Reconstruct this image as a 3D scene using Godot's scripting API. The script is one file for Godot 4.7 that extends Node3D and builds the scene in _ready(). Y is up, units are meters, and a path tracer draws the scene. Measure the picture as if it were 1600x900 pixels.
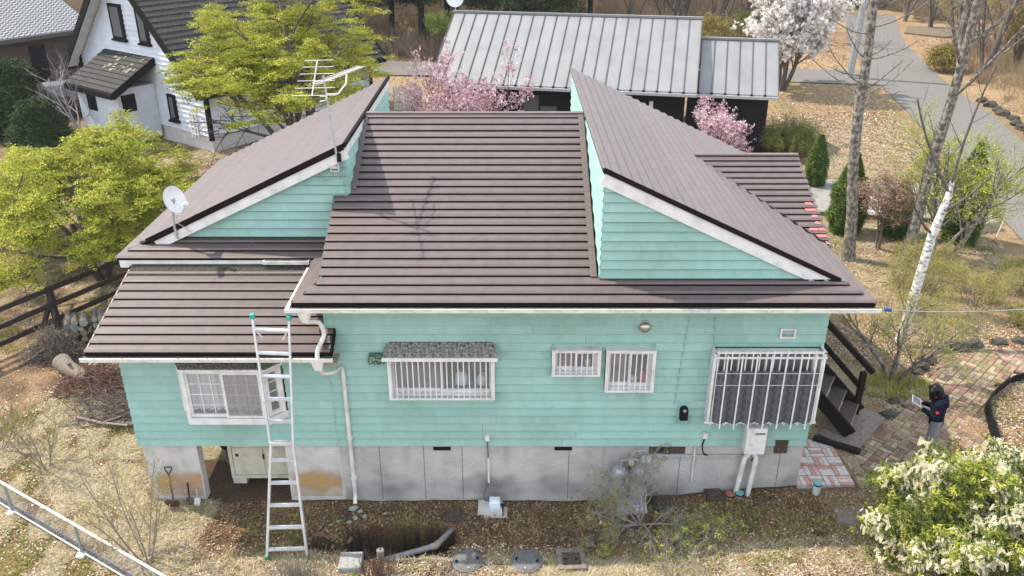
extends Node3D

# ---------- mesh builder: collects triangles, commits one ArrayMesh ----------
class B:
	var v := PackedVector3Array()
	var n := PackedVector3Array()
	var c := PackedColorArray()
	var col := Color(1, 1, 1)
	func tri(a: Vector3, b: Vector3, d: Vector3) -> void:
		var m := (b - a).cross(d - a).normalized()
		v.append(a); v.append(d); v.append(b)
		n.append(m); n.append(m); n.append(m)
		c.append(col); c.append(col); c.append(col)
	func quad(a: Vector3, b: Vector3, d: Vector3, e: Vector3) -> void:   # counter-clockwise seen from outside
		tri(a, b, d)
		tri(a, d, e)
	func strip(a: Vector3, b: Vector3, d: Vector3, e: Vector3, ca: Color, cb: Color) -> void:   # a and e carry ca, b and d carry cb
		var k := c.size()
		quad(a, b, d, e)
		for i in [[0, ca], [1, cb], [2, cb], [3, ca], [4, ca], [5, cb]]: c[k + i[0]] = i[1]
	func trin(a: Vector3, b: Vector3, d: Vector3, na: Vector3, nb: Vector3, nd: Vector3) -> void:
		v.append(a); v.append(d); v.append(b)
		n.append(na); n.append(nd); n.append(nb)
		c.append(col); c.append(col); c.append(col)
	func hexa(p: Array) -> void:   # 0-3 bottom ring counter-clockwise from above, 4-7 top ring
		if (p[1] - p[0]).cross(p[3] - p[0]).dot(p[4] - p[0]) < 0: p = [p[3], p[2], p[1], p[0], p[7], p[6], p[5], p[4]]
		quad(p[3], p[2], p[1], p[0]); quad(p[4], p[5], p[6], p[7])
		for i in 4:
			var j := (i + 1) % 4
			quad(p[i], p[j], p[j + 4], p[i + 4])
	func box(ce: Vector3, s: Vector3, bs := Basis()) -> void:
		var p := []
		for y in [-0.5, 0.5]:
			for q in [Vector2(-0.5, 0.5), Vector2(0.5, 0.5), Vector2(0.5, -0.5), Vector2(-0.5, -0.5)]:
				p.append(ce + bs * Vector3(q.x * s.x, y * s.y, q.y * s.z))
		hexa(p)
	func bar(a: Vector3, b: Vector3, w: float, h: float, up := Vector3.UP) -> void:   # rectangular bar from a to b
		var d := (b - a).normalized()
		var x := d.cross(up)
		if x.length() < 0.01: x = d.cross(Vector3.RIGHT)
		x = x.normalized()
		box((a + b) * 0.5, Vector3(w, h, (b - a).length()), Basis(x, x.cross(d), d))
	func tube(pts: Array, rad: Array, sides := 8, caps := true) -> void:
		var k := pts.size()
		var rings := []
		var side := Vector3.ZERO
		for i in k:
			var d: Vector3 = (pts[mini(i + 1, k - 1)] - pts[maxi(i - 1, 0)]).normalized()
			if i == 0:
				side = d.cross(Vector3.UP if absf(d.y) < 0.9 else Vector3.RIGHT).normalized()
			else:
				side = (side - d * side.dot(d)).normalized()
			var s2 := d.cross(side)
			var ring := []
			for j in sides:
				var a := TAU * j / sides
				ring.append(side * cos(a) + s2 * sin(a))
			rings.append(ring)
		for i in k - 1:
			var r0: float = rad[mini(i, rad.size() - 1)]
			var r1: float = rad[mini(i + 1, rad.size() - 1)]
			for j in sides:
				var l := (j + 1) % sides
				var a: Vector3 = pts[i] + rings[i][j] * r0
				var b: Vector3 = pts[i] + rings[i][l] * r0
				var d2: Vector3 = pts[i + 1] + rings[i + 1][l] * r1
				var e: Vector3 = pts[i + 1] + rings[i + 1][j] * r1
				trin(a, b, d2, rings[i][j], rings[i][l], rings[i + 1][l])
				trin(a, d2, e, rings[i][j], rings[i + 1][l], rings[i + 1][j])
		if caps:
			for q in [0, k - 1]:
				var r: float = rad[mini(q, rad.size() - 1)]
				for j in sides:
					var l := (j + 1) % sides
					var a: Vector3 = pts[q] + rings[q][j] * r
					var b: Vector3 = pts[q] + rings[q][l] * r
					if q == 0: tri(pts[q], b, a)
					else: tri(pts[q], a, b)
	func lathe(prof: Array, sides := 16, at := Vector3.ZERO, bs := Basis()) -> void:   # prof: Vector2(radius, height)
		for i in prof.size() - 1:
			var p: Vector2 = prof[i]
			var q: Vector2 = prof[i + 1]
			var nn := Vector2(q.y - p.y, p.x - q.x).normalized()
			for j in sides:
				var a := TAU * j / sides
				var b := TAU * (j + 1) / sides
				var ca := Vector3(cos(a), 0, -sin(a))
				var cb := Vector3(cos(b), 0, -sin(b))
				var na := bs * (ca * nn.x + Vector3(0, nn.y, 0))
				var nb := bs * (cb * nn.x + Vector3(0, nn.y, 0))
				var a0 := at + bs * (ca * p.x + Vector3(0, p.y, 0))
				var b0 := at + bs * (cb * p.x + Vector3(0, p.y, 0))
				var a1 := at + bs * (ca * q.x + Vector3(0, q.y, 0))
				var b1 := at + bs * (cb * q.x + Vector3(0, q.y, 0))
				if p.x > 0.0001: trin(a0, b0, b1, na, nb, nb)
				if q.x > 0.0001: trin(a0, b1, a1, na, nb, na)
	func slab(poly: Array, y0: float, y1: float, at := Vector3.ZERO, bs := Basis()) -> void:   # upright prism over a polygon of Vector2(x, z)
		var pk := PackedVector2Array(poly)
		if not Geometry2D.is_polygon_clockwise(pk): pk.reverse()
		var m := pk.size()
		for i in m:
			var p := pk[i]
			var q := pk[(i + 1) % m]
			quad(at + bs * Vector3(q.x, y0, q.y), at + bs * Vector3(p.x, y0, p.y), at + bs * Vector3(p.x, y1, p.y), at + bs * Vector3(q.x, y1, q.y))
		var t := Geometry2D.triangulate_polygon(pk)
		for i in range(0, t.size(), 3):
			var a := pk[t[i]]
			var b := pk[t[i + 1]]
			var d := pk[t[i + 2]]
			if (b - a).cross(d - a) > 0: 
				var s := b; b = d; d = s
			tri(at + bs * Vector3(a.x, y1, a.y), at + bs * Vector3(b.x, y1, b.y), at + bs * Vector3(d.x, y1, d.y))
			tri(at + bs * Vector3(a.x, y0, a.y), at + bs * Vector3(d.x, y0, d.y), at + bs * Vector3(b.x, y0, b.y))
	func mesh() -> ArrayMesh:
		var a := []
		a.resize(Mesh.ARRAY_MAX)
		a[Mesh.ARRAY_VERTEX] = v
		a[Mesh.ARRAY_NORMAL] = n
		a[Mesh.ARRAY_COLOR] = c
		var m := ArrayMesh.new()
		m.add_surface_from_arrays(Mesh.PRIMITIVE_TRIANGLES, a)
		return m

var rng := RandomNumberGenerator.new()
var M := {}       # materials by name
var T := {}       # textures by name
var bump := FastNoiseLite.new()
var macro := FastNoiseLite.new()

func rf(a: float, b: float) -> float: return rng.randf_range(a, b)
func rv() -> Vector3: return Vector3(rf(-1, 1), rf(-1, 1), rf(-1, 1))
func V(x: float, y: float, z: float) -> Vector3: return Vector3(x, y, z)

func uniq(parent: Node, called: String) -> String:
	if not parent.has_node(called): return called
	var k: int = parent.get_meta("_n_" + called, 0) + 1
	while parent.has_node("%s_%03d" % [called, k]): k += 1
	parent.set_meta("_n_" + called, k)
	return "%s_%03d" % [called, k]

func tag(o: Node, label: String, category: String, group := "", kind := "") -> Node:
	o.set_meta("label", label)
	o.set_meta("category", category)
	if group: o.set_meta("group", group)
	if kind: o.set_meta("kind", kind)
	return o

func thing(called: String, label: String, category: String, at := Vector3.ZERO, turn := 0.0, group := "") -> Node3D:
	var o := Node3D.new()
	o.name = uniq(self, called)
	add_child(o)
	o.position = at
	o.rotation.y = turn
	tag(o, label, category, group)
	return o

func part(parent: Node, called: String, m, mat: Material, kind := "") -> MeshInstance3D:
	var o := MeshInstance3D.new()
	o.mesh = m.mesh() if m is B else m
	o.material_override = mat
	o.name = uniq(parent, called)
	parent.add_child(o)
	if kind: o.set_meta("kind", kind)
	return o

func pbox(parent: Node, called: String, ce: Vector3, s: Vector3, mat: Material, bs := Basis()) -> MeshInstance3D:
	var b := B.new()
	b.box(ce, s, bs)
	return part(parent, called, b, mat)

func struct(called: String, m, mat: Material, parent: Node = self) -> MeshInstance3D:
	return part(parent, called, m, mat, "structure")

func copy(o: Node3D, called: String, label: String, at: Vector3, turn := 0.0, sc := 1.0) -> Node3D:
	var c: Node3D = o.duplicate()
	c.name = uniq(self, called)
	add_child(c)
	c.set_meta("label", label)
	c.transform = Transform3D(Basis(Vector3.UP, turn).scaled(Vector3.ONE * sc), at)
	return c

func multi(parent: Node, called: String, m: Mesh, mat: Material, xf: Array, cols: Array) -> MultiMeshInstance3D:
	var mm := MultiMesh.new()
	mm.transform_format = MultiMesh.TRANSFORM_3D
	mm.use_colors = true
	mm.mesh = m
	mm.instance_count = xf.size()
	for i in xf.size():
		mm.set_instance_transform(i, xf[i])
		mm.set_instance_color(i, cols[i])
	var o := MultiMeshInstance3D.new()
	o.multimesh = mm
	o.material_override = mat
	o.name = uniq(parent, called)
	parent.add_child(o)
	o.set_meta("kind", "stuff")
	return o

# ---------- materials ----------
func noise_tex(called: String, type: int, freq: float, oct: int, stops: Array, size := 512, sd := 1, normal := 0.0, cell := -1) -> void:
	var f := FastNoiseLite.new()
	f.noise_type = type
	f.frequency = freq
	f.fractal_octaves = oct
	f.seed = sd
	if type == FastNoiseLite.TYPE_CELLULAR:
		f.fractal_type = FastNoiseLite.FRACTAL_NONE if oct <= 1 else FastNoiseLite.FRACTAL_FBM
		f.cellular_return_type = cell
		f.domain_warp_enabled = true
		f.domain_warp_amplitude = 6.0
		f.domain_warp_frequency = 0.05
	var t := NoiseTexture2D.new()
	t.width = size
	t.height = size
	t.seamless = true
	t.noise = f
	if normal > 0.0:
		t.as_normal_map = true
		t.bump_strength = normal
	elif stops.size():
		var g := Gradient.new()
		var offs := PackedFloat32Array()
		var cs := PackedColorArray()
		for s in stops:
			offs.append(s[0])
			cs.append(s[1])
		g.offsets = offs
		g.colors = cs
		t.color_ramp = g
	T[called] = t

func gray(a: float) -> Color: return Color(a, a, a)

func mk(called: String, col: Color, rough := 0.8, tex := "", sc := Vector3.ONE, nrm := "", nsc := 0.0, world := true) -> StandardMaterial3D:
	var m := StandardMaterial3D.new()
	m.resource_name = called
	m.albedo_color = col.linear_to_srgb()
	m.roughness = rough
	if tex or nrm:
		m.uv1_triplanar = true
		m.uv1_world_triplanar = world
		m.uv1_scale = sc
	if tex: m.albedo_texture = T[tex]
	if nrm:
		m.normal_enabled = true
		m.normal_texture = T[nrm]
		m.normal_scale = nsc
	M[called] = m
	return m

func leafmat(called: String, back: Color, rough := 0.6) -> StandardMaterial3D:
	var m := StandardMaterial3D.new()
	m.resource_name = called
	m.vertex_color_use_as_albedo = true
	m.roughness = rough
	m.metallic_specular = 0.3
	if back != Color.BLACK:
		m.backlight_enabled = true
		m.backlight = back
	M[called] = m
	return m

func glass(called: String, a := 0.12) -> StandardMaterial3D:
	var m := StandardMaterial3D.new()
	m.resource_name = called
	m.albedo_color = Color(0.9, 0.95, 0.95, a)
	m.transparency = BaseMaterial3D.TRANSPARENCY_ALPHA
	m.roughness = 0.05
	M[called] = m
	return m

func make_materials() -> void:
	var SX := FastNoiseLite.TYPE_SIMPLEX_SMOOTH
	var CE := FastNoiseLite.TYPE_CELLULAR
	noise_tex("soft", SX, 0.006, 5, [[0.0, gray(0.86)], [0.5, gray(0.95)], [1.0, gray(1.0)]], 512, 3)
	noise_tex("grime", SX, 0.008, 5, [[0.0, gray(0.8)], [0.42, gray(0.92)], [0.6, gray(0.98)], [1.0, gray(1.0)]], 512, 8)
	noise_tex("paint", SX, 0.007, 4, [[0.0, Color(0.92, 0.94, 0.93)], [0.4, Color(0.96, 0.97, 0.97)], [0.56, Color(0.98, 0.98, 0.98)], [0.7, Color(1, 1, 1)], [1.0, Color(1, 1, 1)]], 1024, 17)
	noise_tex("conc", SX, 0.009, 6, [[0.0, Color(0.74, 0.74, 0.74)], [0.35, Color(0.88, 0.88, 0.87)], [0.5, Color(0.95, 0.94, 0.93)], [1.0, Color(1, 1, 0.98)]], 1024, 11)
	noise_tex("bark", SX, 0.02, 5, [[0.0, gray(0.35)], [0.45, gray(0.7)], [0.6, gray(0.95)], [1.0, gray(1.0)]], 512, 5)
	noise_tex("birchbark", SX, 0.018, 5, [[0.0, gray(0.25)], [0.3, gray(0.4)], [0.4, gray(0.8)], [0.55, gray(0.97)], [1.0, gray(1.0)]], 512, 15)
	noise_tex("lichen", SX, 0.016, 5, [[0.0, gray(0.42)], [0.38, gray(0.55)], [0.5, gray(0.75)], [0.62, gray(0.95)], [1.0, gray(1.0)]], 512, 16)
	noise_tex("moss", SX, 0.025, 5, [[0.0, Color(0.25, 0.24, 0.2)], [0.42, Color(0.45, 0.44, 0.38)], [0.55, Color(0.75, 0.73, 0.68)], [1.0, Color(1, 1, 0.97)]], 512, 21)
	noise_tex("litter", CE, 0.07, 1, [[0.0, Color(0.42, 0.35, 0.28)], [0.2, Color(0.62, 0.53, 0.42)], [0.4, Color(0.78, 0.7, 0.58)], [0.55, Color(0.58, 0.47, 0.37)], [0.7, Color(0.9, 0.83, 0.72)], [0.85, Color(0.68, 0.62, 0.48)], [1.0, Color(0.98, 0.93, 0.83)]], 1024, 31, 0.0, FastNoiseLite.RETURN_CELL_VALUE)
	noise_tex("litter_n", CE, 0.07, 1, [], 1024, 31, 10.0, FastNoiseLite.RETURN_DISTANCE2_SUB)
	noise_tex("asph", SX, 0.03, 5, [[0.0, gray(0.7)], [0.5, gray(0.9)], [1.0, gray(1.0)]], 512, 41)
	noise_tex("fine_n", SX, 0.05, 5, [], 512, 43, 6.0)
	noise_tex("soft_n", SX, 0.012, 3, [], 512, 44, 4.0)
	# house
	mk("teal", Color(0.265, 0.45, 0.4), 0.6, "paint", V(0.5, 0.22, 0.5), "soft_n", 0.15)
	mk("teal_b", Color(0.278, 0.465, 0.415), 0.6, "paint", V(0.45, 0.3, 0.45), "soft_n", 0.15)
	mk("teal_c", Color(0.255, 0.435, 0.388), 0.62, "paint", V(0.6, 0.26, 0.6), "soft_n", 0.15)
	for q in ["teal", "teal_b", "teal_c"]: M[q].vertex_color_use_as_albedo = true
	mk("teal_vent", Color(0.24, 0.45, 0.4), 0.6, "moss", V(1.5, 1.5, 1.5))
	noise_tex("rooftex", SX, 0.007, 5, [[0.0, Color(0.84, 0.85, 0.86)], [0.45, Color(0.94, 0.94, 0.94)], [0.55, Color(0.96, 0.96, 0.95)], [1.0, Color(1, 0.98, 0.97)]], 1024, 27)
	for q in [["roof", 1.0], ["roof_b", 0.94], ["roof_c", 1.06]]:
		var m := mk(q[0], Color(0.122 * q[1], 0.092 * q[1], 0.086 * q[1]), 0.5, "rooftex", V(0.5, 0.5, 0.5), "soft_n", 0.12)
		m.metallic_specular = 0.55
	mk("roof_edge", Color(0.014, 0.01, 0.0095), 0.7).metallic_specular = 0.15
	mk("primer", Color(0.5, 0.16, 0.15), 0.7, "grime", V(2, 2, 2))
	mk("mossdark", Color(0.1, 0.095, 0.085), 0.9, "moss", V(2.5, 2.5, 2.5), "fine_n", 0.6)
	mk("mossroof", Color(0.3, 0.29, 0.25), 0.9, "lichen", V(2.2, 2.2, 2.2), "fine_n", 0.6)
	mk("white", Color(0.72, 0.72, 0.7), 0.5, "soft", V(0.8, 0.8, 0.8))
	mk("white_dirty", Color(0.66, 0.65, 0.61), 0.6, "grime", V(0.9, 0.9, 0.9))
	mk("gutter_in", Color(0.24, 0.225, 0.2), 0.9, "moss", V(2.2, 2.2, 2.2))
	mk("conc", Color(0.46, 0.45, 0.42), 0.85, "soft", V(0.35, 0.35, 0.35), "fine_n", 0.25)
	mk("conc_d", Color(0.2, 0.172, 0.142), 0.9, "conc", V(0.9, 0.9, 0.9), "fine_n", 0.4)
	mk("conc_w", Color(0.54, 0.53, 0.5), 0.85, "soft", V(0.6, 0.6, 0.6), "fine_n", 0.3)
	var ru := mk("rust", Color(0.46, 0.28, 0.1), 0.9)
	ru.vertex_color_use_as_albedo = true
	ru.transparency = BaseMaterial3D.TRANSPARENCY_ALPHA
	var gm := mk("grime_film", Color(0.1, 0.1, 0.095), 0.9)
	gm.vertex_color_use_as_albedo = true
	gm.transparency = BaseMaterial3D.TRANSPARENCY_ALPHA
	mk("joint", Color(0.17, 0.165, 0.155), 0.95)
	mk("black", Color(0.01, 0.01, 0.01), 0.7).metallic_specular = 0.2
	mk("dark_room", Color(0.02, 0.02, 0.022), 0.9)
	mk("curtain", Color(0.62, 0.6, 0.64), 0.9, "soft", V(3, 0.6, 3))
	mk("screen", Color(0.12, 0.12, 0.125), 0.9, "soft", V(1, 1, 1))
	mk("alu", Color(0.74, 0.75, 0.76), 0.35, "soft", V(1, 1, 1)).metallic = 0.4
	mk("steel", Color(0.42, 0.42, 0.4), 0.3).metallic = 0.85
	mk("galv", Color(0.45, 0.46, 0.47), 0.5, "grime", V(2, 2, 2)).metallic = 0.35
	mk("teal_plastic", Color(0.04, 0.32, 0.24), 0.5)
	mk("blue_plastic", Color(0.03, 0.06, 0.2), 0.5)
	mk("green_plastic", Color(0.03, 0.2, 0.1), 0.6)
	mk("lid_teal", Color(0.1, 0.3, 0.3), 0.5)
	mk("lid_red", Color(0.3, 0.09, 0.07), 0.6)
	mk("grey_plastic", Color(0.11, 0.115, 0.115), 0.55, "grime", V(2, 2, 2))
	mk("cover", Color(0.13, 0.13, 0.128), 0.6, "grime", V(2, 2, 2), "fine_n", 0.2)
	mk("iron_rust", Color(0.17, 0.115, 0.09), 0.7, "moss", V(2, 2, 2))
	mk("pipe_grey", Color(0.24, 0.235, 0.225), 0.5, "grime", V(2, 2, 2))
	mk("pipe_white", Color(0.68, 0.67, 0.62), 0.45, "grime", V(1.2, 0.6, 1.2))
	mk("pipe_dirt", Color(0.3, 0.27, 0.22), 0.7, "grime", V(2, 2, 2))
	mk("beige", Color(0.58, 0.56, 0.44), 0.5, "soft", V(1, 1, 1))
	mk("olive", Color(0.055, 0.047, 0.032), 0.6, "soft", V(2, 2, 2))
	mk("screenpanel", Color(0.085, 0.09, 0.096), 0.85, "soft", V(1, 1, 1)).vertex_color_use_as_albedo = true
	mk("screenpanel_b", Color(0.05, 0.054, 0.058), 0.9)
	mk("wood_black", Color(0.03, 0.024, 0.021), 0.8, "bark", V(1.0, 6, 6), "fine_n", 0.3).metallic_specular = 0.2
	mk("wood_tread", Color(0.085, 0.062, 0.048), 0.85, "bark", V(2, 5, 5), "fine_n", 0.3)
	mk("wood_fence", Color(0.045, 0.028, 0.022), 0.75, "bark", V(2, 2, 2))
	mk("pink", Color(0.6, 0.03, 0.12), 0.4)
	mk("bottle_white", Color(0.6, 0.68, 0.72), 0.4)
	glass("glass", 0.1)
	glass("glass_frost", 0.4).albedo_color = Color(0.62, 0.62, 0.62, 0.28)
	mk("frost", Color(0.27, 0.27, 0.275), 0.35, "soft", V(0.5, 0.8, 0.5))
	# neighbours
	mk("metal_grey", Color(0.235, 0.237, 0.235), 0.45, "soft", V(0.25, 0.25, 0.25), "soft_n", 0.05).metallic = 0.1
	mk("seam", Color(0.05, 0.052, 0.055), 0.4)
	mk("dark_wall", Color(0.012, 0.011, 0.011), 0.85).metallic_specular = 0.2
	mk("white_wall", Color(0.6, 0.65, 0.72), 0.6, "soft", V(0.4, 0.4, 0.4))
	mk("slate", Color(0.07, 0.07, 0.07), 0.85, "moss", V(0.7, 0.7, 0.7), "fine_n", 0.4)
	mk("slate_b", Color(0.055, 0.055, 0.056), 0.85, "moss", V(0.7, 0.7, 0.7), "fine_n", 0.4)
	mk("slate_pale", Color(0.5, 0.5, 0.47), 0.9, "moss", V(1, 1, 1))
	mk("tile_grey", Color(0.3, 0.31, 0.32), 0.6, "soft", V(1, 1, 1))
	mk("brown_wall", Color(0.06, 0.045, 0.035), 0.8, "soft", V(1, 1, 1))
	mk("tan_wall", Color(0.35, 0.3, 0.22), 0.8, "soft", V(1, 1, 1))
	mk("wood_frame", Color(0.2, 0.1, 0.04), 0.6)
	# ground things
	var g := mk("ground", Color(1, 1, 1), 0.95, "litter", V(0.9, 0.9, 0.9), "litter_n", 0.7)
	g.vertex_color_use_as_albedo = true
	mk("asphalt", Color(0.18, 0.168, 0.155), 0.9, "asph", V(0.8, 0.8, 0.8), "fine_n", 0.4)
	mk("concrete_drive", Color(0.25, 0.24, 0.225), 0.9, "conc", V(0.3, 0.3, 0.3), "fine_n", 0.2)
	mk("gravel", Color(0.3, 0.3, 0.3), 0.95, "litter", V(1.5, 1.5, 1.5), "litter_n", 0.6)
	mk("line_white", Color(0.6, 0.6, 0.58), 0.8)
	mk("stone", Color(0.13, 0.12, 0.105), 0.95, "moss", V(3, 3, 3), "fine_n", 0.6)
	mk("log_bark", Color(0.27, 0.22, 0.17), 0.95, "bark", V(3, 3, 3), "fine_n", 0.6)
	mk("stone_pale", Color(0.3, 0.295, 0.28), 0.95, "grime", V(3, 3, 3), "fine_n", 0.5)
	var bc := [Color(0.22, 0.125, 0.085), Color(0.27, 0.19, 0.12), Color(0.34, 0.28, 0.19), Color(0.16, 0.1, 0.07), Color(0.28, 0.2, 0.13), Color(0.2, 0.175, 0.08)]
	for i in bc.size(): mk("brick%d" % i, bc[i], 0.9, "grime", V(2.5, 2.5, 2.5), "fine_n", 0.5)
	mk("paver0", Color(0.46, 0.25, 0.2), 0.9, "grime", V(3, 3, 3))
	mk("paver1", Color(0.52, 0.48, 0.44), 0.9, "grime", V(3, 3, 3))
	mk("paver2", Color(0.5, 0.34, 0.29), 0.9, "grime", V(3, 3, 3))
	mk("soil", Color(0.06, 0.045, 0.033), 1.0, "litter", V(2, 2, 2), "litter_n", 1.0)
	# plants
	mk("bark", Color(0.16, 0.135, 0.115), 0.9, "bark", V(3, 1, 3), "fine_n", 0.6)
	mk("bark_dark", Color(0.055, 0.042, 0.034), 0.95, "bark", V(2, 0.7, 2), "fine_n", 0.6)
	mk("bark_lichen", Color(0.3, 0.265, 0.225), 0.9, "lichen", V(1.1, 0.7, 1.1), "fine_n", 0.5)
	mk("bark_birch", Color(0.68, 0.66, 0.62), 0.8, "birchbark", V(0.6, 1.5, 0.6), "fine_n", 0.3)
	mk("twig", Color(0.2, 0.16, 0.13), 0.9, "bark", V(6, 6, 6))
	mk("twig_pale", Color(0.36, 0.31, 0.26), 0.9, "bark", V(6, 6, 6))
	mk("twig_red", Color(0.2, 0.1, 0.075), 0.9, "bark", V(6, 6, 6))
	mk("twig_white", Color(0.45, 0.42, 0.4), 0.9, "bark", V(6, 6, 6))
	mk("log_end", Color(0.42, 0.34, 0.25), 0.9, "bark", V(8, 8, 8))
	leafmat("leaf", Color(0.35, 0.38, 0.1))
	leafmat("needle", Color(0.05, 0.06, 0.02), 0.7)
	leafmat("petal", Color(0.3, 0.25, 0.25), 0.7)
	leafmat("litterleaf", Color.BLACK, 0.9)
	# person
	mk("skin", Color(0.5, 0.3, 0.22), 0.55)
	mk("hair", Color(0.005, 0.004, 0.004), 0.45).metallic_specular = 0.3
	mk("jacket", Color(0.008, 0.011, 0.022), 0.75, "soft", V(4, 4, 4), "soft_n", 0.4).metallic_specular = 0.15
	mk("jeans", Color(0.2, 0.21, 0.23), 0.9, "soft", V(4, 4, 4), "soft_n", 0.4)
	mk("shoe", Color(0.03, 0.03, 0.03), 0.7)
	mk("print_white", Color(0.7, 0.7, 0.7), 0.7)
	mk("print_red", Color(0.6, 0.03, 0.03), 0.7)
	mk("tablet_white", Color(0.75, 0.75, 0.76), 0.4)
	mk("screen_dark", Color(0.1, 0.1, 0.11), 0.15)
	mk("car_black", Color(0.012, 0.011, 0.012), 0.18).clearcoat_enabled = true
	mk("tyre", Color(0.02, 0.02, 0.02), 0.85)

# ---------- terrain ----------
const ROAD := [Vector2(15.2, 6), Vector2(15.9, -2), Vector2(16.5, -9), Vector2(17.9, -16.0), Vector2(20.2, -26.5), Vector2(21.5, -34), Vector2(24.0, -45), Vector2(28.5, -58)]
const LANE := [Vector2(20.6, -34.5), Vector2(16, -35.2), Vector2(8, -36.6), Vector2(-7, -38.8), Vector2(-16, -40.5), Vector2(-40, -46)]

func seg_dist(p: Vector2, line: Array) -> float:
	var d := 1e9
	for i in line.size() - 1:
		d = minf(d, p.distance_to(Geometry2D.get_closest_point_to_segment(p, line[i], line[i + 1])))
	return d

func base_y(x: float, z: float) -> float:
	return -0.2 + 0.35 * smoothstep(1.0, 5.5, x) + 0.03 * smoothstep(-20, -60, z) * maxf(0.0, -z - 20.0) * 0.3

func pit(x: float, z: float) -> float:   # the dug hole in front of the house and small hollows
	var q := Vector2((x + 1.85) / 0.92, (z - 1.02) / 0.42)
	q.y += 0.25 * q.x * 0.3
	var r := pow(pow(absf(q.x), 2.6) + pow(absf(q.y), 2.6), 1 / 2.6) + 0.16 * bump.get_noise_2d(x * 60, z * 60)
	var d := 0.95 * (1.0 - smoothstep(0.88, 1.03, r))
	var q2 := Vector2((x + 3.15) / 0.4, (z - 1.17) / 0.16).length() + 0.3 * bump.get_noise_2d(x * 50, z * 50)
	d += 0.16 * (1.0 - smoothstep(0.6, 1.1, q2))
	var q3 := Vector2((x - 5.05) / 0.2, (z - 1.2) / 0.1).length() + 0.3 * bump.get_noise_2d(x * 50, z * 50)
	d += 0.12 * (1.0 - smoothstep(0.5, 1.2, q3))
	return d

func spoil(x: float, z: float) -> float:   # loose heaps of earth round the hole
	var a := Vector2((x + 1.45) / 0.75, (z - 1.62) / 0.22).length()
	var b := Vector2((x + 3.1) / 0.75, (z - 0.9) / 0.3).length()
	return 0.09 * (1.0 - smoothstep(0.2, 1.1, a)) + 0.07 * (1.0 - smoothstep(0.2, 1.2, b))

func gy(x: float, z: float) -> float:
	var y := base_y(x, z)
	var k := 1.0
	if x > 9.0 or z < -28.0:
		k = smoothstep(2.2, 4.5, minf(seg_dist(Vector2(x, z), ROAD), seg_dist(Vector2(x, z), LANE)))
	y += k * (0.05 * bump.get_noise_2d(x * 6, z * 6) + 0.025 * bump.get_noise_2d(x * 28, z * 28))
	if z > 0.2 and z < 2.4 and x > -5.0 and x < 6.0:
		y += spoil(x, z) + 0.03 * bump.get_noise_2d(x * 70, z * 70) * (1.0 if z < 1.9 else 0.3) - pit(x, z)
	if k > 0.9 and x > 19.0 and z > -34: y += 0.35 * smoothstep(20.5, 27, x + (z + 20) * -0.1) 
	return y

func ground_tint(x: float, z: float) -> Color:
	var m := macro.get_noise_2d(x * 1.2, z * 1.2)
	var m2 := macro.get_noise_2d(x * 4.0 + 90, z * 4.0)
	var m3 := macro.get_noise_2d(x * 9.0 + 30, z * 9.0 - 50)
	var straw := Color(1.02, 0.9, 0.7)
	var leaf := Color(0.95, 0.76, 0.58)
	var mossy := Color(0.5, 0.47, 0.18)
	var soil := Color(0.3, 0.23, 0.165)
	var c := straw.lerp(leaf, smoothstep(-0.15, 0.25, m + 0.4 * m2))
	if x < -6.4: c = c.lerp(Color(0.55, 0.43, 0.31), 0.75 * smoothstep(-0.1, 0.3, m3 + 0.6 * m2))
	if x > 5.5 and z > -22: c = c.lerp(leaf * 1.1, 0.35)
	c = c.lerp(mossy, 0.75 * smoothstep(0.12, 0.42, m2 + 0.5 * m3 - (0.18 if x > 6 else 0.05)))
	c = c.lerp(soil, 0.75 * smoothstep(0.08, 0.42, m3 - 0.5 * m2 + 0.3 * m))
	if z > -0.2 and z < 2.6 and x > -7 and x < 8:
		var w := (1.0 - smoothstep(0.9, 1.75, z + 0.5 * m2)) * smoothstep(-6.6, -5.2, x) * (1.0 - smoothstep(5.6, 7.6, x))
		var dark := soil.lerp(Color(0.42, 0.33, 0.21), smoothstep(-0.3, 0.3, m3))
		dark = dark.lerp(mossy * 0.75, 0.8 * smoothstep(0.0, 0.35, m2))
		c = c.lerp(dark, 0.85 * w)
		c = c.lerp(soil * 0.3, clampf(pit(x, z) * 5.0 + spoil(x, z) * 9.0, 0, 1))
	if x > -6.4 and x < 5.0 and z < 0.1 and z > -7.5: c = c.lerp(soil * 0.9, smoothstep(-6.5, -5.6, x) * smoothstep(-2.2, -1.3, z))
	if z < -38: c = Color(0.62, 0.52, 0.4)
	elif z < -16: c = c.lerp(Color(0.62, 0.55, 0.44).lerp(Color(0.5, 0.5, 0.28), smoothstep(0.0, 0.4, m2)), 0.8 * smoothstep(-16.0, -26.0, z))
	c = c * lerpf(0.5, 0.9, smoothstep(-20.0, -34.0, z))
	return c * (1.0 + 0.3 * m3 + 0.25 * macro.get_noise_2d(x * 24.0, z * 24.0 + 70))

func lines_for(a: float, b: float, step: float, far: float, fine: Array) -> Array:
	var r := []
	var s := step * 1.35
	var p := a
	var out := []
	while p > -far:
		p -= s
		s *= 1.3
		out.append(p)
	out.reverse()
	r.append_array(out)
	p = a
	while p < b:
		r.append(p)
		p += fine[2] if p >= fine[0] and p < fine[1] else step
	s = step
	while p < far:
		r.append(p)
		s *= 1.3
		p += s
	return r

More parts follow.
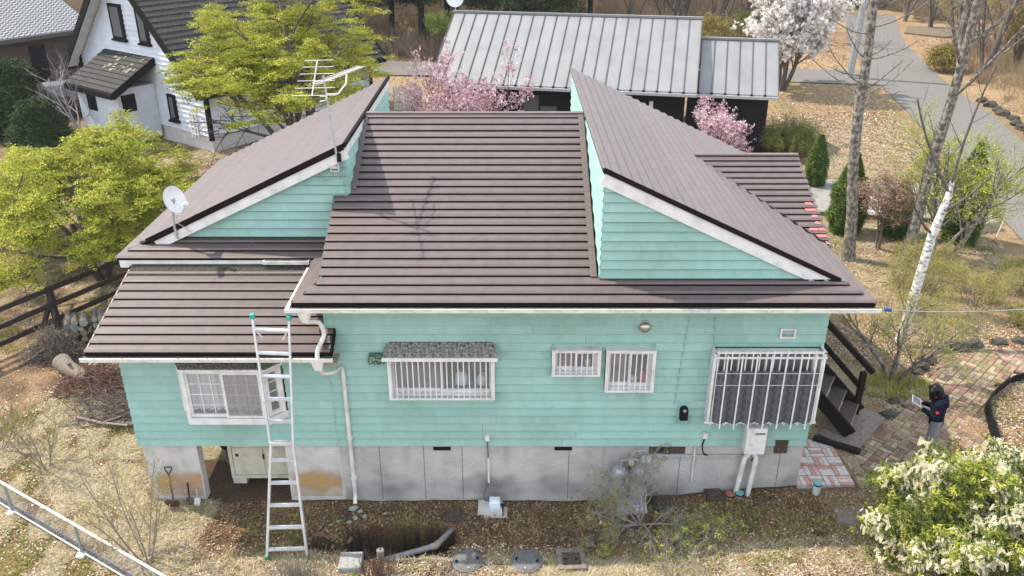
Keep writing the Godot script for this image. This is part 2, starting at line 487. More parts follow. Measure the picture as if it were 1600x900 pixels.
func build_ground() -> void:
	var xs := lines_for(-14.0, 20.0, 0.16, 420.0, [-3.6, -0.5, 0.05])
	var zs := lines_for(-24.0, 3.4, 0.16, 420.0, [0.35, 1.95, 0.05])
	var nx := xs.size()
	var nz := zs.size()
	var pv := PackedVector3Array()
	var pc := PackedColorArray()
	for z in zs:
		for x in xs:
			pv.append(Vector3(x, gy(x, z), z))
			pc.append(ground_tint(x, z))
	var pn := PackedVector3Array()
	pn.resize(pv.size())
	for j in nz:
		for i in nx:
			var l := pv[j * nx + maxi(i - 1, 0)]
			var r := pv[j * nx + mini(i + 1, nx - 1)]
			var u := pv[maxi(j - 1, 0) * nx + i]
			var d := pv[mini(j + 1, nz - 1) * nx + i]
			pn[j * nx + i] = (d - u).cross(r - l).normalized()
	var ix := PackedInt32Array()
	for j in nz - 1:
		for i in nx - 1:
			var a := j * nx + i
			ix.append_array([a, a + 1, a + nx + 1, a, a + nx + 1, a + nx])
	var ar := []
	ar.resize(Mesh.ARRAY_MAX)
	ar[Mesh.ARRAY_VERTEX] = pv
	ar[Mesh.ARRAY_NORMAL] = pn
	ar[Mesh.ARRAY_COLOR] = pc
	ar[Mesh.ARRAY_INDEX] = ix
	var m := ArrayMesh.new()
	m.add_surface_from_arrays(Mesh.PRIMITIVE_TRIANGLES, ar)
	struct("ground", m, M.ground)

func ribbon(line: Array, half: float, lift: float, steps := 8) -> B:
	var b := B.new()
	var cv := Curve2D.new()
	for i in line.size():
		var t: Vector2 = (line[mini(i + 1, line.size() - 1)] - line[maxi(i - 1, 0)]) / 6.0
		cv.add_point(line[i], -t, t)
	var pts := cv.tessellate(4, 3)
	var rows := []
	for i in pts.size():
		var d := (pts[mini(i + 1, pts.size() - 1)] - pts[maxi(i - 1, 0)]).normalized()
		var nn := Vector2(-d.y, d.x)
		var row := []
		for j in steps + 1:
			var q := pts[i] + nn * half * (2.0 * j / steps - 1.0) * (1.0 + 0.05 * bump.get_noise_1d(i * 30))
			row.append(Vector3(q.x, gy(q.x, q.y) + lift, q.y))
		rows.append(row)
	for i in rows.size() - 1:
		for j in steps:
			b.quad(rows[i][j], rows[i + 1][j], rows[i + 1][j + 1], rows[i][j + 1])
	return b

func build_paths() -> void:
	struct("road", ribbon(ROAD, 1.8, 0.03), M.asphalt)
	struct("lane", ribbon(LANE, 1.9, 0.045), M.asphalt)
	# concrete drive with a curved white line
	var dr := B.new()
	dr.slab([Vector2(9.7, -14.6), Vector2(10.1, -17.0), Vector2(15.6, -16.2), Vector2(15.3, -13.0), Vector2(13.6, -12.8), Vector2(9.8, -13.55)], 0.0, 0.24)
	var drive := struct("driveway", dr, M.concrete_drive)
	var kb := B.new()
	kb.bar(V(9.75, 0.2, -13.5), V(13.6, 0.2, -12.75), 0.12, 0.14)
	part(drive, "kerb", kb, M.conc_d)
	var ln := B.new()
	for i in 10:
		var a0 := 1.2 + i * 0.11
		var a1 := a0 + 0.11
		var c := V(11.6, 0.244, -14.9)
		ln.quad(c + V(cos(a0) * 1.3, 0, sin(a0) * 1.3), c + V(cos(a1) * 1.3, 0, sin(a1) * 1.3), c + V(cos(a1) * 1.42, 0, sin(a1) * 1.42), c + V(cos(a0) * 1.42, 0, sin(a0) * 1.42))
	ln.quad(V(12.2, 0.244, -13.4), V(12.3, 0.244, -13.4), V(12.0, 0.244, -15.4), V(11.9, 0.244, -15.4))
	part(drive, "painted_line", ln, M.line_white)
	# gravel turnout across the road at the back
	var gr := B.new()
	gr.slab([Vector2(27.5, -49), Vector2(29.5, -47.2), Vector2(33.5, -48.5), Vector2(33, -51.5), Vector2(29, -52)], 0.0, base_y(29, -48) + 0.1)
	struct("gravel_area", gr, M.gravel)

func in_poly(x: float, z: float, poly: Array) -> bool:
	return Geometry2D.is_point_in_polygon(Vector2(x, z), PackedVector2Array(poly))

const PATH := [Vector2(6.25, -0.75), Vector2(7.5, -2.05), Vector2(8.3, -3.0), Vector2(9.5, -4.15), Vector2(10.4, -4.6), Vector2(13.2, -5.0), Vector2(14.0, -3.6), Vector2(11.0, -3.75), Vector2(10.1, -3.15), Vector2(9.45, -2.3), Vector2(8.95, -1.1), Vector2(8.6, 0.1), Vector2(7.3, 0.4), Vector2(6.4, -0.1)]

func build_brick_path() -> void:
	var bed := B.new()
	bed.slab(PATH, 0.05, 0.152)
	var path := struct("brick_path", bed, M.soil)
	# basket weave of two bricks by two bricks, laid at a slant
	var turn := 0.78
	var ca := cos(turn)
	var sa := sin(turn)
	var cells := []
	for i in range(-30, 31):
		for j in range(-30, 31):
			for k in 2:
				var lx := i * 0.215
				var lz := j * 0.215
				var flip := (i + j) % 2 == 0
				lx += 0.0 if not flip else (k - 0.5) * 0.106
				lz += 0.0 if flip else (k - 0.5) * 0.106
				var x := 8.8 + lx * ca + lz * sa
				var z := -2.2 - lx * sa + lz * ca
				if not in_poly(x, z, PATH): continue
				cells.append([Vector2(x, z).distance_to(Vector2(6.9, -0.6)), x, z, flip])
	cells.sort_custom(func(p, q): return p[0] < q[0])
	var variants := []
	for q in 3:
		var b := B.new()
		var w := 0.1 - q * 0.003
		var l := 0.206 - q * 0.004
		var ch := 0.008
		var h := 0.03
		var p := []
		for s in [[w / 2, l / 2, -0.03], [w / 2, l / 2, h - ch], [w / 2 - ch, l / 2 - ch, h]]:
			p.append([V(-s[0], s[2], s[1]), V(s[0], s[2], s[1]), V(s[0], s[2], -s[1]), V(-s[0], s[2], -s[1])])
		for r in 2:
			for i in 4: b.quad(p[r][i], p[r][(i + 1) % 4], p[r + 1][(i + 1) % 4], p[r + 1][i])
		b.quad(p[2][0], p[2][1], p[2][2], p[2][3])
		variants.append(b.mesh())
	var xf := []
	var rest := [[], [], [], [], [], []]
	for i in cells.size():
		var c: Array = cells[i]
		var ang: float = turn + (PI / 2 if not c[3] else 0.0) + rf(-0.04, 0.04)
		var t := Transform3D(Basis(Vector3.UP, ang) * Basis(Vector3.RIGHT, rf(-0.03, 0.03)), V(c[1], 0.152 + rf(-0.006, 0.004), c[2]))
		var mi := rng.randi() % 6
		if i < 300:
			var o := part(path, "brick", variants[rng.randi() % 3], M["brick%d" % mi])
			o.transform = t
		else:
			rest[mi].append(t)
	for k in 6:
		if rest[k].is_empty(): continue
		var cs := []
		for t in rest[k]: cs.append(Color.WHITE)
		multi(path, "brick_field", variants[0], M["brick%d" % k], rest[k], cs)

func build_patio() -> void:
	var bed := B.new()
	var poly := [Vector2(4.98, 0.1), Vector2(5.98, 0.06), Vector2(6.02, -1.25), Vector2(5.4, -1.3), Vector2(5.05, -1.25)]
	bed.slab(poly, 0.0, 0.155)
	var o := struct("paver_patio", bed, M.stone_pale)
	for i in 4:
		for j in 5:
			var x := 4.99 + i * 0.252
			var z := 0.06 - j * 0.272
			for k in 3:   # each square tile reads as three strips of pink and white
				var b := B.new()
				var flip := (i + j) % 2 == 0
				var ce := V(x + 0.126, 0.165 + rf(-0.004, 0.004), z - 0.13)
				var off := (k - 1) * 0.083
				if flip: b.box(ce + V(off, 0, 0), V(0.076, 0.05, 0.25))
				else: b.box(ce + V(0, 0, off * 1.05), V(0.238, 0.05, 0.08))
				part(o, "paver", b, M["paver%d" % ([1, 0, 1] if (i + 2 * j) % 3 else [2, 1, 0])[(k + j) % 3]])

# ---------- the teal house ----------
const PITCH := 0.475
const EX := 0.163          # roof course, measured level
const LAP := 0.155         # siding course

func siding(parent: Node, o: Vector3, dir: Vector3, out: Vector3, y0: float, y1: float, span: Callable, holes: Array) -> void:
	# lapped boards on a wall plane: o + dir * u at height y; span(y) gives [u0, u1]; holes are [u0, u1, y0, y1]
	var y := y0
	while y < y1 - 0.02:
		var top := minf(y + LAP, y1)
		var sa: Array = span.call(y + 0.002)
		var sb: Array = span.call(top - 0.002)
		if sa[1] - sa[0] < 0.03:
			y += LAP
			continue
		var cuts := []
		for h in holes:
			if h[2] < top - 0.03 and h[3] > y + 0.03: cuts.append([h[0], h[1]])
		cuts.sort_custom(func(p, q): return p[0] < q[0])
		var runs := []
		var at: float = sa[0]
		var atb: float = sb[0]
		for c in cuts:
			if c[0] - at > 0.02: runs.append([at, c[0], atb, c[0]])
			at = maxf(at, c[1])
			atb = at
		if sa[1] - at > 0.02: runs.append([at, sa[1], atb, maxf(sb[1], atb + 0.001)])
		var cut := []
		for r in runs:
			if r[1] - r[0] > 7.0:   # butt joint between two lengths of board
				var m := lerpf(r[0], r[1], rf(0.3, 0.7))
				cut.append([r[0], m - 0.003, r[2], m - 0.003])
				cut.append([m + 0.003, r[1], m + 0.003, r[3]])
			else: cut.append(r)
		for r in cut:
			# board: undercut drip edge, sloping face, weathered in patches along its length
			var b := B.new()
			var k := maxi(1, int((r[1] - r[0]) / 0.22))
			var jit := rf(-0.002, 0.002)
			var last := []
			for i in k + 1:
				var ub := lerpf(r[0], r[1], i / float(k))
				var ut := lerpf(r[2], r[3], i / float(k))
				var w: Vector3 = o + dir * ub
				var g := wear(w.x + w.z * 1.7, y)
				var sec := []
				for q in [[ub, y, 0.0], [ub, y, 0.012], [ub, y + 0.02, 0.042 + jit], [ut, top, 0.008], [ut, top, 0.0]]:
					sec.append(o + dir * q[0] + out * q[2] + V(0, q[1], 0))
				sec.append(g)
				if i > 0:
					for q in 4:
						var c0: Color = last[5]
						var c1 := g
						if q == 1:   # lap shadow painted into the drip edge colour, uneven along the board
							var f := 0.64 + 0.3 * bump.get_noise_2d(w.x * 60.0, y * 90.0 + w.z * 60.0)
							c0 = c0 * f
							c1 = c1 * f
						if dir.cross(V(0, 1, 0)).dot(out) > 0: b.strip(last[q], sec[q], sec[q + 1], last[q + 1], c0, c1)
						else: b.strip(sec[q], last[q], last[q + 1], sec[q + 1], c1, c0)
				if i == 0 or i == k:
					b.tri(sec[0], sec[1], sec[2]); b.tri(sec[0], sec[2], sec[3]); b.tri(sec[0], sec[3], sec[4])
				last = sec
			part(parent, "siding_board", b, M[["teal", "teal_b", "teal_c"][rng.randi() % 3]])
		y += LAP

func wear(x: float, y: float) -> Color:   # chalked and dirty paint
	var a := macro.get_noise_2d(x * 11.0, y * 2.2 + 33.0)
	var d := macro.get_noise_2d(x * 4.0 + 60.0, y * 5.0)
	var pale := smoothstep(-0.02, 0.3, a) * smoothstep(2.6, 1.9, y) * 0.75
	var c := Color(1, 1, 1).lerp(Color(1.35, 1.17, 1.2), pale)
	c = c.lerp(Color(0.78, 0.8, 0.77), 0.55 * smoothstep(0.0, 0.4, d))
	# dirty runs below the windows
	var run := 0.0
	for w in [[-2.0, -0.29, 2.05], [0.64, 1.43, 2.45], [1.51, 2.31, 2.15], [3.27, 4.97, 1.62], [-5.4, -3.75, 1.6]]:
		if x > w[0] - 0.05 and x < w[1] + 0.05 and y < w[2]:
			run = maxf(run, smoothstep(w[2] - 0.95, w[2] - 0.1, y) * smoothstep(-0.15, 0.3, macro.get_noise_2d(x * 19.0, y * 1.2)))
	return c.lerp(Color(0.66, 0.7, 0.66), 0.6 * run)

func film(parent: Node, called: String, x0: float, x1: float, y0: float, y1: float, z: float, mat: Material, alpha: Callable) -> void:
	var b := B.new()
	var nx := int((x1 - x0) / 0.05)
	var ny := int((y1 - y0) / 0.05)
	for j in ny:
		for i in nx:
			var p := []
			for q in [[i, j], [i + 1, j], [i + 1, j + 1], [i, j + 1]]: p.append(V(lerpf(x0, x1, q[0] / float(nx)), lerpf(y0, y1, q[1] / float(ny)), z))
			var c := []
			for v in p: c.append(Color(1, 1, 1, clampf(alpha.call(v.x, v.y), 0, 1)))
			if c[0].a + c[1].a + c[2].a + c[3].a < 0.01: continue
			for t in [[0, 2, 1], [0, 3, 2]]:
				for k in t:
					b.v.append(p[k]); b.n.append(V(0, 0, 1)); b.c.append(c[k])
	part(parent, called, b, mat)

func courses(parent: Node, o: Vector3, along: Vector3, back: Vector3, d0: float, d1: float, span: Callable, pitch := PITCH, step := 0.04) -> void:
	# stepped metal roofing; o at the eave, along the eave, back = level direction up the slope
	var nrm := (V(0, 1, 0) - back * pitch).normalized()
	var up := back + V(0, pitch, 0)
	var d := d0
	var k := 0
	while d < d1 - 0.01:
		var e := minf(d + EX, d1)
		var s0: Array = span.call(d + 0.001)
		var s1: Array = span.call(e - 0.001)
		if s0[1] - s0[0] < 0.02: break
		if s1[1] < s1[0]: s1 = [(s1[0] + s1[1]) * 0.5, (s1[0] + s1[1]) * 0.5 + 0.001]
		var b := B.new()
		var w := rf(-0.002, 0.002)
		var f0: Vector3 = o + up * d + along * s0[0]
		var f1: Vector3 = o + up * d + along * s0[1]
		var g1: Vector3 = o + up * e + along * s1[1]
		var g0: Vector3 = o + up * e + along * s1[0]
		# flat of the course, then a rolled nose with a dark gap under its lip
		var m0: Vector3 = o + up * (d + 0.034) + along * s0[0]
		var m1: Vector3 = o + up * (d + 0.034) + along * s0[1]
		if e - d < 0.05:
			m0 = f0.lerp(g0, 0.5); m1 = f1.lerp(g1, 0.5)
		var h1: Vector3 = g1.lerp(m1, 0.1)
		var h0: Vector3 = g0.lerp(m0, 0.1)
		b.hexa([m0 + nrm * (step - 0.012), m1 + nrm * (step - 0.012), h1 - nrm * 0.008, h0 - nrm * 0.008, m0 + nrm * (step + w), m1 + nrm * (step - w), h1 + nrm * 0.004, h0 + nrm * 0.004])
		b.hexa([f0 + nrm * (step - 0.02), f1 + nrm * (step - 0.02), m1 + nrm * (step - 0.014), m0 + nrm * (step - 0.014), f0 + nrm * (step - 0.01), f1 + nrm * (step - 0.01), m1 + nrm * (step - w - 0.001), m0 + nrm * (step + w - 0.001)])
		for q in [[f0, g0], [f1, g1]]: b.quad(q[0], q[0] + nrm * (step - 0.014), q[1] + nrm * 0.002, q[1] - nrm * 0.012)
		part(parent, "roof_course", b, M[["roof", "roof", "roof_b", "roof_c"][rng.randi() % 4]])
		d = e
		k += 1

func gutter(parent: Node, a: Vector3, b: Vector3, out: Vector3) -> void:
	var g := B.new()
	g.bar(a + out * 0.105 + V(0, -0.025, 0), b + out * 0.105 + V(0, -0.025, 0), 0.012, 0.05)
	g.bar(a + out * 0.05 + V(0, -0.056, 0), b + out * 0.05 + V(0, -0.056, 0), 0.1, 0.012)
	g.bar(a + out * 0.105 + V(0, 0.004, 0), b + out * 0.105 + V(0, 0.004, 0), 0.022, 0.012)
	var gg := part(parent, "gutter", g, M.white_dirty)
	var f := B.new()
	f.bar(a + out * 0.048 + V(0, -0.03, 0), b + out * 0.048 + V(0, -0.03, 0), 0.1, 0.036)
	part(gg, "gutter_dirt", f, M.gutter_in)
	var l := (b - a).length()
	for i in int(l / 0.44):
		pbox(gg, "bracket", a.lerp(b, (i + 0.5) * 0.44 / l) + out * 0.11 + V(0, -0.015, 0), V(0.02, 0.05, 0.03), M.white)

func window(parent: Node, x0: float, x1: float, y0: float, y1: float, dark: bool) -> Node3D:
	# sliding window: white frame, two sashes with panes, a dim room behind
	var w := Node3D.new()
	w.name = uniq(parent, "window")
	parent.add_child(w)
	var f := B.new()
	var t := 0.045
	var zc := 0.02
	f.box(V((x0 + x1) / 2, y1 - t / 2, zc), V(x1 - x0, t, 0.12))
	f.box(V((x0 + x1) / 2, y0 + t / 2, zc + 0.012), V(x1 - x0, t, 0.144))
	f.box(V(x0 + t / 2, (y0 + y1) / 2, zc), V(t, y1 - y0 - 2 * t, 0.12))
	f.box(V(x1 - t / 2, (y0 + y1) / 2, zc), V(t, y1 - y0 - 2 * t, 0.12))
	part(w, "frame", f, M.white)
	var xm := (x0 + x1) / 2
	for k in 2:
		var a := x0 + t if k == 0 else xm - 0.02
		var b := xm + 0.02 if k == 0 else x1 - t
		var z := 0.012 if k == 0 else 0.042
		var s := B.new()
		for q in [[(a + b) / 2, y0 + t + 0.03, b - a, 0.06], [(a + b) / 2, y1 - t - 0.017, b - a, 0.034]]: s.box(V(q[0], q[1], z), V(q[2], q[3], 0.026))
		for q in [a + 0.017, b - 0.017]: s.box(V(q, (y0 + y1) / 2 + 0.013, z), V(0.034, y1 - y0 - 2 * t - 0.094, 0.026))
		part(w, "sash", s, M.white)
		if dark and k == 0:
			pbox(w, "insect_screen", V((a + b) / 2, (y0 + y1) / 2 + 0.013, z), V(b - a - 0.068, y1 - y0 - 2 * t - 0.094, 0.006), M.frost)
		pbox(w, "pane", V((a + b) / 2, (y0 + y1) / 2 + 0.013, z - 0.006), V(b - a - 0.068, y1 - y0 - 2 * t - 0.094, 0.006), M.glass)
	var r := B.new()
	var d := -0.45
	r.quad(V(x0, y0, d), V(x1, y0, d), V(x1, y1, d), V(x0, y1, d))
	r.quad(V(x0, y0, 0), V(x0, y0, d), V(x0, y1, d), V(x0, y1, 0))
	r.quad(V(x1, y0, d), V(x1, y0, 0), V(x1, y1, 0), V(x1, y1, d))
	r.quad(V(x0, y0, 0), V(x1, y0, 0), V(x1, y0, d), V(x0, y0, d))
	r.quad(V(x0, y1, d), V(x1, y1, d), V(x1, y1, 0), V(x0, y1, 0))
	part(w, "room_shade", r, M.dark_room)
	return w

func grille(w: Node3D, x0: float, x1: float, y0: float, y1: float, n: int, z: float, foot := 0.0) -> void:
	var f := B.new()
	f.box(V((x0 + x1) / 2, y0 + 0.018, z), V(x1 - x0, 0.036, 0.03))
	f.box(V((x0 + x1) / 2, y1 - 0.018, z), V(x1 - x0, 0.036, 0.03))
	for x in [x0 + 0.018, x1 - 0.018]:
		f.box(V(x, (y0 + y1) / 2, z), V(0.036, y1 - y0 - 0.072, 0.03))
		for y in [y0 + 0.05, y1 - 0.05]: f.box(V(x, y, (z - 0.015) / 2 + 0.01), V(0.025, 0.025, z - 0.04))
	part(w, "grille_frame", f, M.white)
	for i in n:
		var x := x0 + (x1 - x0) * (i + 0.5) / n
		pbox(w, "bar", V(x, (y0 + y1) / 2 - foot / 2, z + 0.02), V(0.018, y1 - y0 + foot - 0.004, 0.012), M.white)

func build_house() -> void:
	var H := thing("house", "teal clapboard house with stepped brown metal roofs and two raised gables", "house")
	# --- foundation ---
	var F := B.new()
	F.box(V(1.02, 0.34, -0.1), V(7.95, 1.29, 0.2))
	F.box(V(4.9, 0.34, -3.85), V(0.2, 1.29, 7.3))
	F.box(V(1.02, 0.34, -7.4), V(7.95, 1.29, 0.2))
	var fd := part(H, "foundation", F, M.conc)
	F = B.new()
	F.box(V(-3.427, 0.34, -0.1), V(0.94, 1.29, 0.2))
	F.box(V(-2.98, 0.34, -3.8), V(0.16, 1.29, 7.2))
	part(fd, "foundation_block", F, M.conc_w)
	F = B.new()
	F.box(V(-5.88, 0.34, -0.12), V(0.93, 1.29, 0.2))
	part(fd, "foundation_pier", F, M.conc_w)
	for x in [-6.2, -4.6]:
		pbox(fd, "post", V(x, 0.34, -7.1), V(0.2, 1.29, 0.2), M.conc_w)
	for x in [-2.28, -1.52, -0.86, 0.98, 2.9, 4.62]:   # formwork joints
		pbox(fd, "joint", V(x, 0.4, 0.0), V(0.012, 1.12, 0.006), M.joint)
	# rust stains and dirt that soak into the concrete
	for q in [[-6.3, -5.43, 0.3, 0.004 - 0.02], [-3.88, -2.98, 0.42, 0.004]]:
		film(fd, "rust_stain", q[0], q[1], -0.1, 0.75, q[3], M.rust, func(x: float, y: float) -> float:
			var c: float = q[2] + 0.12 * macro.get_noise_2d(x * 9.0, 5.0)
			var up := smoothstep(c + 0.14, c - 0.08, y)
			return up * (0.45 + 0.55 * smoothstep(-0.15, 0.25, y)) * (0.6 + 0.5 * macro.get_noise_2d(x * 14.0, y * 20.0)) * smoothstep(q[0] - 0.02, q[0] + 0.15, x))
	film(fd, "dirt_film", -2.92, 4.98, -0.2, 0.97, 0.004, M.grime_film, func(x: float, y: float) -> float:
		var n := macro.get_noise_2d(x * 7.0, y * 9.0)
		var s := macro.get_noise_2d(x * 26.0, y * 2.0)
		return (0.4 if x < 0.6 else 0.25) * smoothstep(0.42, 0.0, y - 0.3 * n) * (0.45 + 0.55 * smoothstep(-0.2, 0.02, y + 0.1 * n)) * (0.65 + 0.8 * n) + 0.12 * smoothstep(0.15, 0.5, s) * smoothstep(0.2, 0.9, y) + 0.05 * smoothstep(0.1, 0.4, n))
	for x in [-1.2, 0.88]:
		var vv := B.new()
		vv.box(V(x, 0.925, 0.006), V(0.3, 0.07, 0.012))
		part(fd, "vent_slot", vv, M.black)
	var vf := pbox(fd, "vent_panel", V(2.66, 0.89, 0.008), V(0.62, 0.14, 0.014), M.olive)
	for i in 5: pbox(vf, "louvre", V(2.56 + i * 0.035, 0.89, 0.018), V(0.02, 0.12, 0.01), M.black)
	pbox(vf, "sill", V(2.66, 0.81, 0.02), V(0.66, 0.025, 0.04), M.galv)
	# --- body walls (behind the boards) ---
	var W := B.new()
	var zc := -0.012
	var wy := 3.92
	var holes := [[-2.0, -0.29, 2.05, 2.79], [0.64, 1.43, 2.45, 2.93], [1.51, 2.31, 2.15, 2.92], [3.27, 4.97, 1.62, 2.92]]
	# front wall sheet cut in columns round the openings
	var cols := [-2.98, -2.0, -0.29, 0.64, 1.43, 1.51, 2.31, 3.27, 4.97, 5.02]
	for i in cols.size() - 1:
		var xm: float = (cols[i] + cols[i + 1]) / 2
		var done := false
		for h in holes:
			if xm > h[0] and xm < h[1]:
				W.box(V(xm, (0.985 + h[2]) / 2, zc), V(cols[i + 1] - cols[i], h[2] - 0.985, 0.024))
				W.box(V(xm, (wy + h[3]) / 2, zc), V(cols[i + 1] - cols[i], wy - h[3], 0.024))
				done = true
		if not done: W.box(V(xm, (0.985 + wy) / 2, zc), V(cols[i + 1] - cols[i], wy - 0.985, 0.024))
	W.box(V(5.005, 2.45, -3.7), V(0.02, 2.93, 7.35))
	W.box(V(-2.97, 3.2, -0.8), V(0.02, 1.9, 1.6))
	W.box(V(1.02, 2.45, -7.39), V(8.0, 2.93, 0.02))
	W.box(V(-4.7, 2.45, -7.19), V(3.4, 2.93, 0.02))
	W.box(V(-6.38, 2.45, -4.4), V(0.02, 2.93, 5.5))
	W.box(V(-6.375, 1.9, -0.83), V(0.02, 1.82, 1.64))
	W.box(V(-4.68, 3.4, -1.66), V(3.42, 1.0, 0.02))
	W.box(V(-4.68, 1.02, -3.6), V(3.42, 0.06, 7.1))
	W.box(V(-5.92, 1.9, -0.012), V(0.93, 1.82, 0.024))
	W.box(V(-3.365, 1.9, -0.012), V(0.76, 1.82, 0.024))
	W.box(V(-4.6, 1.31, -0.012), V(1.71, 0.64, 0.024))
	W.box(V(-4.6, 2.74, -0.012), V(1.71, 0.14, 0.024))
	var wall := part(H, "wall", W, M.teal_c)
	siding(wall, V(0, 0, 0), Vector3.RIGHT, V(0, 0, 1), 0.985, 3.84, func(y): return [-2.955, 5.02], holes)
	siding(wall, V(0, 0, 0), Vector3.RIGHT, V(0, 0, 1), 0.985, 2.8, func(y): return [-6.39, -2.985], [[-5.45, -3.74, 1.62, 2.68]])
	var cb := B.new()
	cb.box(V(-2.97, 2.42, 0.014), V(0.03, 2.87, 0.028))
	part(wall, "corner_trim", cb, M.teal_b)
	# --- roofs ---
	var R := B.new()   # boards under the metal, seen from below and at the edges
	var R0 := V(0, 3.92, 0.45)
	var main := part(H, "main_roof", roof_deck(), M.roof_edge)
	var back := V(0, 0, -1)
	# main slope: x bounds for each level distance d from the eave (z = 0.45 - d)
	courses(main, R0, Vector3.RIGHT, back, 0.0, 4.02, func(d): return [maxf(-3.34 + d, -3.34) if d < 0.34 else (-3.0 if d < 2.28 else -2.72), 5.517 - d if d < 0.44 else 1.31])
	# small left hip return of the main roof
	courses(main, V(-3.34, 3.92, 0), V(0, 0, -1), Vector3.RIGHT, 0.0, 0.34, func(d): return [-(0.45 - d), 1.25])
	var rc := B.new()
	rc.bar(V(-2.74, 5.842, -3.57), V(1.33, 5.842, -3.57), 0.12, 0.05)
	rc.box(V(-0.7, 5.8, -3.49), V(4.06, 0.06, 0.015))
	part(main, "ridge_cap", rc, M.roof_b)
	courses(main, V(0, 3.92, -7.59), Vector3.RIGHT, V(0, 0, 1), 0.0, 4.02, func(d): return [-2.72, 1.31])
	# flashing strips where the main slope meets the gable walls
	for q in [[-2.69, -1.75, -3.52, 0.1], [1.265, 0.0, -3.52, 0.1]]:
		var fl := B.new()
		var za: float = q[1]
		var zb: float = q[2]
		var ya := 3.92 + PITCH * (0.45 - za) + 0.033
		var yb := 3.92 + PITCH * (0.45 - zb) + 0.033
		fl.bar(V(q[0], ya, za), V(q[0], yb, zb), q[3], 0.015)
		part(main, "flashing", fl, M.roof_c)
	# drip edge below the courses, dark
	var de := B.new()
	de.box(V(1.09, 3.895, 0.435), V(8.84, 0.045, 0.02))
	de.box(V(-3.325, 3.895, -0.4), V(0.02, 0.045, 1.7))
	part(main, "drip_edge", de, M.roof_edge)
	# right raised roof falling to the right
	var ro := B.new()
	var rr := part(H, "right_raised_roof", right_deck(), M.roof_edge)
	courses(rr, V(5.517, 3.92, 0), V(0, 0, -1), Vector3.LEFT, 0.0, 4.18, func(d): return [-maxf(0.45 - d, 0.07), 7.45], PITCH, 0.04)
	# porch roof: a cross gable on the right side
	var pr := part(H, "porch_roof", porch_deck(), M.roof_edge)
	courses(pr, V(0, 3.9, -1.78), Vector3.RIGHT, V(0, 0, -1), 0.0, 2.45, func(d): return [5.55 - d * 0.855, 5.62], 0.384)
	courses(pr, V(0, 3.9, -6.68), Vector3.RIGHT, V(0, 0, 1), 0.0, 2.45, func(d): return [5.55 - d * 0.855, 5.62], 0.384)
	var prc := B.new()
	prc.bar(V(3.45, 4.865, -4.23), V(5.63, 4.865, -4.23), 0.12, 0.035)
	part(pr, "ridge_cap", prc, M.roof)
	var vl := B.new()
	vl.bar(V(5.56, 3.94, -1.8), V(3.47, 4.885, -4.2), 0.07, 0.012)
	part(pr, "valley_flashing", vl, M.roof_edge)
	# red primer patches at the low corner of the porch roof
	for q in [[5.32, 0.0, 0.26, 0.02], [5.42, 0.17, 0.18, 0.03], [5.3, 0.31, 0.2, 0.01], [5.46, 0.33, 0.14, 0.04], [5.44, 0.5, 0.13, 0.03], [5.42, 0.66, 0.14, 0.02], [5.38, 0.83, 0.19, 0.03], [5.4, 1.0, 0.14, 0.05]]:
		var pa := B.new()
		var d0: float = floorf(q[1] / EX + 0.5) * EX + 0.004
		var d1 := d0 + EX * 0.86
		d0 += 0.036
		var f := func(d: float, lift: float) -> Vector3: return V(0, 3.9 + 0.384 * d + lift, -1.78 - d)
		var a: Vector3 = f.call(d0, 0.046)
		var b2: Vector3 = f.call(d1, 0.016)
		pa.quad(a + V(q[0], 0, 0), a + V(q[0] + q[2], 0, 0), b2 + V(q[0] + q[2] + rf(-0.03, 0.01), 0, 0), b2 + V(q[0] + rf(-0.03, 0.06), 0, 0))
		part(pr, "primer_patch", pa, M.primer)
	# left raised roof falling to the left
	var lr := part(H, "left_raised_roof", left_deck(), M.roof_edge)
	courses(lr, V(-6.7, 3.94, 0), V(0, 0, -1), Vector3.RIGHT, 0.0, 3.98, func(d): return [maxf(1.2 + d, 1.2) if d < 0.3 else 1.5, 6.8], PITCH, 0.04)
	courses(lr, V(0, 3.94, -1.2), Vector3.RIGHT, back, 0.0, 0.46, func(d): return [-6.7 + d, -3.0])
	# ridge trims along the high edges and stepped verges over the gables
	var hc := B.new()
	hc.bar(V(1.335, 5.915, 0.08), V(1.335, 5.915, -7.5), 0.05, 0.05)
	part(rr, "high_edge_cap", hc, M.roof_c)
	hc = B.new()
	hc.bar(V(-2.715, 5.845, -1.48), V(-2.715, 5.845, -6.85), 0.05, 0.06)
	part(lr, "high_edge_cap", hc, M.roof_edge)
	for q in [[rr, 5.06, 1.33, 0.07, 3.92 + PITCH * 0.457], [lr, -6.25, -2.71, -1.5, 3.94 + PITCH * 0.45]]:
		var vb := B.new()
		vb.bar(V(q[1], q[4] + 0.0, q[3] + 0.012), V(q[2], q[4] + absf(q[2] - q[1]) * PITCH + 0.0, q[3] + 0.012), 0.02, 0.075)
		part(q[0], "verge_trim", vb, M.roof_edge)
		var fb := B.new()
		var sgn: float = signf(q[2] - q[1])
		var a := V(q[1] + sgn * 0.15, q[4] + 0.075 - 0.145, q[3] - 0.03)
		var b2 := V(q[2], q[4] + absf(q[2] - q[1]) * PITCH - 0.145, q[3] - 0.03)
		fb.bar(a, b2, 0.05, 0.19)
		part(q[0], "barge_board", fb, M.white)
	# white fascia along the wall tops beside the high edges
	var fa := B.new()
	fa.bar(V(-2.725, 5.73, -1.53), V(-2.725, 5.73, -6.8), 0.03, 0.17)
	part(lr, "high_fascia", fa, M.white)
	# --- gable walls ---
	var gr := B.new()
	gr.quad(V(1.36, 4.1, -0.01), V(5.05, 4.1, -0.01), V(5.05, 4.12, -0.01), V(1.36, 5.87, -0.01))
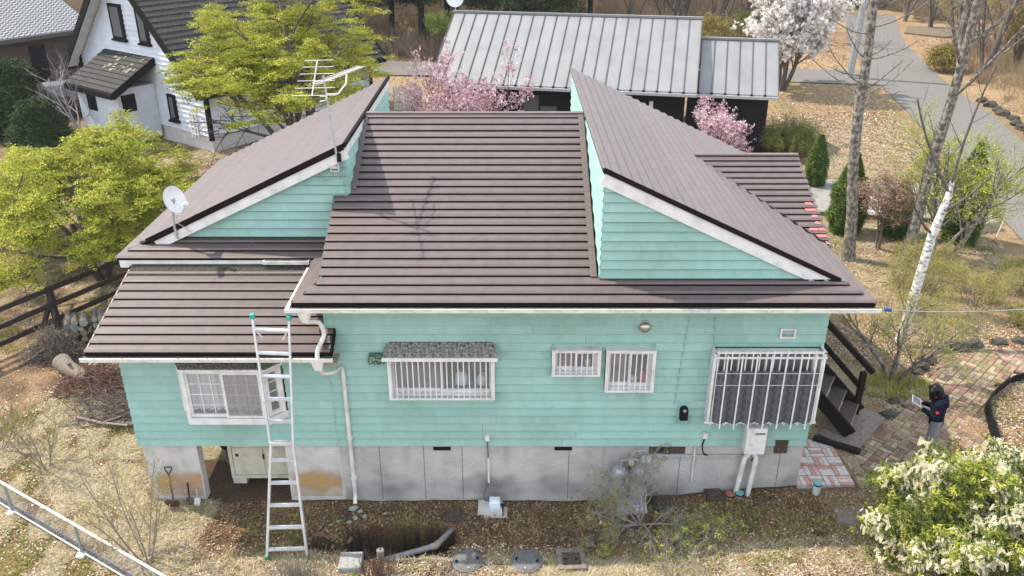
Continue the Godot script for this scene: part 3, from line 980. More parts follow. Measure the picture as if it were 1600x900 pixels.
	gr.quad(V(1.38, 3.9, -7.4), V(1.38, 3.9, -0.01), V(1.38, 5.87, -0.01), V(1.38, 5.87, -7.4))
	var gw := part(H, "right_gable", gr, M.teal_c)
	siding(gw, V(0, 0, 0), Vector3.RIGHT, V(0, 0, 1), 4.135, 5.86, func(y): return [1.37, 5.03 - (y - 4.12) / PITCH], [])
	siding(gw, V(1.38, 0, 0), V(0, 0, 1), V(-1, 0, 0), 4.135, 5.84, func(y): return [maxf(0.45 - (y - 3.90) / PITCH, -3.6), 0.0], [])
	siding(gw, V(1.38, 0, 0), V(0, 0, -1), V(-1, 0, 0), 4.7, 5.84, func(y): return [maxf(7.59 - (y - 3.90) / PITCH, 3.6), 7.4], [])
	var bl := B.new()
	bl.box(V(3.2, 4.125, 0.035), V(3.7, 0.05, 0.06))
	part(gw, "base_flashing", bl, M.mossdark)
	var gl := B.new()
	gl.quad(V(-6.1, 4.1, -1.66), V(-2.77, 4.1, -1.66), V(-2.77, 5.8, -1.66), V(-6.1, 4.16, -1.66))
	gl.quad(V(-2.77, 3.9, -1.66), V(-2.77, 3.9, -6.8), V(-2.77, 5.8, -6.8), V(-2.77, 5.8, -1.66))
	var gl2 := part(H, "left_gable", gl, M.teal_c)
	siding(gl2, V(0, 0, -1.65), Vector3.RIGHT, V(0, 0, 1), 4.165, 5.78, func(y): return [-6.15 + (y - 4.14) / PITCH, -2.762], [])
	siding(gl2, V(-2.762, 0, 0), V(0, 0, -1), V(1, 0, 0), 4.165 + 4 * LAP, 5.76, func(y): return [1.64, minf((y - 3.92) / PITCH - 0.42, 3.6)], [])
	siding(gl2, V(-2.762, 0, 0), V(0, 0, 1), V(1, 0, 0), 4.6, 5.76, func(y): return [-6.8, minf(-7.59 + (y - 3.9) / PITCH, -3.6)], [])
	bl = B.new()
	bl.box(V(-4.45, 4.155, -1.6), V(3.0, 0.05, 0.08))
	part(gl2, "base_flashing", bl, M.mossdark)
	# fascia under the left skirt
	var fs := pbox(H, "fascia", V(-4.93, 3.845, -1.235), V(3.44, 0.14, 0.03), M.white)
	pbox(fs, "fascia_return", V(-6.655, 3.845, -3.9), V(0.03, 0.14, 5.3), M.white)
	var sg := B.new()
	sg.bar(V(-4.2, 3.9, -1.17), V(-3.42, 3.9, -1.17), 0.09, 0.06)
	part(fs, "short_gutter", sg, M.white_dirty)
	pbox(fs, "short_gutter_bed", V(-3.81, 3.932, -1.17), V(0.72, 0.006, 0.06), M.gutter_in)
	# --- lower left lean-to roof ---
	var lo := part(H, "lower_roof", low_deck(), M.roof_edge)
	courses(lo, V(0, 3.06, 0.45), Vector3.RIGHT, back, 0.0, 1.55, func(d): return [-6.66 + d * 0.13, -2.83], 0.46)
	# mossy strip high on the lean-to; its dark colour also paints the gap shadow
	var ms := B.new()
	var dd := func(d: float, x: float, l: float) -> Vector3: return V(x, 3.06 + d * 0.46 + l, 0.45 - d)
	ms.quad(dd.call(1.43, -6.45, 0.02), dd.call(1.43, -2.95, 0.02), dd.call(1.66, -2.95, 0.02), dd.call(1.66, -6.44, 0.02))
	part(lo, "moss_shade_strip", ms, M.mossdark)
	de = B.new()
	de.box(V(-4.74, 3.04, 0.435), V(3.82, 0.045, 0.02))
	part(lo, "drip_edge", de, M.roof_edge)
	var ve := B.new()
	ve.bar(V(-2.82, 3.03, 0.44), V(-2.82, 3.24, 0.03), 0.025, 0.12)
	part(lo, "verge_end", ve, M.roof_edge)
	var vw := B.new()
	vw.bar(V(-6.65, 3.07, 0.45), V(-6.45, 3.785, -1.1), 0.02, 0.03)
	part(lo, "verge_trim", vw, M.roof_b)
	gutter(H, V(-3.4, 3.872, 0.45), V(5.56, 3.872, 0.45), V(0, 0, 1))
	gutter(H, V(-6.7, 3.012, 0.45), V(-2.78, 3.012, 0.45), V(0, 0, 1))
	var gret := B.new()
	gret.bar(V(-3.4, 3.84, 0.55), V(-3.4, 3.84, -1.0), 0.06, 0.06)
	part(H, "gutter", gret, M.white_dirty)
	pbox(H, "gutter_support", V(-2.95, 2.86, 0.3), V(0.4, 0.05, 0.3), M.tan_wall)
	# soffits
	var so := B.new()
	so.box(V(1.08, 3.8, 0.21), V(8.7, 0.02, 0.42))
	so.box(V(-4.74, 2.9, 0.21), V(3.8, 0.02, 0.42))
	part(H, "soffit", so, M.white_dirty)
	build_house_windows(H)
	build_house_fittings(H)

func roof_deck() -> B:
	var b := B.new()
	var f := func(x: float, d: float) -> Vector3: return V(x, 3.90 + PITCH * d, 0.45 - d)
	for q in [[-3.34, 5.5, 0.0, -3.0, 5.04, 0.45], [-3.0, 1.31, 0.45, -2.98, 1.31, 2.28], [-2.72, 1.31, 2.28, -2.72, 1.31, 4.02]]:
		var p := [f.call(q[0], q[2]), f.call(q[1], q[2]), f.call(q[4], q[5]), f.call(q[3], q[5])]
		b.hexa([p[0] - V(0, 0.05, 0), p[1] - V(0, 0.05, 0), p[2] - V(0, 0.05, 0), p[3] - V(0, 0.05, 0), p[0], p[1], p[2], p[3]])
	return b

func right_deck() -> B:
	var b := B.new()
	var f := func(x: float, z: float) -> Vector3: return V(x, 3.90 + PITCH * (5.517 - x), z)
	var p := [f.call(1.34, 0.05), f.call(5.06, 0.05), f.call(5.06, -7.45), f.call(1.34, -7.45)]
	b.hexa([p[0] - V(0, 0.05, 0), p[1] - V(0, 0.05, 0), p[2] - V(0, 0.05, 0), p[3] - V(0, 0.05, 0), p[0], p[1], p[2], p[3]])
	p = [f.call(5.06, 0.0), f.call(5.5, 0.4), f.call(5.5, -7.45), f.call(5.06, -7.45)]
	b.hexa([p[0] - V(0, 0.05, 0), p[1] - V(0, 0.05, 0), p[2] - V(0, 0.05, 0), p[3] - V(0, 0.05, 0), p[0], p[1], p[2], p[3]])
	return b

func porch_deck() -> B:
	var b := B.new()
	for s in [-1.0, 1.0]:
		var f := func(x: float, d: float) -> Vector3: return V(x, 3.88 + 0.384 * d, -4.23 + s * (2.45 - d))
		var p := [f.call(5.5, 0.0), f.call(5.6, 0.0), f.call(5.6, 2.45), f.call(3.5, 2.45)]
		b.hexa([p[0] - V(0, 0.04, 0), p[1] - V(0, 0.04, 0), p[2] - V(0, 0.04, 0), p[3] - V(0, 0.04, 0), p[0], p[1], p[2], p[3]])
	b.tri(V(5.4, 3.88, -1.9), V(5.4, 3.88, -6.5), V(5.4, 4.8, -4.23))
	return b

func left_deck() -> B:
	var b := B.new()
	var f := func(x: float, z: float) -> Vector3: return V(x, 3.92 + PITCH * (x + 6.7), z)
	var p := [f.call(-6.4, -1.48), f.call(-2.74, -1.48), f.call(-2.74, -6.8), f.call(-6.4, -6.8)]
	b.hexa([p[0] - V(0, 0.05, 0), p[1] - V(0, 0.05, 0), p[2] - V(0, 0.05, 0), p[3] - V(0, 0.05, 0), p[0], p[1], p[2], p[3]])
	p = [f.call(-6.69, -1.22), f.call(-6.4, -1.5), f.call(-6.4, -6.8), f.call(-6.69, -6.8)]
	b.hexa([p[0] - V(0, 0.04, 0), p[1] - V(0, 0.04, 0), p[2] - V(0, 0.04, 0), p[3] - V(0, 0.04, 0), p[0], p[1], p[2], p[3]])
	b.box(V(-4.85, 3.928, -1.42), V(3.6, 0.03, 0.42))
	return b

func low_deck() -> B:
	var b := B.new()
	var f := func(x: float, d: float) -> Vector3: return V(x, 3.04 + 0.46 * d, 0.45 - d)
	var p := [f.call(-6.65, 0.0), f.call(-2.83, 0.0), f.call(-2.83, 2.05), f.call(-6.45, 2.05)]
	b.hexa([p[0] - V(0, 0.05, 0), p[1] - V(0, 0.05, 0), p[2] - V(0, 0.05, 0), p[3] - V(0, 0.05, 0), p[0], p[1], p[2], p[3]])
	return b

func build_house_windows(H: Node3D) -> void:
	# wide barred window with a hood
	var w := window(H, -2.0, -0.29, 2.05, 2.79, true)
	grille(w, -2.0, -0.28, 2.04, 2.83, 19, 0.2)
	var hd := B.new()
	var hx0 := -2.06
	var hx1 := -0.24
	var y0 := 2.82
	var fz := 0.27
	for i in 8:   # curved hood, chamfered at both ends
		var t0 := i / 8.0
		var t1 := (i + 1) / 8.0
		var f := func(t: float) -> Array: return [lerpf(fz, 0.01, t), y0 + 0.05 + 0.17 * sin(t * PI / 2), 0.12 * t * t]
		var a: Array = f.call(t0)
		var b: Array = f.call(t1)
		hd.quad(V(hx0 + a[2], a[1], a[0]), V(hx1 - a[2], a[1], a[0]), V(hx1 - b[2], b[1], b[0]), V(hx0 + b[2], b[1], b[0]))
		hd.quad(V(hx0 + b[2], y0, b[0]), V(hx0 + a[2], y0, a[0]), V(hx0 + a[2], a[1], a[0]), V(hx0 + b[2], b[1], b[0]))
		hd.quad(V(hx1 - a[2], y0, a[0]), V(hx1 - b[2], y0, b[0]), V(hx1 - b[2], b[1], b[0]), V(hx1 - a[2], a[1], a[0]))
	var hood := part(w, "hood", hd, M.mossroof)
	M.mossroof.cull_mode = BaseMaterial3D.CULL_DISABLED
	pbox(w, "hood_lip", V(-1.15, y0 + 0.02, fz + 0.006), V(1.84, 0.06, 0.02), M.white)
	for q in [[-1.75, 0.2, 0.13], [-1.3, 0.16, 0.16], [-0.85, 0.24, 0.11], [-0.5, 0.18, 0.1]]:   # pale things on the sill inside
		var bb := B.new()
		bb.lathe([Vector2(0, 0), Vector2(q[2], 0.01), Vector2(q[2], q[1] * 0.6), Vector2(q[2] * 0.5, q[1]), Vector2(0, q[1])], 12, V(q[0], 2.1, -0.22))
		part(w, "sill_item", bb, M.bottle_white)
	# two small barred windows
	w = window(H, 0.66, 1.41, 2.47, 2.9, true)
	grille(w, 0.64, 1.43, 2.45, 2.93, 9, 0.14)
	var bt := B.new()
	bt.lathe([Vector2(0, 0), Vector2(0.05, 0), Vector2(0.05, 0.1), Vector2(0.02, 0.13), Vector2(0.02, 0.22), Vector2(0, 0.22)], 10, V(1.24, 2.52, -0.1))
	part(w, "sill_item", bt, M.bottle_white)
	pbox(w, "top_cap", V(1.035, 2.935, 0.08), V(0.8, 0.012, 0.16), M.white_dirty)
	w = window(H, 1.53, 2.29, 2.17, 2.89, true)
	grille(w, 1.51, 2.31, 2.15, 2.92, 9, 0.14)
	pbox(w, "top_cap", V(1.91, 2.925, 0.08), V(0.81, 0.012, 0.16), M.white)
	bt = B.new()
	bt.lathe([Vector2(0, 0), Vector2(0.055, 0), Vector2(0.055, 0.15), Vector2(0.025, 0.18), Vector2(0, 0.2)], 10, V(2.15, 2.23, -0.08))
	part(w, "shampoo_bottle", bt, M.pink)
	pbox(w, "sill_item", V(2.01, 2.28, -0.08), V(0.1, 0.1, 0.08), M.bottle_white)
	# large barred window with a dark sun screen tied behind the bars
	w = window(H, 3.29, 4.95, 1.64, 2.9, false)
	var g := B.new()
	g.box(V(4.12, 2.93, 0.2), V(1.78, 0.03, 0.04))
	g.box(V(4.12, 2.85, 0.235), V(1.8, 0.035, 0.015))
	g.box(V(4.1, 1.62, 0.235), V(1.84, 0.035, 0.015))
	for x in [3.24, 4.99]: g.box(V(x, 2.26, 0.12), V(0.04, 1.36, 0.2))
	part(w, "grille_frame", g, M.white)
	for i in 16:
		var x := 3.29 + i * 0.111
		pbox(w, "bar", V(x, 2.26, 0.212), V(0.02, 1.42, 0.012), M.white)
	for i in 7:
		var x := 3.42 + i * 0.235
		pbox(w, "front_bar", V(x, 2.23, 0.296), V(0.022, 1.4, 0.014), M.white)
	# the screen: pleated dark panels that bulge between the bars
	for i in 7:
		var x0 := 3.3 + i * 0.235
		var x1 := minf(x0 + 0.235, 4.93)
		var sb := B.new()
		for j in 13:
			var ya := 2.62 - j * 0.076
			var yb := ya - 0.076
			for k in 6:
				b_col(sb, i, j, k)
				var ua := k / 6.0
				var ub := (k + 1) / 6.0
				var za := 0.228 + 0.05 * sin(ua * PI) + (0.004 if j % 2 else 0.0)
				var zb := 0.228 + 0.05 * sin(ub * PI) + (0.004 if j % 2 else 0.0)
				var drop := 0.004 * sin(ua * PI)
				var dropb := 0.004 * sin(ub * PI)
				sb.quad(V(lerpf(x0, x1, ua), yb - drop, za + 0.014), V(lerpf(x0, x1, ub), yb - dropb, zb + 0.014), V(lerpf(x0, x1, ub), ya - dropb, zb), V(lerpf(x0, x1, ua), ya - drop, za))
				sb.quad(V(lerpf(x0, x1, ua), yb - drop - 0.008, za), V(lerpf(x0, x1, ub), yb - dropb - 0.008, zb), V(lerpf(x0, x1, ub), yb - dropb, zb + 0.014), V(lerpf(x0, x1, ua), yb - drop, za + 0.014))
		var pn := part(w, "sun_screen", sb, M.screenpanel)
		M.screenpanel.cull_mode = BaseMaterial3D.CULL_DISABLED
	var st := B.new()
	for q in [2.6, 2.38]: st.bar(V(3.26, q, 0.3), V(4.96, q, 0.3), 0.006, 0.006)
	part(w, "cord", st, M.white)
	# bay window on the left
	var bay := Node3D.new()
	bay.name = "bay_window"
	H.add_child(bay)
	var x0 := -5.3
	var x1 := -4.02
	var z := 0.24
	var yb := 1.72
	var yt := 2.6
	var roof := B.new()
	roof.hexa([V(-5.34, 2.646, 0.27), V(-3.96, 2.646, 0.27), V(-3.72, 2.646, 0.0), V(-5.5, 2.646, 0.0), V(-5.34, 2.66, 0.27), V(-3.96, 2.66, 0.27), V(-3.72, 2.7, 0.0), V(-5.5, 2.7, 0.0)])
	part(bay, "bay_roof", roof, M.mossroof)
	var fr := B.new()
	fr.slab([Vector2(-5.46, 0.02), Vector2(x0 - 0.03, z + 0.03), Vector2(x1 + 0.03, z + 0.03), Vector2(-3.73, 0.02)], yb - 0.12, yb)
	fr.slab([Vector2(-5.46, 0.02), Vector2(x0 - 0.03, z + 0.03), Vector2(x1 + 0.03, z + 0.03), Vector2(-3.73, 0.02)], yt, yt + 0.045)
	for q in [[x0, z], [x1, z], [-5.43, 0.03], [-3.8, 0.03]]: fr.box(V(q[0], (yb + yt) / 2, q[1]), V(0.06, yt - yb, 0.06))
	part(bay, "bay_frame", fr, M.white)
	for k in 2:
		var a := x0 + 0.03 if k == 0 else (x0 + x1) / 2 - 0.02
		var b2 := (x0 + x1) / 2 + 0.02 if k == 0 else x1 - 0.03
		var zz := z - 0.005 + 0.03 * k
		var s := B.new()
		for q in [yb + 0.045, yt - 0.02]: s.box(V((a + b2) / 2, q, zz), V(b2 - a, 0.05 if q < 2 else 0.035, 0.028))
		for q in [a + 0.02, b2 - 0.02]: s.box(V(q, (yb + yt) / 2 + 0.016, zz), V(0.04, yt - yb - 0.11, 0.028))
		part(bay, "sash", s, M.white)
		var pn := pbox(bay, "pane", V((a + b2) / 2, (yb + yt) / 2 + 0.01, zz - 0.004), V(b2 - a - 0.08, yt - yb - 0.1, 0.006), M.glass)
		if k == 1: pbox(bay, "insect_screen", V((a + b2) / 2, (yb + yt) / 2 + 0.01, zz + 0.02), V(b2 - a - 0.08, yt - yb - 0.1, 0.003), M.glass_frost)
		for i in [1, 2]: pbox(bay, "muntin", V(lerpf(a + 0.04, b2 - 0.04, i / 3.0), (yb + yt) / 2, zz + 0.004), V(0.012, yt - yb - 0.1, 0.01), M.white)
		for i in [1, 2, 3]: pbox(bay, "muntin", V((a + b2) / 2, lerpf(yb + 0.05, yt - 0.03, i / 4.0), zz + 0.006), V(b2 - a - 0.08, 0.012, 0.01), M.white)
	# slanted right side light, and the left one
	for q in [[V(x1, 0, z), V(-3.8, 0, 0.03)], [V(-5.43, 0, 0.03), V(x0, 0, z)]]:
		var p: Vector3 = q[0]
		var r: Vector3 = q[1]
		var d := (r - p).normalized()
		var nn := V(-d.z, 0, d.x) * -1.0
		var s := B.new()
		for y in [yb + 0.05, yt - 0.03]: s.bar(p + d * 0.03 + V(0, y, 0), r - d * 0.03 + V(0, y, 0), 0.04, 0.07)
		for t in [0.05, (r - p).length() - 0.05]: s.bar(p + d * t + V(0, yb + 0.08, 0), p + d * t + V(0, yt - 0.06, 0), 0.04, 0.06, d)
		part(bay, "side_sash", s, M.white)
		var sp := B.new()
		sp.bar(p + d * 0.07 + V(0, (yb + yt) / 2, 0), r - d * 0.07 + V(0, (yb + yt) / 2, 0), 0.006, yt - yb - 0.14)
		part(bay, "pane", sp, M.glass)
		for i in 3:
			var mb := B.new()
			var y := lerpf(yb + 0.08, yt - 0.06, (i + 1) / 4.0)
			mb.bar(p + d * 0.06 + V(0, y, 0), r - d * 0.06 + V(0, y, 0), 0.012, 0.012)
			part(bay, "muntin", mb, M.white)
	for q in [[x0 + 0.03, x1 - 0.03]]:
		for k in 2:
			var cu := B.new()
			var a: float = q[0] if k == 0 else (q[0] + q[1]) / 2
			var b2: float = (q[0] + q[1]) / 2 if k == 0 else q[1]
			var n := 56
			for i in n:
				var ta := i / float(n)
				var tb := (i + 1) / float(n)
				var zf := func(t: float) -> float: return z - 0.12 + 0.028 * sin(t * 30.0 + k) + 0.016 * sin(t * 71.0)
				var sc := func(t: float) -> float: return yb + 0.07 + 0.02 * absf(sin(t * PI * 6))
				cu.quad(V(lerpf(a, b2, ta), sc.call(ta), zf.call(ta)), V(lerpf(a, b2, tb), sc.call(tb), zf.call(tb)), V(lerpf(a, b2, tb), yt, zf.call(tb)), V(lerpf(a, b2, ta), yt, zf.call(ta)))
			part(bay, "curtain", cu, M.curtain)
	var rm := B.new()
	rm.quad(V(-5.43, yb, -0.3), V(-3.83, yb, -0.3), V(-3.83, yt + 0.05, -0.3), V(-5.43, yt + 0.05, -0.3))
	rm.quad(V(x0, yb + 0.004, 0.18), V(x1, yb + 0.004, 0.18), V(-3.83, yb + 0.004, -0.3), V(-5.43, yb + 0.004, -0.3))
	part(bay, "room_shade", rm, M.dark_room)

func b_col(sb: B, i: int, j: int, k: int) -> void:   # woven stripes of the screen cloth
	var g := 1.0
	if k == 1 or k == 4: g = 1.25
	elif (j + (k / 3)) % 2: g = 0.62
	sb.col = Color(g, g, g)

func pipe(parent: Node, called: String, pts: Array, r: float, mat: Material, sides := 10) -> MeshInstance3D:
	var b := B.new()
	# round the corners a little
	var q := [pts[0]]
	for i in range(1, pts.size() - 1):
		var a: Vector3 = pts[i - 1]
		var c: Vector3 = pts[i]
		var e: Vector3 = pts[i + 1]
		var k := minf(minf((c - a).length(), (e - c).length()) * 0.4, r * 2.2)
		q.append(c + (a - c).normalized() * k)
		q.append(c + ((a - c).normalized() + (e - c).normalized()) * k * 0.28)
		q.append(c + (e - c).normalized() * k)
	q.append(pts[-1])
	b.tube(q, [r], sides)
	return part(parent, called, b, mat)

func build_house_fittings(H: Node3D) -> void:
	# downpipes
	var dp := pipe(H, "downpipe", [V(-3.13, 3.72, 0.52), V(-3.13, 3.64, 0.5), V(-2.95, 3.6, 0.4), V(-2.9, 3.34, 0.36), V(-3.02, 3.14, 0.5), V(-3.02, 2.9, 0.52)], 0.036, M.pipe_white)
	var hp := B.new()
	for q in [V(-3.13, 3.75, 0.51), V(-3.02, 2.9, 0.5)]: hp.hexa([q + V(-0.05, -0.1, 0.05), q + V(0.05, -0.1, 0.05), q + V(0.05, -0.1, -0.05), q + V(-0.05, -0.1, -0.05), q + V(-0.1, 0.06, 0.07), q + V(0.1, 0.06, 0.07), q + V(0.1, 0.06, -0.07), q + V(-0.1, 0.06, -0.07)])
	part(dp, "hopper", hp, M.pipe_white)
	dp = pipe(H, "downpipe", [V(-3.0, 2.84, 0.48), V(-3.0, 2.68, 0.44), V(-2.84, 2.62, 0.3), V(-2.76, 2.6, 0.075), V(-2.75, 2.45, 0.07), V(-2.75, -0.04, 0.07), V(-2.75, -0.14, 0.16)], 0.036, M.pipe_white)
	for y in [2.2, 1.2, 0.35]: pbox(dp, "clip", V(-2.75, y, 0.05), V(0.1, 0.025, 0.1), M.pipe_white)
	# vents
	var v1 := B.new()
	v1.hexa([V(-2.33, 2.66, 0.13), V(-2.06, 2.66, 0.13), V(-2.06, 2.66, 0.0), V(-2.33, 2.66, 0.0), V(-2.31, 2.79, 0.11), V(-2.08, 2.79, 0.11), V(-2.08, 2.83, 0.0), V(-2.31, 2.83, 0.0)])
	part(H, "vent_hood", v1, M.teal_vent)
	var sv := B.new()
	sv.box(V(4.4, 3.265, 0.03), V(0.25, 0.03, 0.05)); sv.box(V(4.4, 3.115, 0.03), V(0.25, 0.03, 0.05))
	sv.box(V(4.29, 3.19, 0.03), V(0.03, 0.12, 0.05)); sv.box(V(4.51, 3.19, 0.03), V(0.03, 0.12, 0.05))
	var svp := part(H, "square_vent", sv, M.white)
	pbox(svp, "vent_back", V(4.4, 3.19, 0.016), V(0.2, 0.13, 0.01), M.black)
	for i in 5: pbox(svp, "louvre", V(4.4, 3.14 + i * 0.025, 0.028), V(0.19, 0.008, 0.02), M.galv, Basis(Vector3.RIGHT, 0.5))
	# surface wires and small boxes
	pipe(H, "wire", [V(2.83, 3.7, 0.034), V(2.8, 3.4, 0.034), V(2.72, 2.2, 0.034), V(2.7, 1.8, 0.034)], 0.008, M.teal_c, 6)
	pipe(H, "wire", [V(3.2, 3.75, 0.034), V(3.24, 3.0, 0.034), V(3.22, 2.6, 0.034)], 0.008, M.teal_c, 6)
	pipe(H, "wire", [V(3.26, 3.6, 0.03), V(3.2, 3.58, 0.05), V(3.14, 3.62, 0.03)], 0.007, M.galv, 6)
	for q in [[-0.42, 1.18], [3.27, 1.23]]:
		var jb := pbox(H, "junction_box", V(q[0], q[1], 0.05), V(0.08, 0.11, 0.06), M.white_dirty)
		pbox(jb, "box_lid", V(q[0], q[1], 0.084), V(0.07, 0.09, 0.008), M.white)
	pipe(H, "pump_cable", [V(-0.42, 1.12, 0.05), V(-0.41, 0.78, 0.03), V(-0.41, 0.2, 0.03), V(-0.5, 0.0, 0.05), V(-0.48, -0.12, 0.1), V(-0.36, -0.08, 0.14)], 0.012, M.grey_plastic, 6)
	pipe(H, "conduit", [V(-0.405, 0.75, 0.03), V(-0.405, 0.22, 0.03)], 0.02, M.pipe_white, 8)
	pipe(H, "heater_cable", [V(3.27, 1.17, 0.05), V(3.24, 1.0, 0.05), V(3.28, 0.85, 0.05), V(3.36, 0.8, 0.04)], 0.012, M.black, 6)
	pipe(H, "conduit", [V(3.13, 0.98, 0.03), V(3.13, 0.25, 0.03)], 0.018, M.pipe_white, 8)
	pipe(H, "water_pipe", [V(2.3, 0.79, 0.04), V(4.35, 0.8, 0.04), V(4.35, 0.9, 0.04), V(4.28, 1.0, 0.05)], 0.016, M.galv, 8)
	var oh := pbox(H, "old_vent_patch", V(4.6, 0.98, 0.0), V(0.22, 0.26, 0.08), M.olive)
	pbox(oh, "patch_panel", V(4.6, 0.94, 0.043), V(0.15, 0.14, 0.01), M.iron_rust)
	# wall lamp
	var L := thing("wall_lamp", "round chrome dome lamp high on the teal wall", "wall lamp", V(2.11, 3.31, 0.02))
	var lb := B.new()
	lb.lathe([Vector2(0, 0), Vector2(0.11, 0), Vector2(0.11, 0.025), Vector2(0.1, 0.03)], 20, Vector3.ZERO, Basis(Vector3.RIGHT, PI / 2))
	part(L, "base_ring", lb, M.galv)
	lb = B.new()
	var pf := []
	for i in 9: pf.append(Vector2(0.1 * cos(i * PI / 16), 0.03 + 0.085 * sin(i * PI / 16)))
	lb.lathe(pf, 20, Vector3.ZERO, Basis(Vector3.RIGHT, PI / 2))
	part(L, "dome", lb, M.steel)
	# electricity meter
	var E := thing("power_meter", "small black round power meter with looped cables on the teal wall", "power meter", V(2.86, 1.72, 0.026))
	pbox(E, "back_plate", V(0, 0, 0.012), V(0.2, 0.3, 0.02), M.teal_b)
	var mb := B.new()
	mb.box(V(0, -0.04, 0.07), V(0.13, 0.18, 0.1))
	mb.lathe([Vector2(0, 0), Vector2(0.07, 0), Vector2(0.068, 0.06), Vector2(0.045, 0.085), Vector2(0, 0.09)], 16, V(0, 0.05, 0.04), Basis(Vector3.RIGHT, PI / 2))
	part(E, "meter_body", mb, M.black)
	var mg := B.new()
	mg.lathe([Vector2(0, 0), Vector2(0.03, 0), Vector2(0.02, 0.02), Vector2(0, 0.025)], 12, V(0, 0.07, 0.128), Basis(Vector3.RIGHT, PI / 2))
	part(E, "meter_dial", mg, M.galv)
	pipe(E, "cable", [V(-0.05, -0.12, 0.04), V(-0.06, -0.24, 0.05), V(-0.12, -0.26, 0.04), V(-0.13, -0.12, 0.03)], 0.009, M.teal_b, 6)
	pipe(E, "cable", [V(0.03, -0.12, 0.04), V(0.05, -0.26, 0.05), V(0.13, -0.26, 0.04), V(0.14, -0.1, 0.03)], 0.009, M.teal_b, 6)
	# gas water heater
	var G := thing("water_heater", "white wall hung gas water heater under the barred window", "water heater", V(4.09, 0.97, 0.03))
	var hb := B.new()
	var s := 0.012
	hb.slab([Vector2(-0.17, 0.0), Vector2(-0.17, 0.2 - s), Vector2(-0.17 + s, 0.2), Vector2(0.17 - s, 0.2), Vector2(0.17, 0.2 - s), Vector2(0.17, 0.0)], 0.0, 0.52)
	part(G, "case", hb, M.white)
	pbox(G, "flue_slot", V(0.05, 0.42, 0.203), V(0.17, 0.028, 0.012), M.steel)
	pbox(G, "flue_grid", V(0.05, 0.42, 0.21), V(0.15, 0.012, 0.004), M.black)
	pbox(G, "rating_plate", V(-0.06, 0.31, 0.202), V(0.12, 0.1, 0.004), M.white_dirty)
	pbox(G, "label_plate", V(-0.08, 0.19, 0.202), V(0.08, 0.05, 0.004), M.beige)
	for q in [V(0.11, 0.29, 0.2), V(-0.1, 0.22, 0.2), V(0.11, 0.24, 0.2)]: pbox(G, "screw", q, V(0.012, 0.012, 0.006), M.galv)
	pipe(G, "wrapped_pipe", [V(-0.05, 0.0, 0.1), V(-0.06, -0.08, 0.11), V(-0.12, -0.15, 0.1), V(-0.2, -0.92, 0.12)], 0.045, M.pipe_white, 12)
	pipe(G, "wrapped_pipe", [V(0.0, -0.02, 0.12), V(0.06, -0.1, 0.14), V(0.06, -0.28, 0.13), V(0.0, -0.98, 0.14)], 0.043, M.pipe_white, 12)
	pipe(G, "hose", [V(0.08, 0.0, 0.1), V(0.08, -0.09, 0.12), V(0.02, -0.14, 0.12), V(0.01, -0.22, 0.08)], 0.012, M.black, 6)
	pbox(G, "top_bracket", V(0.0, 0.535, 0.02), V(0.3, 0.03, 0.04), M.grey_plastic)
	# satellite dish
	var D := thing("satellite_dish", "white satellite dish on a grey pole at the left gable", "satellite dish", V(-5.74, 4.2, -1.48))
	var pl := B.new()
	pl.tube([V(0.03, 0.0, 0.0), V(0.02, 0.22, 0.0), V(0.04, 0.66, 0.0)], [0.022], 8)
	part(D, "pole", pl, M.galv)
	var dish := B.new()
	var bs := Basis(V(0.35, 0.0, 0.94), V(0, 1, 0), V(0, 0, 1))
	var dn := V(0.86, 0.38, 0.34).normalized()
	bs = Basis(dn.cross(V(0, 1, 0)).normalized(), dn, dn.cross(V(0, 1, 0)).normalized().cross(dn))
	var dc := V(0.08, 0.7, 0.02)
	var dpf := []
	for i in 9:
		var r := 0.225 * i / 8.0
		dpf.append(Vector2(r, 0.9 * r * r))
	dpf.append(Vector2(0.232, 0.05))
	dpf.append(Vector2(0.2, 0.025))
	dpf.append(Vector2(0.0, -0.012))
	dish.lathe(dpf, 28, dc, bs)
	part(D, "reflector", dish, M.white)
	var am := B.new()
	var foot := dc + bs * V(0, 0.0, 0) + bs.z * 0.2
	foot = dc + V(0.02, -0.24, 0.02)
	var head := dc + bs.y * 0.3 + V(-0.02, -0.15, 0)
	am.tube([foot, foot + V(0.09, -0.02, 0.0), head], [0.012], 8)
	part(D, "arm", am, M.white)
	am = B.new()
	am.lathe([Vector2(0, -0.05), Vector2(0.03, -0.05), Vector2(0.045, 0.04), Vector2(0, 0.05)], 12, head, bs)
	part(D, "receiver", am, M.white)
	pbox(D, "clamp", dc - bs.y * 0.02 + V(0, -0.02, 0), V(0.09, 0.09, 0.07), M.steel)
	pbox(D, "mount_plate", V(0.14, 0.18, -0.02), V(0.13, 0.16, 0.02), M.white_dirty, Basis(Vector3.BACK, 0.4))
	pipe(D, "cable", [V(0.1, 0.44, 0.03), V(0.1, 0.3, 0.05), V(0.2, 0.22, 0.03), V(0.3, 0.12, 0.02)], 0.006, M.galv, 6)
	# television aerial
	var A := thing("tv_aerial", "television aerial on a leaning mast at the left gable peak", "tv aerial", V(-2.86, 5.45, -1.46))
	var ms := B.new()
	ms.tube([V(0.02, 0, 0), V(-0.09, 1.5, 0)], [0.017], 8)
	part(A, "mast", ms, M.galv)
	pbox(A, "clamp", V(0.04, 0.18, 0.0), V(0.06, 0.14, 0.05), M.black)
	var bm := B.new()
	bm.bar(V(-0.3, 1.62, -0.62), V(-0.18, 1.3, 0.5), 0.016, 0.016)
	part(A, "vhf_boom", bm, M.galv)
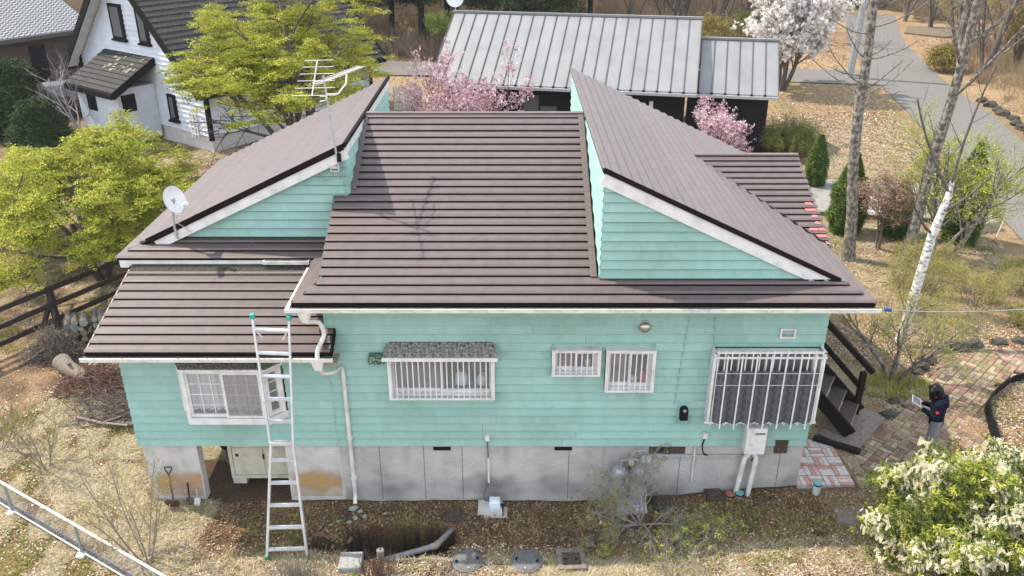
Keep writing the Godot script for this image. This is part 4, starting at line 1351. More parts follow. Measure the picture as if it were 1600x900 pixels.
	for i in 6:
		var t := i / 5.0
		var c := V(-0.3, 1.62, -0.62).lerp(V(-0.18, 1.3, 0.5), t)
		var l := 0.2 + 0.02 * i
		var eb := B.new()
		eb.tube([c + V(-l, 0, 0), c + V(l + 0.06, 0.01, 0)], [0.0055], 6)
		part(A, "element", eb, M.alu)
	bm = B.new()
	bm.bar(V(-0.22, 1.36, 0.0), V(0.32, 1.44, -1.0), 0.02, 0.03)
	part(A, "uhf_boom", bm, M.galv)
	for i in 16:
		var c := V(-0.2, 1.38, -0.04).lerp(V(0.32, 1.455, -1.0), i / 15.0)
		var eb := B.new()
		eb.tube([c + V(-0.09, 0, -0.03), c + V(0.09, 0, 0.03)], [0.0045], 6)
		part(A, "director", eb, M.white)
	pipe(A, "bracket", [V(-0.06, 1.22, 0.02), V(0.1, 1.2, -0.06), V(0.2, 1.32, -0.3), V(0.18, 1.42, -0.5)], 0.012, M.white, 6)
	pipe(A, "loop", [V(-0.16, 1.12, 0.1), V(-0.06, 1.14, 0.1), V(-0.05, 1.2, 0.1), V(-0.15, 1.2, 0.1)], 0.01, M.white, 6)
	pipe(A, "cable", [V(0.03, 0.1, 0.02), V(0.06, -0.2, -0.1), V(0.06, -0.4, -0.14), V(0.1, -1.0, -0.15), V(0.0, -1.3, -0.12)], 0.006, M.galv, 6)
	var bx := thing("aerial_booster", "small grey booster box below the aerial on the gable boards", "booster box", V(-2.93, 5.42, -1.62))
	var bb := B.new()
	bb.box(V(0, 0, 0.04), V(0.14, 0.11, 0.08))
	part(bx, "case", bb, M.white_dirty)
	pbox(bx, "front_slot", V(0, -0.02, 0.083), V(0.11, 0.03, 0.006), M.grey_plastic)
	pipe(bx, "cable", [V(-0.03, -0.06, 0.03), V(-0.1, -0.2, 0.02), V(-0.24, -0.22, 0.02), V(-0.3, -0.02, 0.02)], 0.006, M.galv, 6)
	pipe(bx, "cable", [V(0.04, -0.06, 0.03), V(0.04, -0.2, 0.02), V(0.13, -0.14, 0.02), V(0.14, 0.1, 0.02)], 0.006, M.galv, 6)
	# overhead cable at the right corner
	var K := thing("overhead_cable", "grey overhead cable running from the right eave corner", "cable", V(5.62, 3.86, 0.5))
	var cp := []
	for i in 20:
		var t := i / 19.0
		cp.append(V(7.0 * t, -0.02 - 0.5 * t + 0.9 * t * t, -1.1 * t) + V(0, -0.5 * (t - t * t), 0))
	var cb := B.new()
	cb.tube(cp, [0.01], 6)
	part(K, "cable", cb, M.pipe_grey)
	pbox(K, "blue_clamp", V(0.06, -0.01, 0.0), V(0.1, 0.05, 0.05), M.blue_plastic)

# ---------- things in the yard ----------
func on(x: float, z: float, lift := 0.0) -> Vector3: return V(x, gy(x, z) + lift, z)

func rock_mesh(r: float, sq: float, sd: int) -> B:
	var b := B.new()
	var f := FastNoiseLite.new()
	f.seed = sd
	f.frequency = 0.9
	var P := func(i: int, j: int) -> Vector3:
		var a := TAU * i / 12.0
		var e := -PI / 2 + PI * j / 7.0
		var d := Vector3(cos(a) * cos(e), sin(e), sin(a) * cos(e))
		return d * r * (1.0 + 0.45 * f.get_noise_3dv(d * 1.3) + 0.15 * f.get_noise_3dv(d * 4.0)) * Vector3(1.0, sq, 0.75)
	for j in 7:
		for i in 12:
			var a: Vector3 = P.call(i, j)
			var c: Vector3 = P.call(i + 1, j)
			var d: Vector3 = P.call(i + 1, j + 1)
			var e: Vector3 = P.call(i, j + 1)
			b.quad(c, a, e, d)
	return b

func build_ladder() -> void:
	var L := thing("ladder", "silver aluminium ladder leaning on the lower left roof eave", "ladder", V(-3.62, -0.18, 1.42))
	# two straight sections hinged in the middle; feet wide, top leaning on the gutter
	var foot := [V(-0.34, 0, 0.02), V(0.31, 0, 0.0)]
	var mid := [V(-0.155, 1.88, -0.42), V(0.195, 1.88, -0.42)]
	var top := [V(-0.3, 3.93, -0.86), V(0.25, 3.9, -0.86)]
	for s in 2:
		var b := B.new()
		b.bar(foot[s], mid[s] + V(0, 0.03, 0), 0.035, 0.06, V(0, 0, 1))
		part(L, "lower_rail", b, M.alu)
		b = B.new()
		b.bar(mid[s] + V(0, -0.04, 0.02), top[s], 0.03, 0.05, V(0, 0, 1))
		part(L, "upper_rail", b, M.alu)
		pbox(L, "foot_cap", foot[s] + V(0, 0.02, 0), V(0.055, 0.07, 0.08), M.green_plastic)
		pbox(L, "top_cap", top[s] + V(0, 0.02, 0), V(0.06, 0.07, 0.08), M.teal_plastic)
		b = B.new()
		var sg := 1.0 if s == 0 else -1.0
		b.bar(top[s].lerp(mid[s], 0.07), top[s].lerp(mid[s], 0.16) + V(sg * 0.11, 0, 0), 0.02, 0.02)
		part(L, "brace", b, M.alu)
	for i in 5:
		var t := 0.08 + i * 0.2
		var b := B.new()
		b.bar(foot[0].lerp(mid[0], t), foot[1].lerp(mid[1], t), 0.06, 0.028, V(0, 1, 0.2))
		part(L, "rung", b, M.alu)
	for i in 6:
		var t := 0.02 + i * 0.178
		var b := B.new()
		b.bar(mid[0].lerp(top[0], t), mid[1].lerp(top[1], t), 0.055, 0.028, V(0, 1, 0.2))
		part(L, "rung", b, M.alu)
	var b2 := B.new()
	b2.bar(mid[0] + V(-0.01, 0.07, 0), mid[1] + V(0.01, 0.07, 0), 0.07, 0.04)
	part(L, "hinge_bar", b2, M.alu)

func build_under_house() -> void:
	var C := thing("storage_cabinet", "beige two door steel cabinet standing under the raised left wing", "cabinet", V(-4.42, -0.13, -0.62))
	var y0 := 0.13
	pbox(C, "body", V(0, y0 + 0.35, 0), V(1.24, 0.7, 0.44), M.beige)
	pbox(C, "top", V(0.0, y0 + 0.73, 0.0), V(1.36, 0.05, 0.5), M.olive)
	for s in [-1, 1]: pbox(C, "door", V(s * 0.275, y0 + 0.36, 0.228 - (0.006 if s > 0 else 0.0)), V(0.54, 0.58, 0.018), M.beige)
	for s in [-1, 1]: pbox(C, "corner_post", V(s * 0.59, y0 + 0.35, 0.236), V(0.06, 0.7, 0.03), M.beige)
	pbox(C, "bottom_rail", V(0, y0 + 0.03, 0.236), V(1.12, 0.06, 0.03), M.beige)
	pbox(C, "handle", V(0.0, y0 + 0.47, 0.25), V(0.026, 0.1, 0.02), M.black)
	pbox(C, "keyhole_plate", V(-0.47, y0 + 0.5, 0.24), V(0.06, 0.06, 0.008), M.olive)
	for q in [V(-0.5, 0.06, 0.14), V(0.5, 0.06, 0.14), V(-0.5, 0.06, -0.14), V(0.5, 0.06, -0.14)]: pbox(C, "block_foot", q, V(0.24, 0.14, 0.16), M.conc_w)
	var k := 0
	for q in [V(-4.3, 0, 0), V(-4.08, 0, 0)]:
		var g := thing("work_glove", ["pair of grey gloves lying on the cabinet top, left heap", "pair of grey gloves lying on the cabinet top, right heap"][k], "glove", V(q.x, 0.755, -0.52))
		var gb := rock_mesh(0.07, 0.3, 70 + k)
		for i in 4: gb.tube([V(0.03, 0.0, -0.03 + i * 0.022), V(0.1, 0.008, -0.045 + i * 0.03)], [0.012, 0.009], 6)
		part(g, "glove_cloth", gb, M.stone_pale)
		k += 1
	var P := thing("storage_bin", "dark plastic bin with black lid beside the cabinet under the house", "bin", V(-5.24, -0.16, -1.12))
	var pb := B.new()
	pb.lathe([Vector2(0, 0), Vector2(0.16, 0), Vector2(0.2, 0.4), Vector2(0.18, 0.4)], 20)
	part(P, "tub", pb, M.grey_plastic)
	pb = B.new()
	pb.lathe([Vector2(0.22, 0.38), Vector2(0.225, 0.42), Vector2(0.19, 0.46), Vector2(0.1, 0.5), Vector2(0, 0.5)], 20)
	part(P, "lid", pb, M.black)
	# shovel and trowels against the pier
	var S := thing("shovel", "rusty round point shovel with D handle leaning on the concrete pier", "shovel", on(-5.93, 0.16))
	var sb := B.new()
	sb.tube([V(0.02, 0.12, 0.02), V(-0.02, 0.6, -0.09)], [0.018], 8)
	part(S, "shaft", sb, M.bark)
	sb = B.new()
	sb.tube([V(-0.02, 0.6, -0.09), V(-0.08, 0.7, -0.11), V(-0.08, 0.74, -0.115), V(0.04, 0.74, -0.115), V(0.04, 0.7, -0.11), V(-0.02, 0.6, -0.09)], [0.013], 8)
	part(S, "grip", sb, M.iron_rust)
	sb = B.new()
	var ol := [Vector2(-0.12, 0.17), Vector2(0.12, 0.17), Vector2(0.13, 0.05), Vector2(0.08, -0.06), Vector2(0.0, -0.12), Vector2(-0.08, -0.06), Vector2(-0.13, 0.05)]
	sb.slab(ol, -0.005, 0.005, V(0.03, 0.08, 0.08), Basis(Vector3.RIGHT, -1.2))
	part(S, "blade", sb, M.iron_rust)
	k = 0
	for q in [[-5.66, 0.3, M.iron_rust, "dark hand trowel leaning on the pier between shovel and small bright trowel"], [-5.52, 0.2, M.steel, "small bright steel trowel at the right of the pier"]]:
		var t := thing("hand_trowel", q[3], "trowel", on(q[0], 0.1), 0.0)
		var tb := B.new()
		tb.tube([V(0, 0.1, 0.0), V(-0.01, 0.1 + q[1], -0.06)], [0.012, 0.016], 8)
		part(t, "handle", tb, M.wood_black if k == 0 else M.galv)
		tb = B.new()
		tb.slab([Vector2(-0.05, -0.08), Vector2(0.05, -0.08), Vector2(0.055, 0.0), Vector2(0.03, 0.09), Vector2(0, 0.12), Vector2(-0.03, 0.09), Vector2(-0.055, 0.0)], -0.004, 0.004, V(0, 0.07, 0.04), Basis(Vector3.RIGHT, 1.0))
		part(t, "blade", tb, q[2])
		k += 1

func build_pipes_and_lids() -> void:
	var D := thing("drain_pipe", "grey jointed drain pipe lying bare along the dug hole", "drain pipe", V(-1.5, -0.25, 1.2))
	var o := V(1.5, 0.25, -1.2)
	var A := V(-2.1, -0.27, 1.4)
	var Bp := V(-1.27, -0.22, 1.12)
	var Cp := V(-1.02, -0.28, 0.66)
	var b := B.new()
	b.tube([A + o, Bp + o], [0.05], 12); part(D, "long_pipe", b, M.pipe_grey)
	b = B.new()
	b.tube([Bp + o, Cp + o], [0.047], 12); part(D, "short_pipe", b, M.pipe_grey)
	b = B.new()
	b.tube([Bp + o + (A - Bp).normalized() * 0.08, Bp + o, Bp + o + (Cp - Bp).normalized() * 0.09], [0.06], 12); part(D, "elbow", b, M.pipe_dirt)
	b = B.new()
	b.tube([A + o + V(-0.03, -0.03, 0.02), A + o + V(-0.03, 0.19, -0.01)], [0.058], 12); part(D, "riser", b, M.pipe_dirt)
	b = B.new()
	b.lathe([Vector2(0.064, 0.17), Vector2(0.064, 0.21), Vector2(0.05, 0.225), Vector2(0, 0.225)], 14, A + o + V(-0.03, 0, -0.01)); part(D, "riser_cap", b, M.stone_pale)
	b = B.new()
	b.tube([V(0.02, 0.235, 0), V(0.05, 0.235, 0.0)], [0.01], 6)
	part(D, "cap_key", b, M.black).position = A + o + V(-0.06, 0, -0.01)
	# round manhole covers
	var k := 0
	for q in [V(-0.72, 0, 1.52), V(0.235, 0, 1.53)]:
		var m := thing("manhole_cover", ["round grey manhole cover half in sunlight beside the dug hole", "round grey manhole cover in shade beside the square framed one"][k], "manhole cover", on(q.x, q.z, 0.03), [0.2, -0.15][k], "round covers in the grass")
		b = B.new()
		b.lathe([Vector2(0.25, -0.06), Vector2(0.25, 0.02), Vector2(0.235, 0.03), Vector2(0.222, 0.03), Vector2(0.218, 0.022), Vector2(0.212, 0.022), Vector2(0.205, 0.032), Vector2(0, 0.034)], 36)
		part(m, "lid", b, M.cover)
		for s in [-1, 1]:
			pbox(m, "key_slot", V(s * 0.17, 0.036, -0.01), V(0.035, 0.006, 0.06), M.black)
		pbox(m, "boss", V(0, 0.037, 0.17), V(0.03, 0.01, 0.03), M.galv)
		k += 1
	var q0 := thing("inspection_chamber", "square concrete frame with a small round rusty lid", "inspection chamber", on(0.955, 1.48, 0.035), 0.05)
	b = B.new()
	for s in [-1, 1]:
		b.box(V(s * 0.19, 0.0, 0), V(0.08, 0.1, 0.46)); b.box(V(0, 0.0, s * 0.19), V(0.3, 0.1, 0.08))
	b.box(V(0, -0.02, 0), V(0.3, 0.06, 0.3))
	part(q0, "frame", b, M.conc_d)
	b = B.new()
	b.lathe([Vector2(0.15, 0.0), Vector2(0.15, 0.04), Vector2(0.13, 0.045), Vector2(0.125, 0.038), Vector2(0, 0.04)], 28)
	part(q0, "lid", b, M.iron_rust)
	for s in [-1, 1]: pbox(q0, "key_slot", V(s * 0.09, 0.042, 0.0), V(0.04, 0.006, 0.025), M.black)
	# square slabs set in the ground
	k = 0
	for q in [[-1.01, 0.42, 0.3, 0.0, "square concrete lid at the end of the drain pipe", 0.04], [2.62, 0.22, 0.34, 0.1, "square mossy lid right of the grey tank", 0.05], [3.53, 0.14, 0.3, 0.05, "square mossy lid left of the red and green pipe caps", 0.05], [5.66, 0.8, 0.48, -0.25, "large square concrete slab near the flowering bush", 0.03], [-2.58, 1.56, 0.36, 0.06, "square concrete block in the grass left of the riser pipe", 0.1]]:
		var t := thing("concrete_lid", q[4], "concrete lid", on(q[0], q[1], q[5]), q[3], "concrete lids set in the ground")
		b = B.new()
		var w: float = q[2] / 2
		var c := 0.012
		b.hexa([V(-w, -0.12, w), V(w, -0.12, w), V(w, -0.12, -w), V(-w, -0.12, -w), V(-w, -c, w), V(w, -c, w), V(w, -c, -w), V(-w, -c, -w)])
		b.hexa([V(-w, -c, w), V(w, -c, w), V(w, -c, -w), V(-w, -c, -w), V(-w + c, 0, w - c), V(w - c, 0, w - c), V(w - c, 0, -w + c), V(-w + c, 0, -w + c)])
		part(t, "slab", b, [M.stone, M.stone, M.stone, M.conc_d, M.stone_pale][k])
		if k < 3:
			b = B.new()
			b.box(V(0, 0.014, 0), V(w * 1.4, 0.028, w * 1.3))
			part(t, "inner_lid", b, M.iron_rust)
		k += 1
	# capped pipe ends
	for q in [[3.78, 0.2, 0.07, 0.1, "lid_red", "short grey pipe end with a dull red cap"], [3.94, 0.21, 0.072, 0.12, "lid_teal", "short grey pipe end with green cap below the water heater"], [5.27, 0.2, 0.07, 0.24, "lid_teal", "pale upright pipe with teal cap beside the tiled patio"]]:
		var t := thing("capped_pipe", q[5], "capped pipe", on(q[0], q[1], -0.02), 0.0)
		b = B.new()
		b.lathe([Vector2(q[2] - 0.008, -0.05), Vector2(q[2] - 0.008, q[3])], 18)
		part(t, "pipe", b, M.conc_w if q[0] > 5 else M.pipe_grey)
		b = B.new()
		b.lathe([Vector2(q[2] + 0.006, q[3] - 0.03), Vector2(q[2] + 0.006, q[3] - 0.006)], 18)
		part(t, "collar", b, M.black)
		b = B.new()
		b.lathe([Vector2(q[2] + 0.004, q[3] - 0.006), Vector2(q[2], q[3] + 0.012), Vector2(q[2] * 0.7, q[3] + 0.016), Vector2(0, q[3] + 0.016)], 18)
		part(t, "cap", b, M[q[4]])
	# blower on a slab
	var W := thing("air_pump", "white air pump on a stepped concrete slab by the foundation", "pump", on(-0.38, 0.24, 0.0))
	b = B.new()
	b.box(V(0, 0.03, 0), V(0.42, 0.18, 0.3))
	part(W, "slab", b, M.conc_w)
	b = B.new()
	b.box(V(0.1, 0.0, 0.08), V(0.4, 0.1, 0.26)); part(W, "lower_slab", b, M.conc)
	b = B.new()
	var sq := func(w: float, h: float, y: float) -> Array: return [V(-w + 0.08, y, h - 0.0), V(w + 0.08, y, h), V(w + 0.08, y, -h), V(-w + 0.08, y, -h)]
	var ring := [sq.call(0.085, 0.075, 0.12), sq.call(0.095, 0.085, 0.15), sq.call(0.095, 0.085, 0.235), sq.call(0.08, 0.07, 0.262), sq.call(0.05, 0.045, 0.272)]
	for i in 4:
		for j in 4: b.quad(ring[i][j], ring[i][(j + 1) % 4], ring[i + 1][(j + 1) % 4], ring[i + 1][j])
	b.quad(ring[4][0], ring[4][1], ring[4][2], ring[4][3])
	part(W, "pump_case", b, M.bottle_white)
	pipe(W, "hose", [V(0.17, 0.16, 0), V(0.22, 0.15, 0.02), V(0.21, 0.05, 0.08)], 0.02, M.black, 8)
	# grey well tank
	var Tn := thing("well_tank", "tall grey metal pressure tank with pipes behind the leaning shrub", "water tank", on(2.02, 0.24, 0.0))
	b = B.new()
	b.box(V(0, 0.02, 0), V(0.62, 0.16, 0.36)); part(Tn, "plinth", b, M.conc_w)
	for x in [-0.17, 0.13]:
		b = B.new()
		b.lathe([Vector2(0.16, 0.1), Vector2(0.165, 0.14), Vector2(0.15, 0.16), Vector2(0.15, 0.72), Vector2(0.155, 0.73), Vector2(0.14, 0.8), Vector2(0.08, 0.86), Vector2(0, 0.87)], 22, V(x, 0, -0.03))
		part(Tn, "cylinder", b, M.galv)
	pipe(Tn, "pipe", [V(-0.16, 0.85, -0.03), V(-0.16, 1.0, -0.03), V(0.12, 1.0, -0.05), V(0.12, 0.85, -0.05)], 0.018, M.galv, 8)
	pipe(Tn, "pipe", [V(0.02, 0.98, -0.05), V(0.02, 1.12, -0.1), V(0.26, 1.12, -0.16), V(0.26, 0.9, -0.16)], 0.014, M.galv, 8)
	var gv := B.new()
	gv.lathe([Vector2(0, 0), Vector2(0.05, 0), Vector2(0.05, 0.03), Vector2(0, 0.035)], 14, V(0.0, 0.98, 0.0), Basis(Vector3.RIGHT, PI / 2))
	part(Tn, "gauge", gv, M.white)
	pbox(Tn, "pump_head", V(0.02, 0.92, -0.02), V(0.1, 0.14, 0.1), M.iron_rust)
	pbox(Tn, "control_box", V(0.28, 0.92, -0.17), V(0.16, 0.12, 0.06), M.white_dirty)
	# loose stones under the downpipe
	for i in 9:
		var st := thing("loose_stone", ["flat dark slate stone under the downpipe", "pale broken stone under the downpipe, largest of its heap", "small pale stone nearest the downpipe foot", "grey stone below the flat slate", "pale stone right of the grey heap", "tiny grey stone left of the heap", "small stone nearest the dug hole", "round pale pebble between downpipe and square lid", "small grey stone at the right of the heap"][i], "stone", on([-2.9, -2.76, -2.64, -2.86, -2.7, -2.98, -2.78, -2.2, -2.55][i], [0.32, 0.24, 0.3, 0.5, 0.47, 0.55, 0.6, 0.34, 0.42][i], 0.01), rf(0, 3), "stones under the downpipe")
		var rb := rock_mesh([0.1, 0.08, 0.05, 0.07, 0.06, 0.04, 0.05, 0.035, 0.05][i], [0.35, 0.6, 0.6, 0.5, 0.5, 0.6, 0.5, 0.9, 0.6][i], 100 + i)
		part(st, "stone_body", rb, M.stone if i in [0, 3] else M.stone_pale)

func build_stairs() -> void:
	var S := thing("entry_stairs", "dark wooden open tread stairs with handrail beside the house", "stairs", V(6.0, 0.15, -2.0))
	# climbs from the slab (lower right front) up and back to the porch
	var lo := V(6.62, 0.2, -1.72)
	var hi := V(5.2, 1.62, -2.55)
	var run := (hi - lo)
	var flat := V(run.x, 0, run.z).normalized()
	var side := V(-flat.z, 0, flat.x) * 0.46
	if side.z < 0: side = -side
	var o := -S.position
	for s in [-1.0, 1.0]:
		var b := B.new()
		var up := V(0, 0.13, 0)
		b.bar(lo + side * s + up + o + V(0, -0.05, 0), hi + side * s + up + o, 0.05, 0.26)
		part(S, "stringer", b, M.wood_black)
	for i in 6:
		var c := lo.lerp(hi, (i + 0.6) / 6.2) + o
		var b := B.new()
		var bs := Basis(side.normalized(), Vector3.UP, -flat)
		b.box(c + V(0, 0.1, 0), V(0.87, 0.04, 0.27), bs)
		var t := part(S, "tread", b, M.wood_tread)
		b = B.new()
		b.box(c + V(0, 0.1, 0) - flat * 0.138, V(0.86, 0.036, 0.008), bs)
		part(t, "nosing", b, M.tan_wall)
	var far := -side
	var rb := B.new()
	rb.bar(lo + far + V(0.1, 0.98, 0.05) + o, hi + far + V(0, 1.05, 0) + o, 0.09, 0.1)
	part(S, "handrail", rb, M.wood_black)
	rb = B.new()
	rb.bar(lo + far + V(0.0, 0.55, 0) + o, hi + far + V(0, 0.62, 0) + o, 0.05, 0.1)
	part(S, "mid_rail", rb, M.wood_black)
	rb = B.new()
	rb.box(lo + far + V(-0.05, 0.42, -0.02) + o, V(0.1, 1.05, 0.1))
	part(S, "newel_post", rb, M.wood_black)
	var sl := thing("landing_slab", "dark weathered concrete slab at the foot of the wooden stairs", "concrete slab", V(6.6, 0.17, -1.72))
	var b3 := B.new()
	b3.slab([Vector2(5.86, -1.45), Vector2(6.38, -0.9), Vector2(7.4, -2.05), Vector2(6.8, -2.5)], -0.1, 0.03, V(-6.6, 0, 1.72))
	part(sl, "slab", b3, M.conc_d)
	b3 = B.new()
	b3.bar(V(5.7, 0.2, -1.3) - sl.position, V(6.42, 0.2, -0.86) - sl.position, 0.14, 0.1)
	part(sl, "kerb_board", b3, M.wood_black)

func build_fences() -> void:
	# black three rail fence on the left
	var Fn := thing("rail_fence", "black three rail wooden fence on concrete footings at the left", "fence", on(-11.0, -6.3))
	var o := -Fn.position
	var a := V(-12.9, 0, -3.05)
	var c := V(-9.4, 0, -9.3)
	for h in [0.28, 0.68, 1.08]:
		var b := B.new()
		b.bar(a + V(0, h - 0.15, 0) + o, c + V(0, h - 0.15, 0) + o, 0.05, 0.12)
		part(Fn, "rail", b, M.wood_fence)
	for t in [0.2, 0.53, 0.86]:
		var p := a.lerp(c, t) + V(-0.08, 0, 0)
		pbox(Fn, "post", p + V(0, 0.35, 0) + o, V(0.13, 1.25, 0.13), M.wood_fence)
		var br := B.new()
		br.bar(p + V(-0.45, -0.2, -0.1) + o, p + V(-0.05, 0.55, 0) + o, 0.08, 0.1)
		part(Fn, "brace", br, M.wood_fence)
	pbox(Fn, "footing", V(-11.72, -0.1, -4.3) + o, V(0.3, 0.5, 0.3), M.conc_w)
	# white tube and wire mesh fence bottom left
	var Wf := thing("mesh_fence", "white tube and wire mesh fence at the lower left corner", "fence", on(-7.5, 0.9))
	o = -Wf.position
	var p0 := V(-9.7, -0.2, -0.3)
	var p1 := V(-4.6, -0.2, 2.77)
	var d := (p1 - p0)
	var b := B.new()
	b.tube([p0 + V(0, 0.62, 0) + o, p1 + V(0, 0.62, 0) + o], [0.022], 8); part(Wf, "top_tube", b, M.white)
	b = B.new()
	b.tube([p0 + V(0, 0.05, 0) + o, p1 + V(0, 0.05, 0) + o], [0.018], 8); part(Wf, "bottom_tube", b, M.galv)
	b = B.new()
	b.tube([p0 + V(0, 0.2, 0.0) + o, p1 + V(0, 0.2, 0) + o], [0.008], 6); part(Wf, "wire", b, M.blue_plastic)
	for t in [0.2, 0.53, 0.86]:
		var p: Vector3 = p0 + d * t
		b = B.new()
		b.tube([p + V(0, -0.05, 0) + o, p + V(0, 0.62, 0) + o], [0.026], 8); part(Wf, "post", b, M.stone_pale)
		var rb := rock_mesh(0.1, 0.5, 300 + int(t * 10))
		part(Wf, "footing", rb, M.conc_w).position = p + V(0, 0.0, 0.02) + o
	var ms := B.new()
	var L := d.length()
	var n := int(L / 0.075)
	for i in n:
		for s in [-1, 1]:
			var u0 := i * 0.075
			var u1: float = u0 + s * 0.55
			var h0 := 0.05
			var h1 := 0.6
			if u1 < 0 or u1 > L: continue
			ms.tube([p0 + d * (u0 / L) + V(0, h0, 0) + o, p0 + d * (u1 / L) + V(0, h1, 0) + o], [0.0022], 3, false)
	part(Wf, "wire_mesh", ms, M.galv, "stuff")
	# low black edging along the brick path
	var Ed := thing("garden_edging", "black wavy plastic edging along the right of the brick path", "garden edging", on(9.5, -2.2))
	o = -Ed.position
	var pts := [V(8.75, 0, -0.6), V(9.0, 0, -1.1), V(9.2, 0, -1.7), V(9.42, 0, -2.3), V(9.75, 0, -2.75), V(10.1, 0, -3.05), V(10.5, 0, -3.38), V(11.0, 0, -3.55), V(11.8, 0, -3.5)]
	b = B.new()
	for i in pts.size() - 1:
		for k in 4:
			var q0: Vector3 = pts[i].lerp(pts[i + 1], k / 4.0)
			var q1: Vector3 = pts[i].lerp(pts[i + 1], (k + 1) / 4.0)
			q0.y = gy(q0.x, q0.z) - 0.05; q1.y = gy(q1.x, q1.z) - 0.05
			var up := V(0.07, 0.24 + 0.03 * bump.get_noise_2d(q0.x * 80, 0), 0)
			var up1 := V(0.07, 0.24 + 0.03 * bump.get_noise_2d(q1.x * 80, 0), 0)
			b.hexa([q0 + o, q1 + o, q1 + V(0.03, 0, 0.02) + o, q0 + V(0.03, 0, 0.02) + o, q0 + up + o, q1 + up1 + o, q1 + up1 + V(0.03, 0, 0.02) + o, q0 + up + V(0.03, 0, 0.02) + o])
	part(Ed, "edging_strip", b, M.black)

func build_stones() -> void:
	var spots := [[9.15, -4.2, 0.2, "largest dark stone on the left edge of the brick path"], [8.95, -3.95, 0.16, "dark stone touching the largest one by the path"], [8.72, -3.72, 0.14, "round dark stone at the near end of the row of three"], [10.1, -4.78, 0.26, "long mossy stone at the far edge of the brick path"], [10.55, -4.9, 0.2, "grey stone beside the long mossy one at the far edge"], [11.15, -5.0, 0.18, "flat stone on the far path edge near the picture border"], [11.7, -5.05, 0.18, "stone on the far path edge, farthest right"], [7.78, -2.62, 0.13, "small dark stone below the multi stem shrub"], [7.45, -2.1, 0.17, "stone at the corner of the stair slab"], [9.75, -4.7, 0.2, "mossy stone left of the long one at the far path edge"]]
	for i in spots.size():
		var q: Array = spots[i]
		var s := thing("path_stone", q[3], "stone", on(q[0], q[1], 0.03), rf(-0.4, 0.4), "stones edging the brick path")
		part(s, "stone_body", rock_mesh(q[2], 0.6, 200 + i), M.stone)
	for q in [[10.9, -2.6, 0.16, "white stone on the bank inside the black edging, upper one"], [11.05, -2.35, 0.14, "white stone on the bank inside the black edging, lower one"]]:
		var s := thing("white_stone", q[3], "stone", on(q[0], q[1], 0.04), 0.5)
		part(s, "stone_body", rock_mesh(q[2], 0.5, 250 + int(q[2] * 100)), M.conc_w)
	# stones along the far side of the road
	for i in 14:
		var t := i / 13.0
		var x := lerpf(21.2, 23.0, t) + rf(-0.2, 0.2)
		var z := lerpf(-18.0, -29.0, t)
		var s := thing("roadside_stone", "dark stone in the rough row along the road's far verge", "stone", on(x, z, 0.05), rf(0, 3), "stones along the road verge")
		part(s, "stone_body", rock_mesh(rf(0.22, 0.42), 0.6, 260 + i), M.stone)

func build_woodpile() -> void:
	var lg := thing("fallen_log", "thick grey brown log lying in front of the brushwood heap", "log", on(-9.72, -4.2, 0.12), -0.62)
	var b := B.new()
	b.tube([V(-0.5, 0.1, 0), V(-0.2, 0.05, 0.02), V(0.2, 0.02, 0), V(0.5, -0.02, 0)], [0.2, 0.17, 0.15, 0.12], 12)
	part(lg, "bark", b, M.log_bark)
	b = B.new()
	b.tube([V(-0.1, 0.1, 0), V(0.05, 0.3, 0.1)], [0.05, 0.03], 8)
	part(lg, "stub", b, M.twig_pale)
	# split logs stacked behind
	for i in 34:
		var row := i / 7
		var q := V(-10.6 + (i % 7) * 0.2 + rf(-0.04, 0.04) + row * 0.03, 0.08 + row * 0.15, -5.75 + rf(-0.1, 0.1))
		var s := thing("firewood_log", "short grey firewood log stacked under the rail fence", "firewood", on(q.x, q.z, q.y), 0.4 + rf(-0.15, 0.15), "firewood stacked by the fence")
		var r := rf(0.06, 0.1)
		b = B.new()
		b.tube([V(0, 0, -0.22), V(0, 0, 0.22)], [r, r * 0.95], 9, false)
		part(s, "bark", b, M.bark)
		b = B.new()
		b.tube([V(0, 0, 0.219), V(0, 0, 0.222)], [r * 0.95], 9)
		part(s, "cut_end", b, M.log_end if rng.randf() < 0.6 else M.stone_pale)
	# heaps of cut twigs and branches: nobody could count the sticks
	for q in [[-10.5, -5.0, 0.5, 0.95, 460, "upright grey heap of brushwood sticks by the fence", "twig", 1.2], [-8.95, -3.9, 0.85, 0.45, 480, "low reddish heap of brushwood under the left eave", "twig_red", 0.25], [-8.2, -2.9, 0.95, 0.4, 420, "grey pile of cut branches beside the left wall", "twig", 0.2]]:
		var h := thing("brush_heap", q[5], "brushwood", on(q[0], q[1]))
		b = B.new()
		for i in q[4]:
			var p := V(rf(-1, 1) * q[2], 0, rf(-1, 1) * q[2] * 0.7)
			p.y = rf(0, q[3]) * (1.0 - p.length() / (q[2] * 1.3))
			var dd := V(rf(-1, 1), rf(-0.15, 0.25) + q[7] * rf(0, 1), rf(-0.7, 0.7)).normalized()
			var l := rf(0.3, 0.8)
			var r := rf(0.005, 0.014)
			b.tube([p - dd * l * 0.5, p + rv() * 0.03, p + dd * l * 0.5 + rv() * 0.05], [r, r * 0.8, r * 0.4], 4, false)
		part(h, "sticks", b, M[q[6]], "stuff")
	for q in [[-8.25, -2.3, 0.05, 1.3, -0.35, "long cut branch lying below the branch pile"], [-7.6, -2.25, 0.12, 1.0, -0.2, "shorter cut branch lying beside the long one"]]:
		var h := thing("cut_branch", q[5], "branch", on(q[0], q[1], 0.05), q[4])
		b = B.new()
		b.tube([V(-q[3] / 2, 0, 0), V(0, 0.05, 0.04), V(q[3] / 2, 0.12, 0)], [0.035, 0.03, 0.018], 7)
		b.tube([V(0, 0.05, 0.04), V(q[3] * 0.3, 0.2, -0.12)], [0.018, 0.008], 6)
		part(h, "wood", b, M.twig_pale)

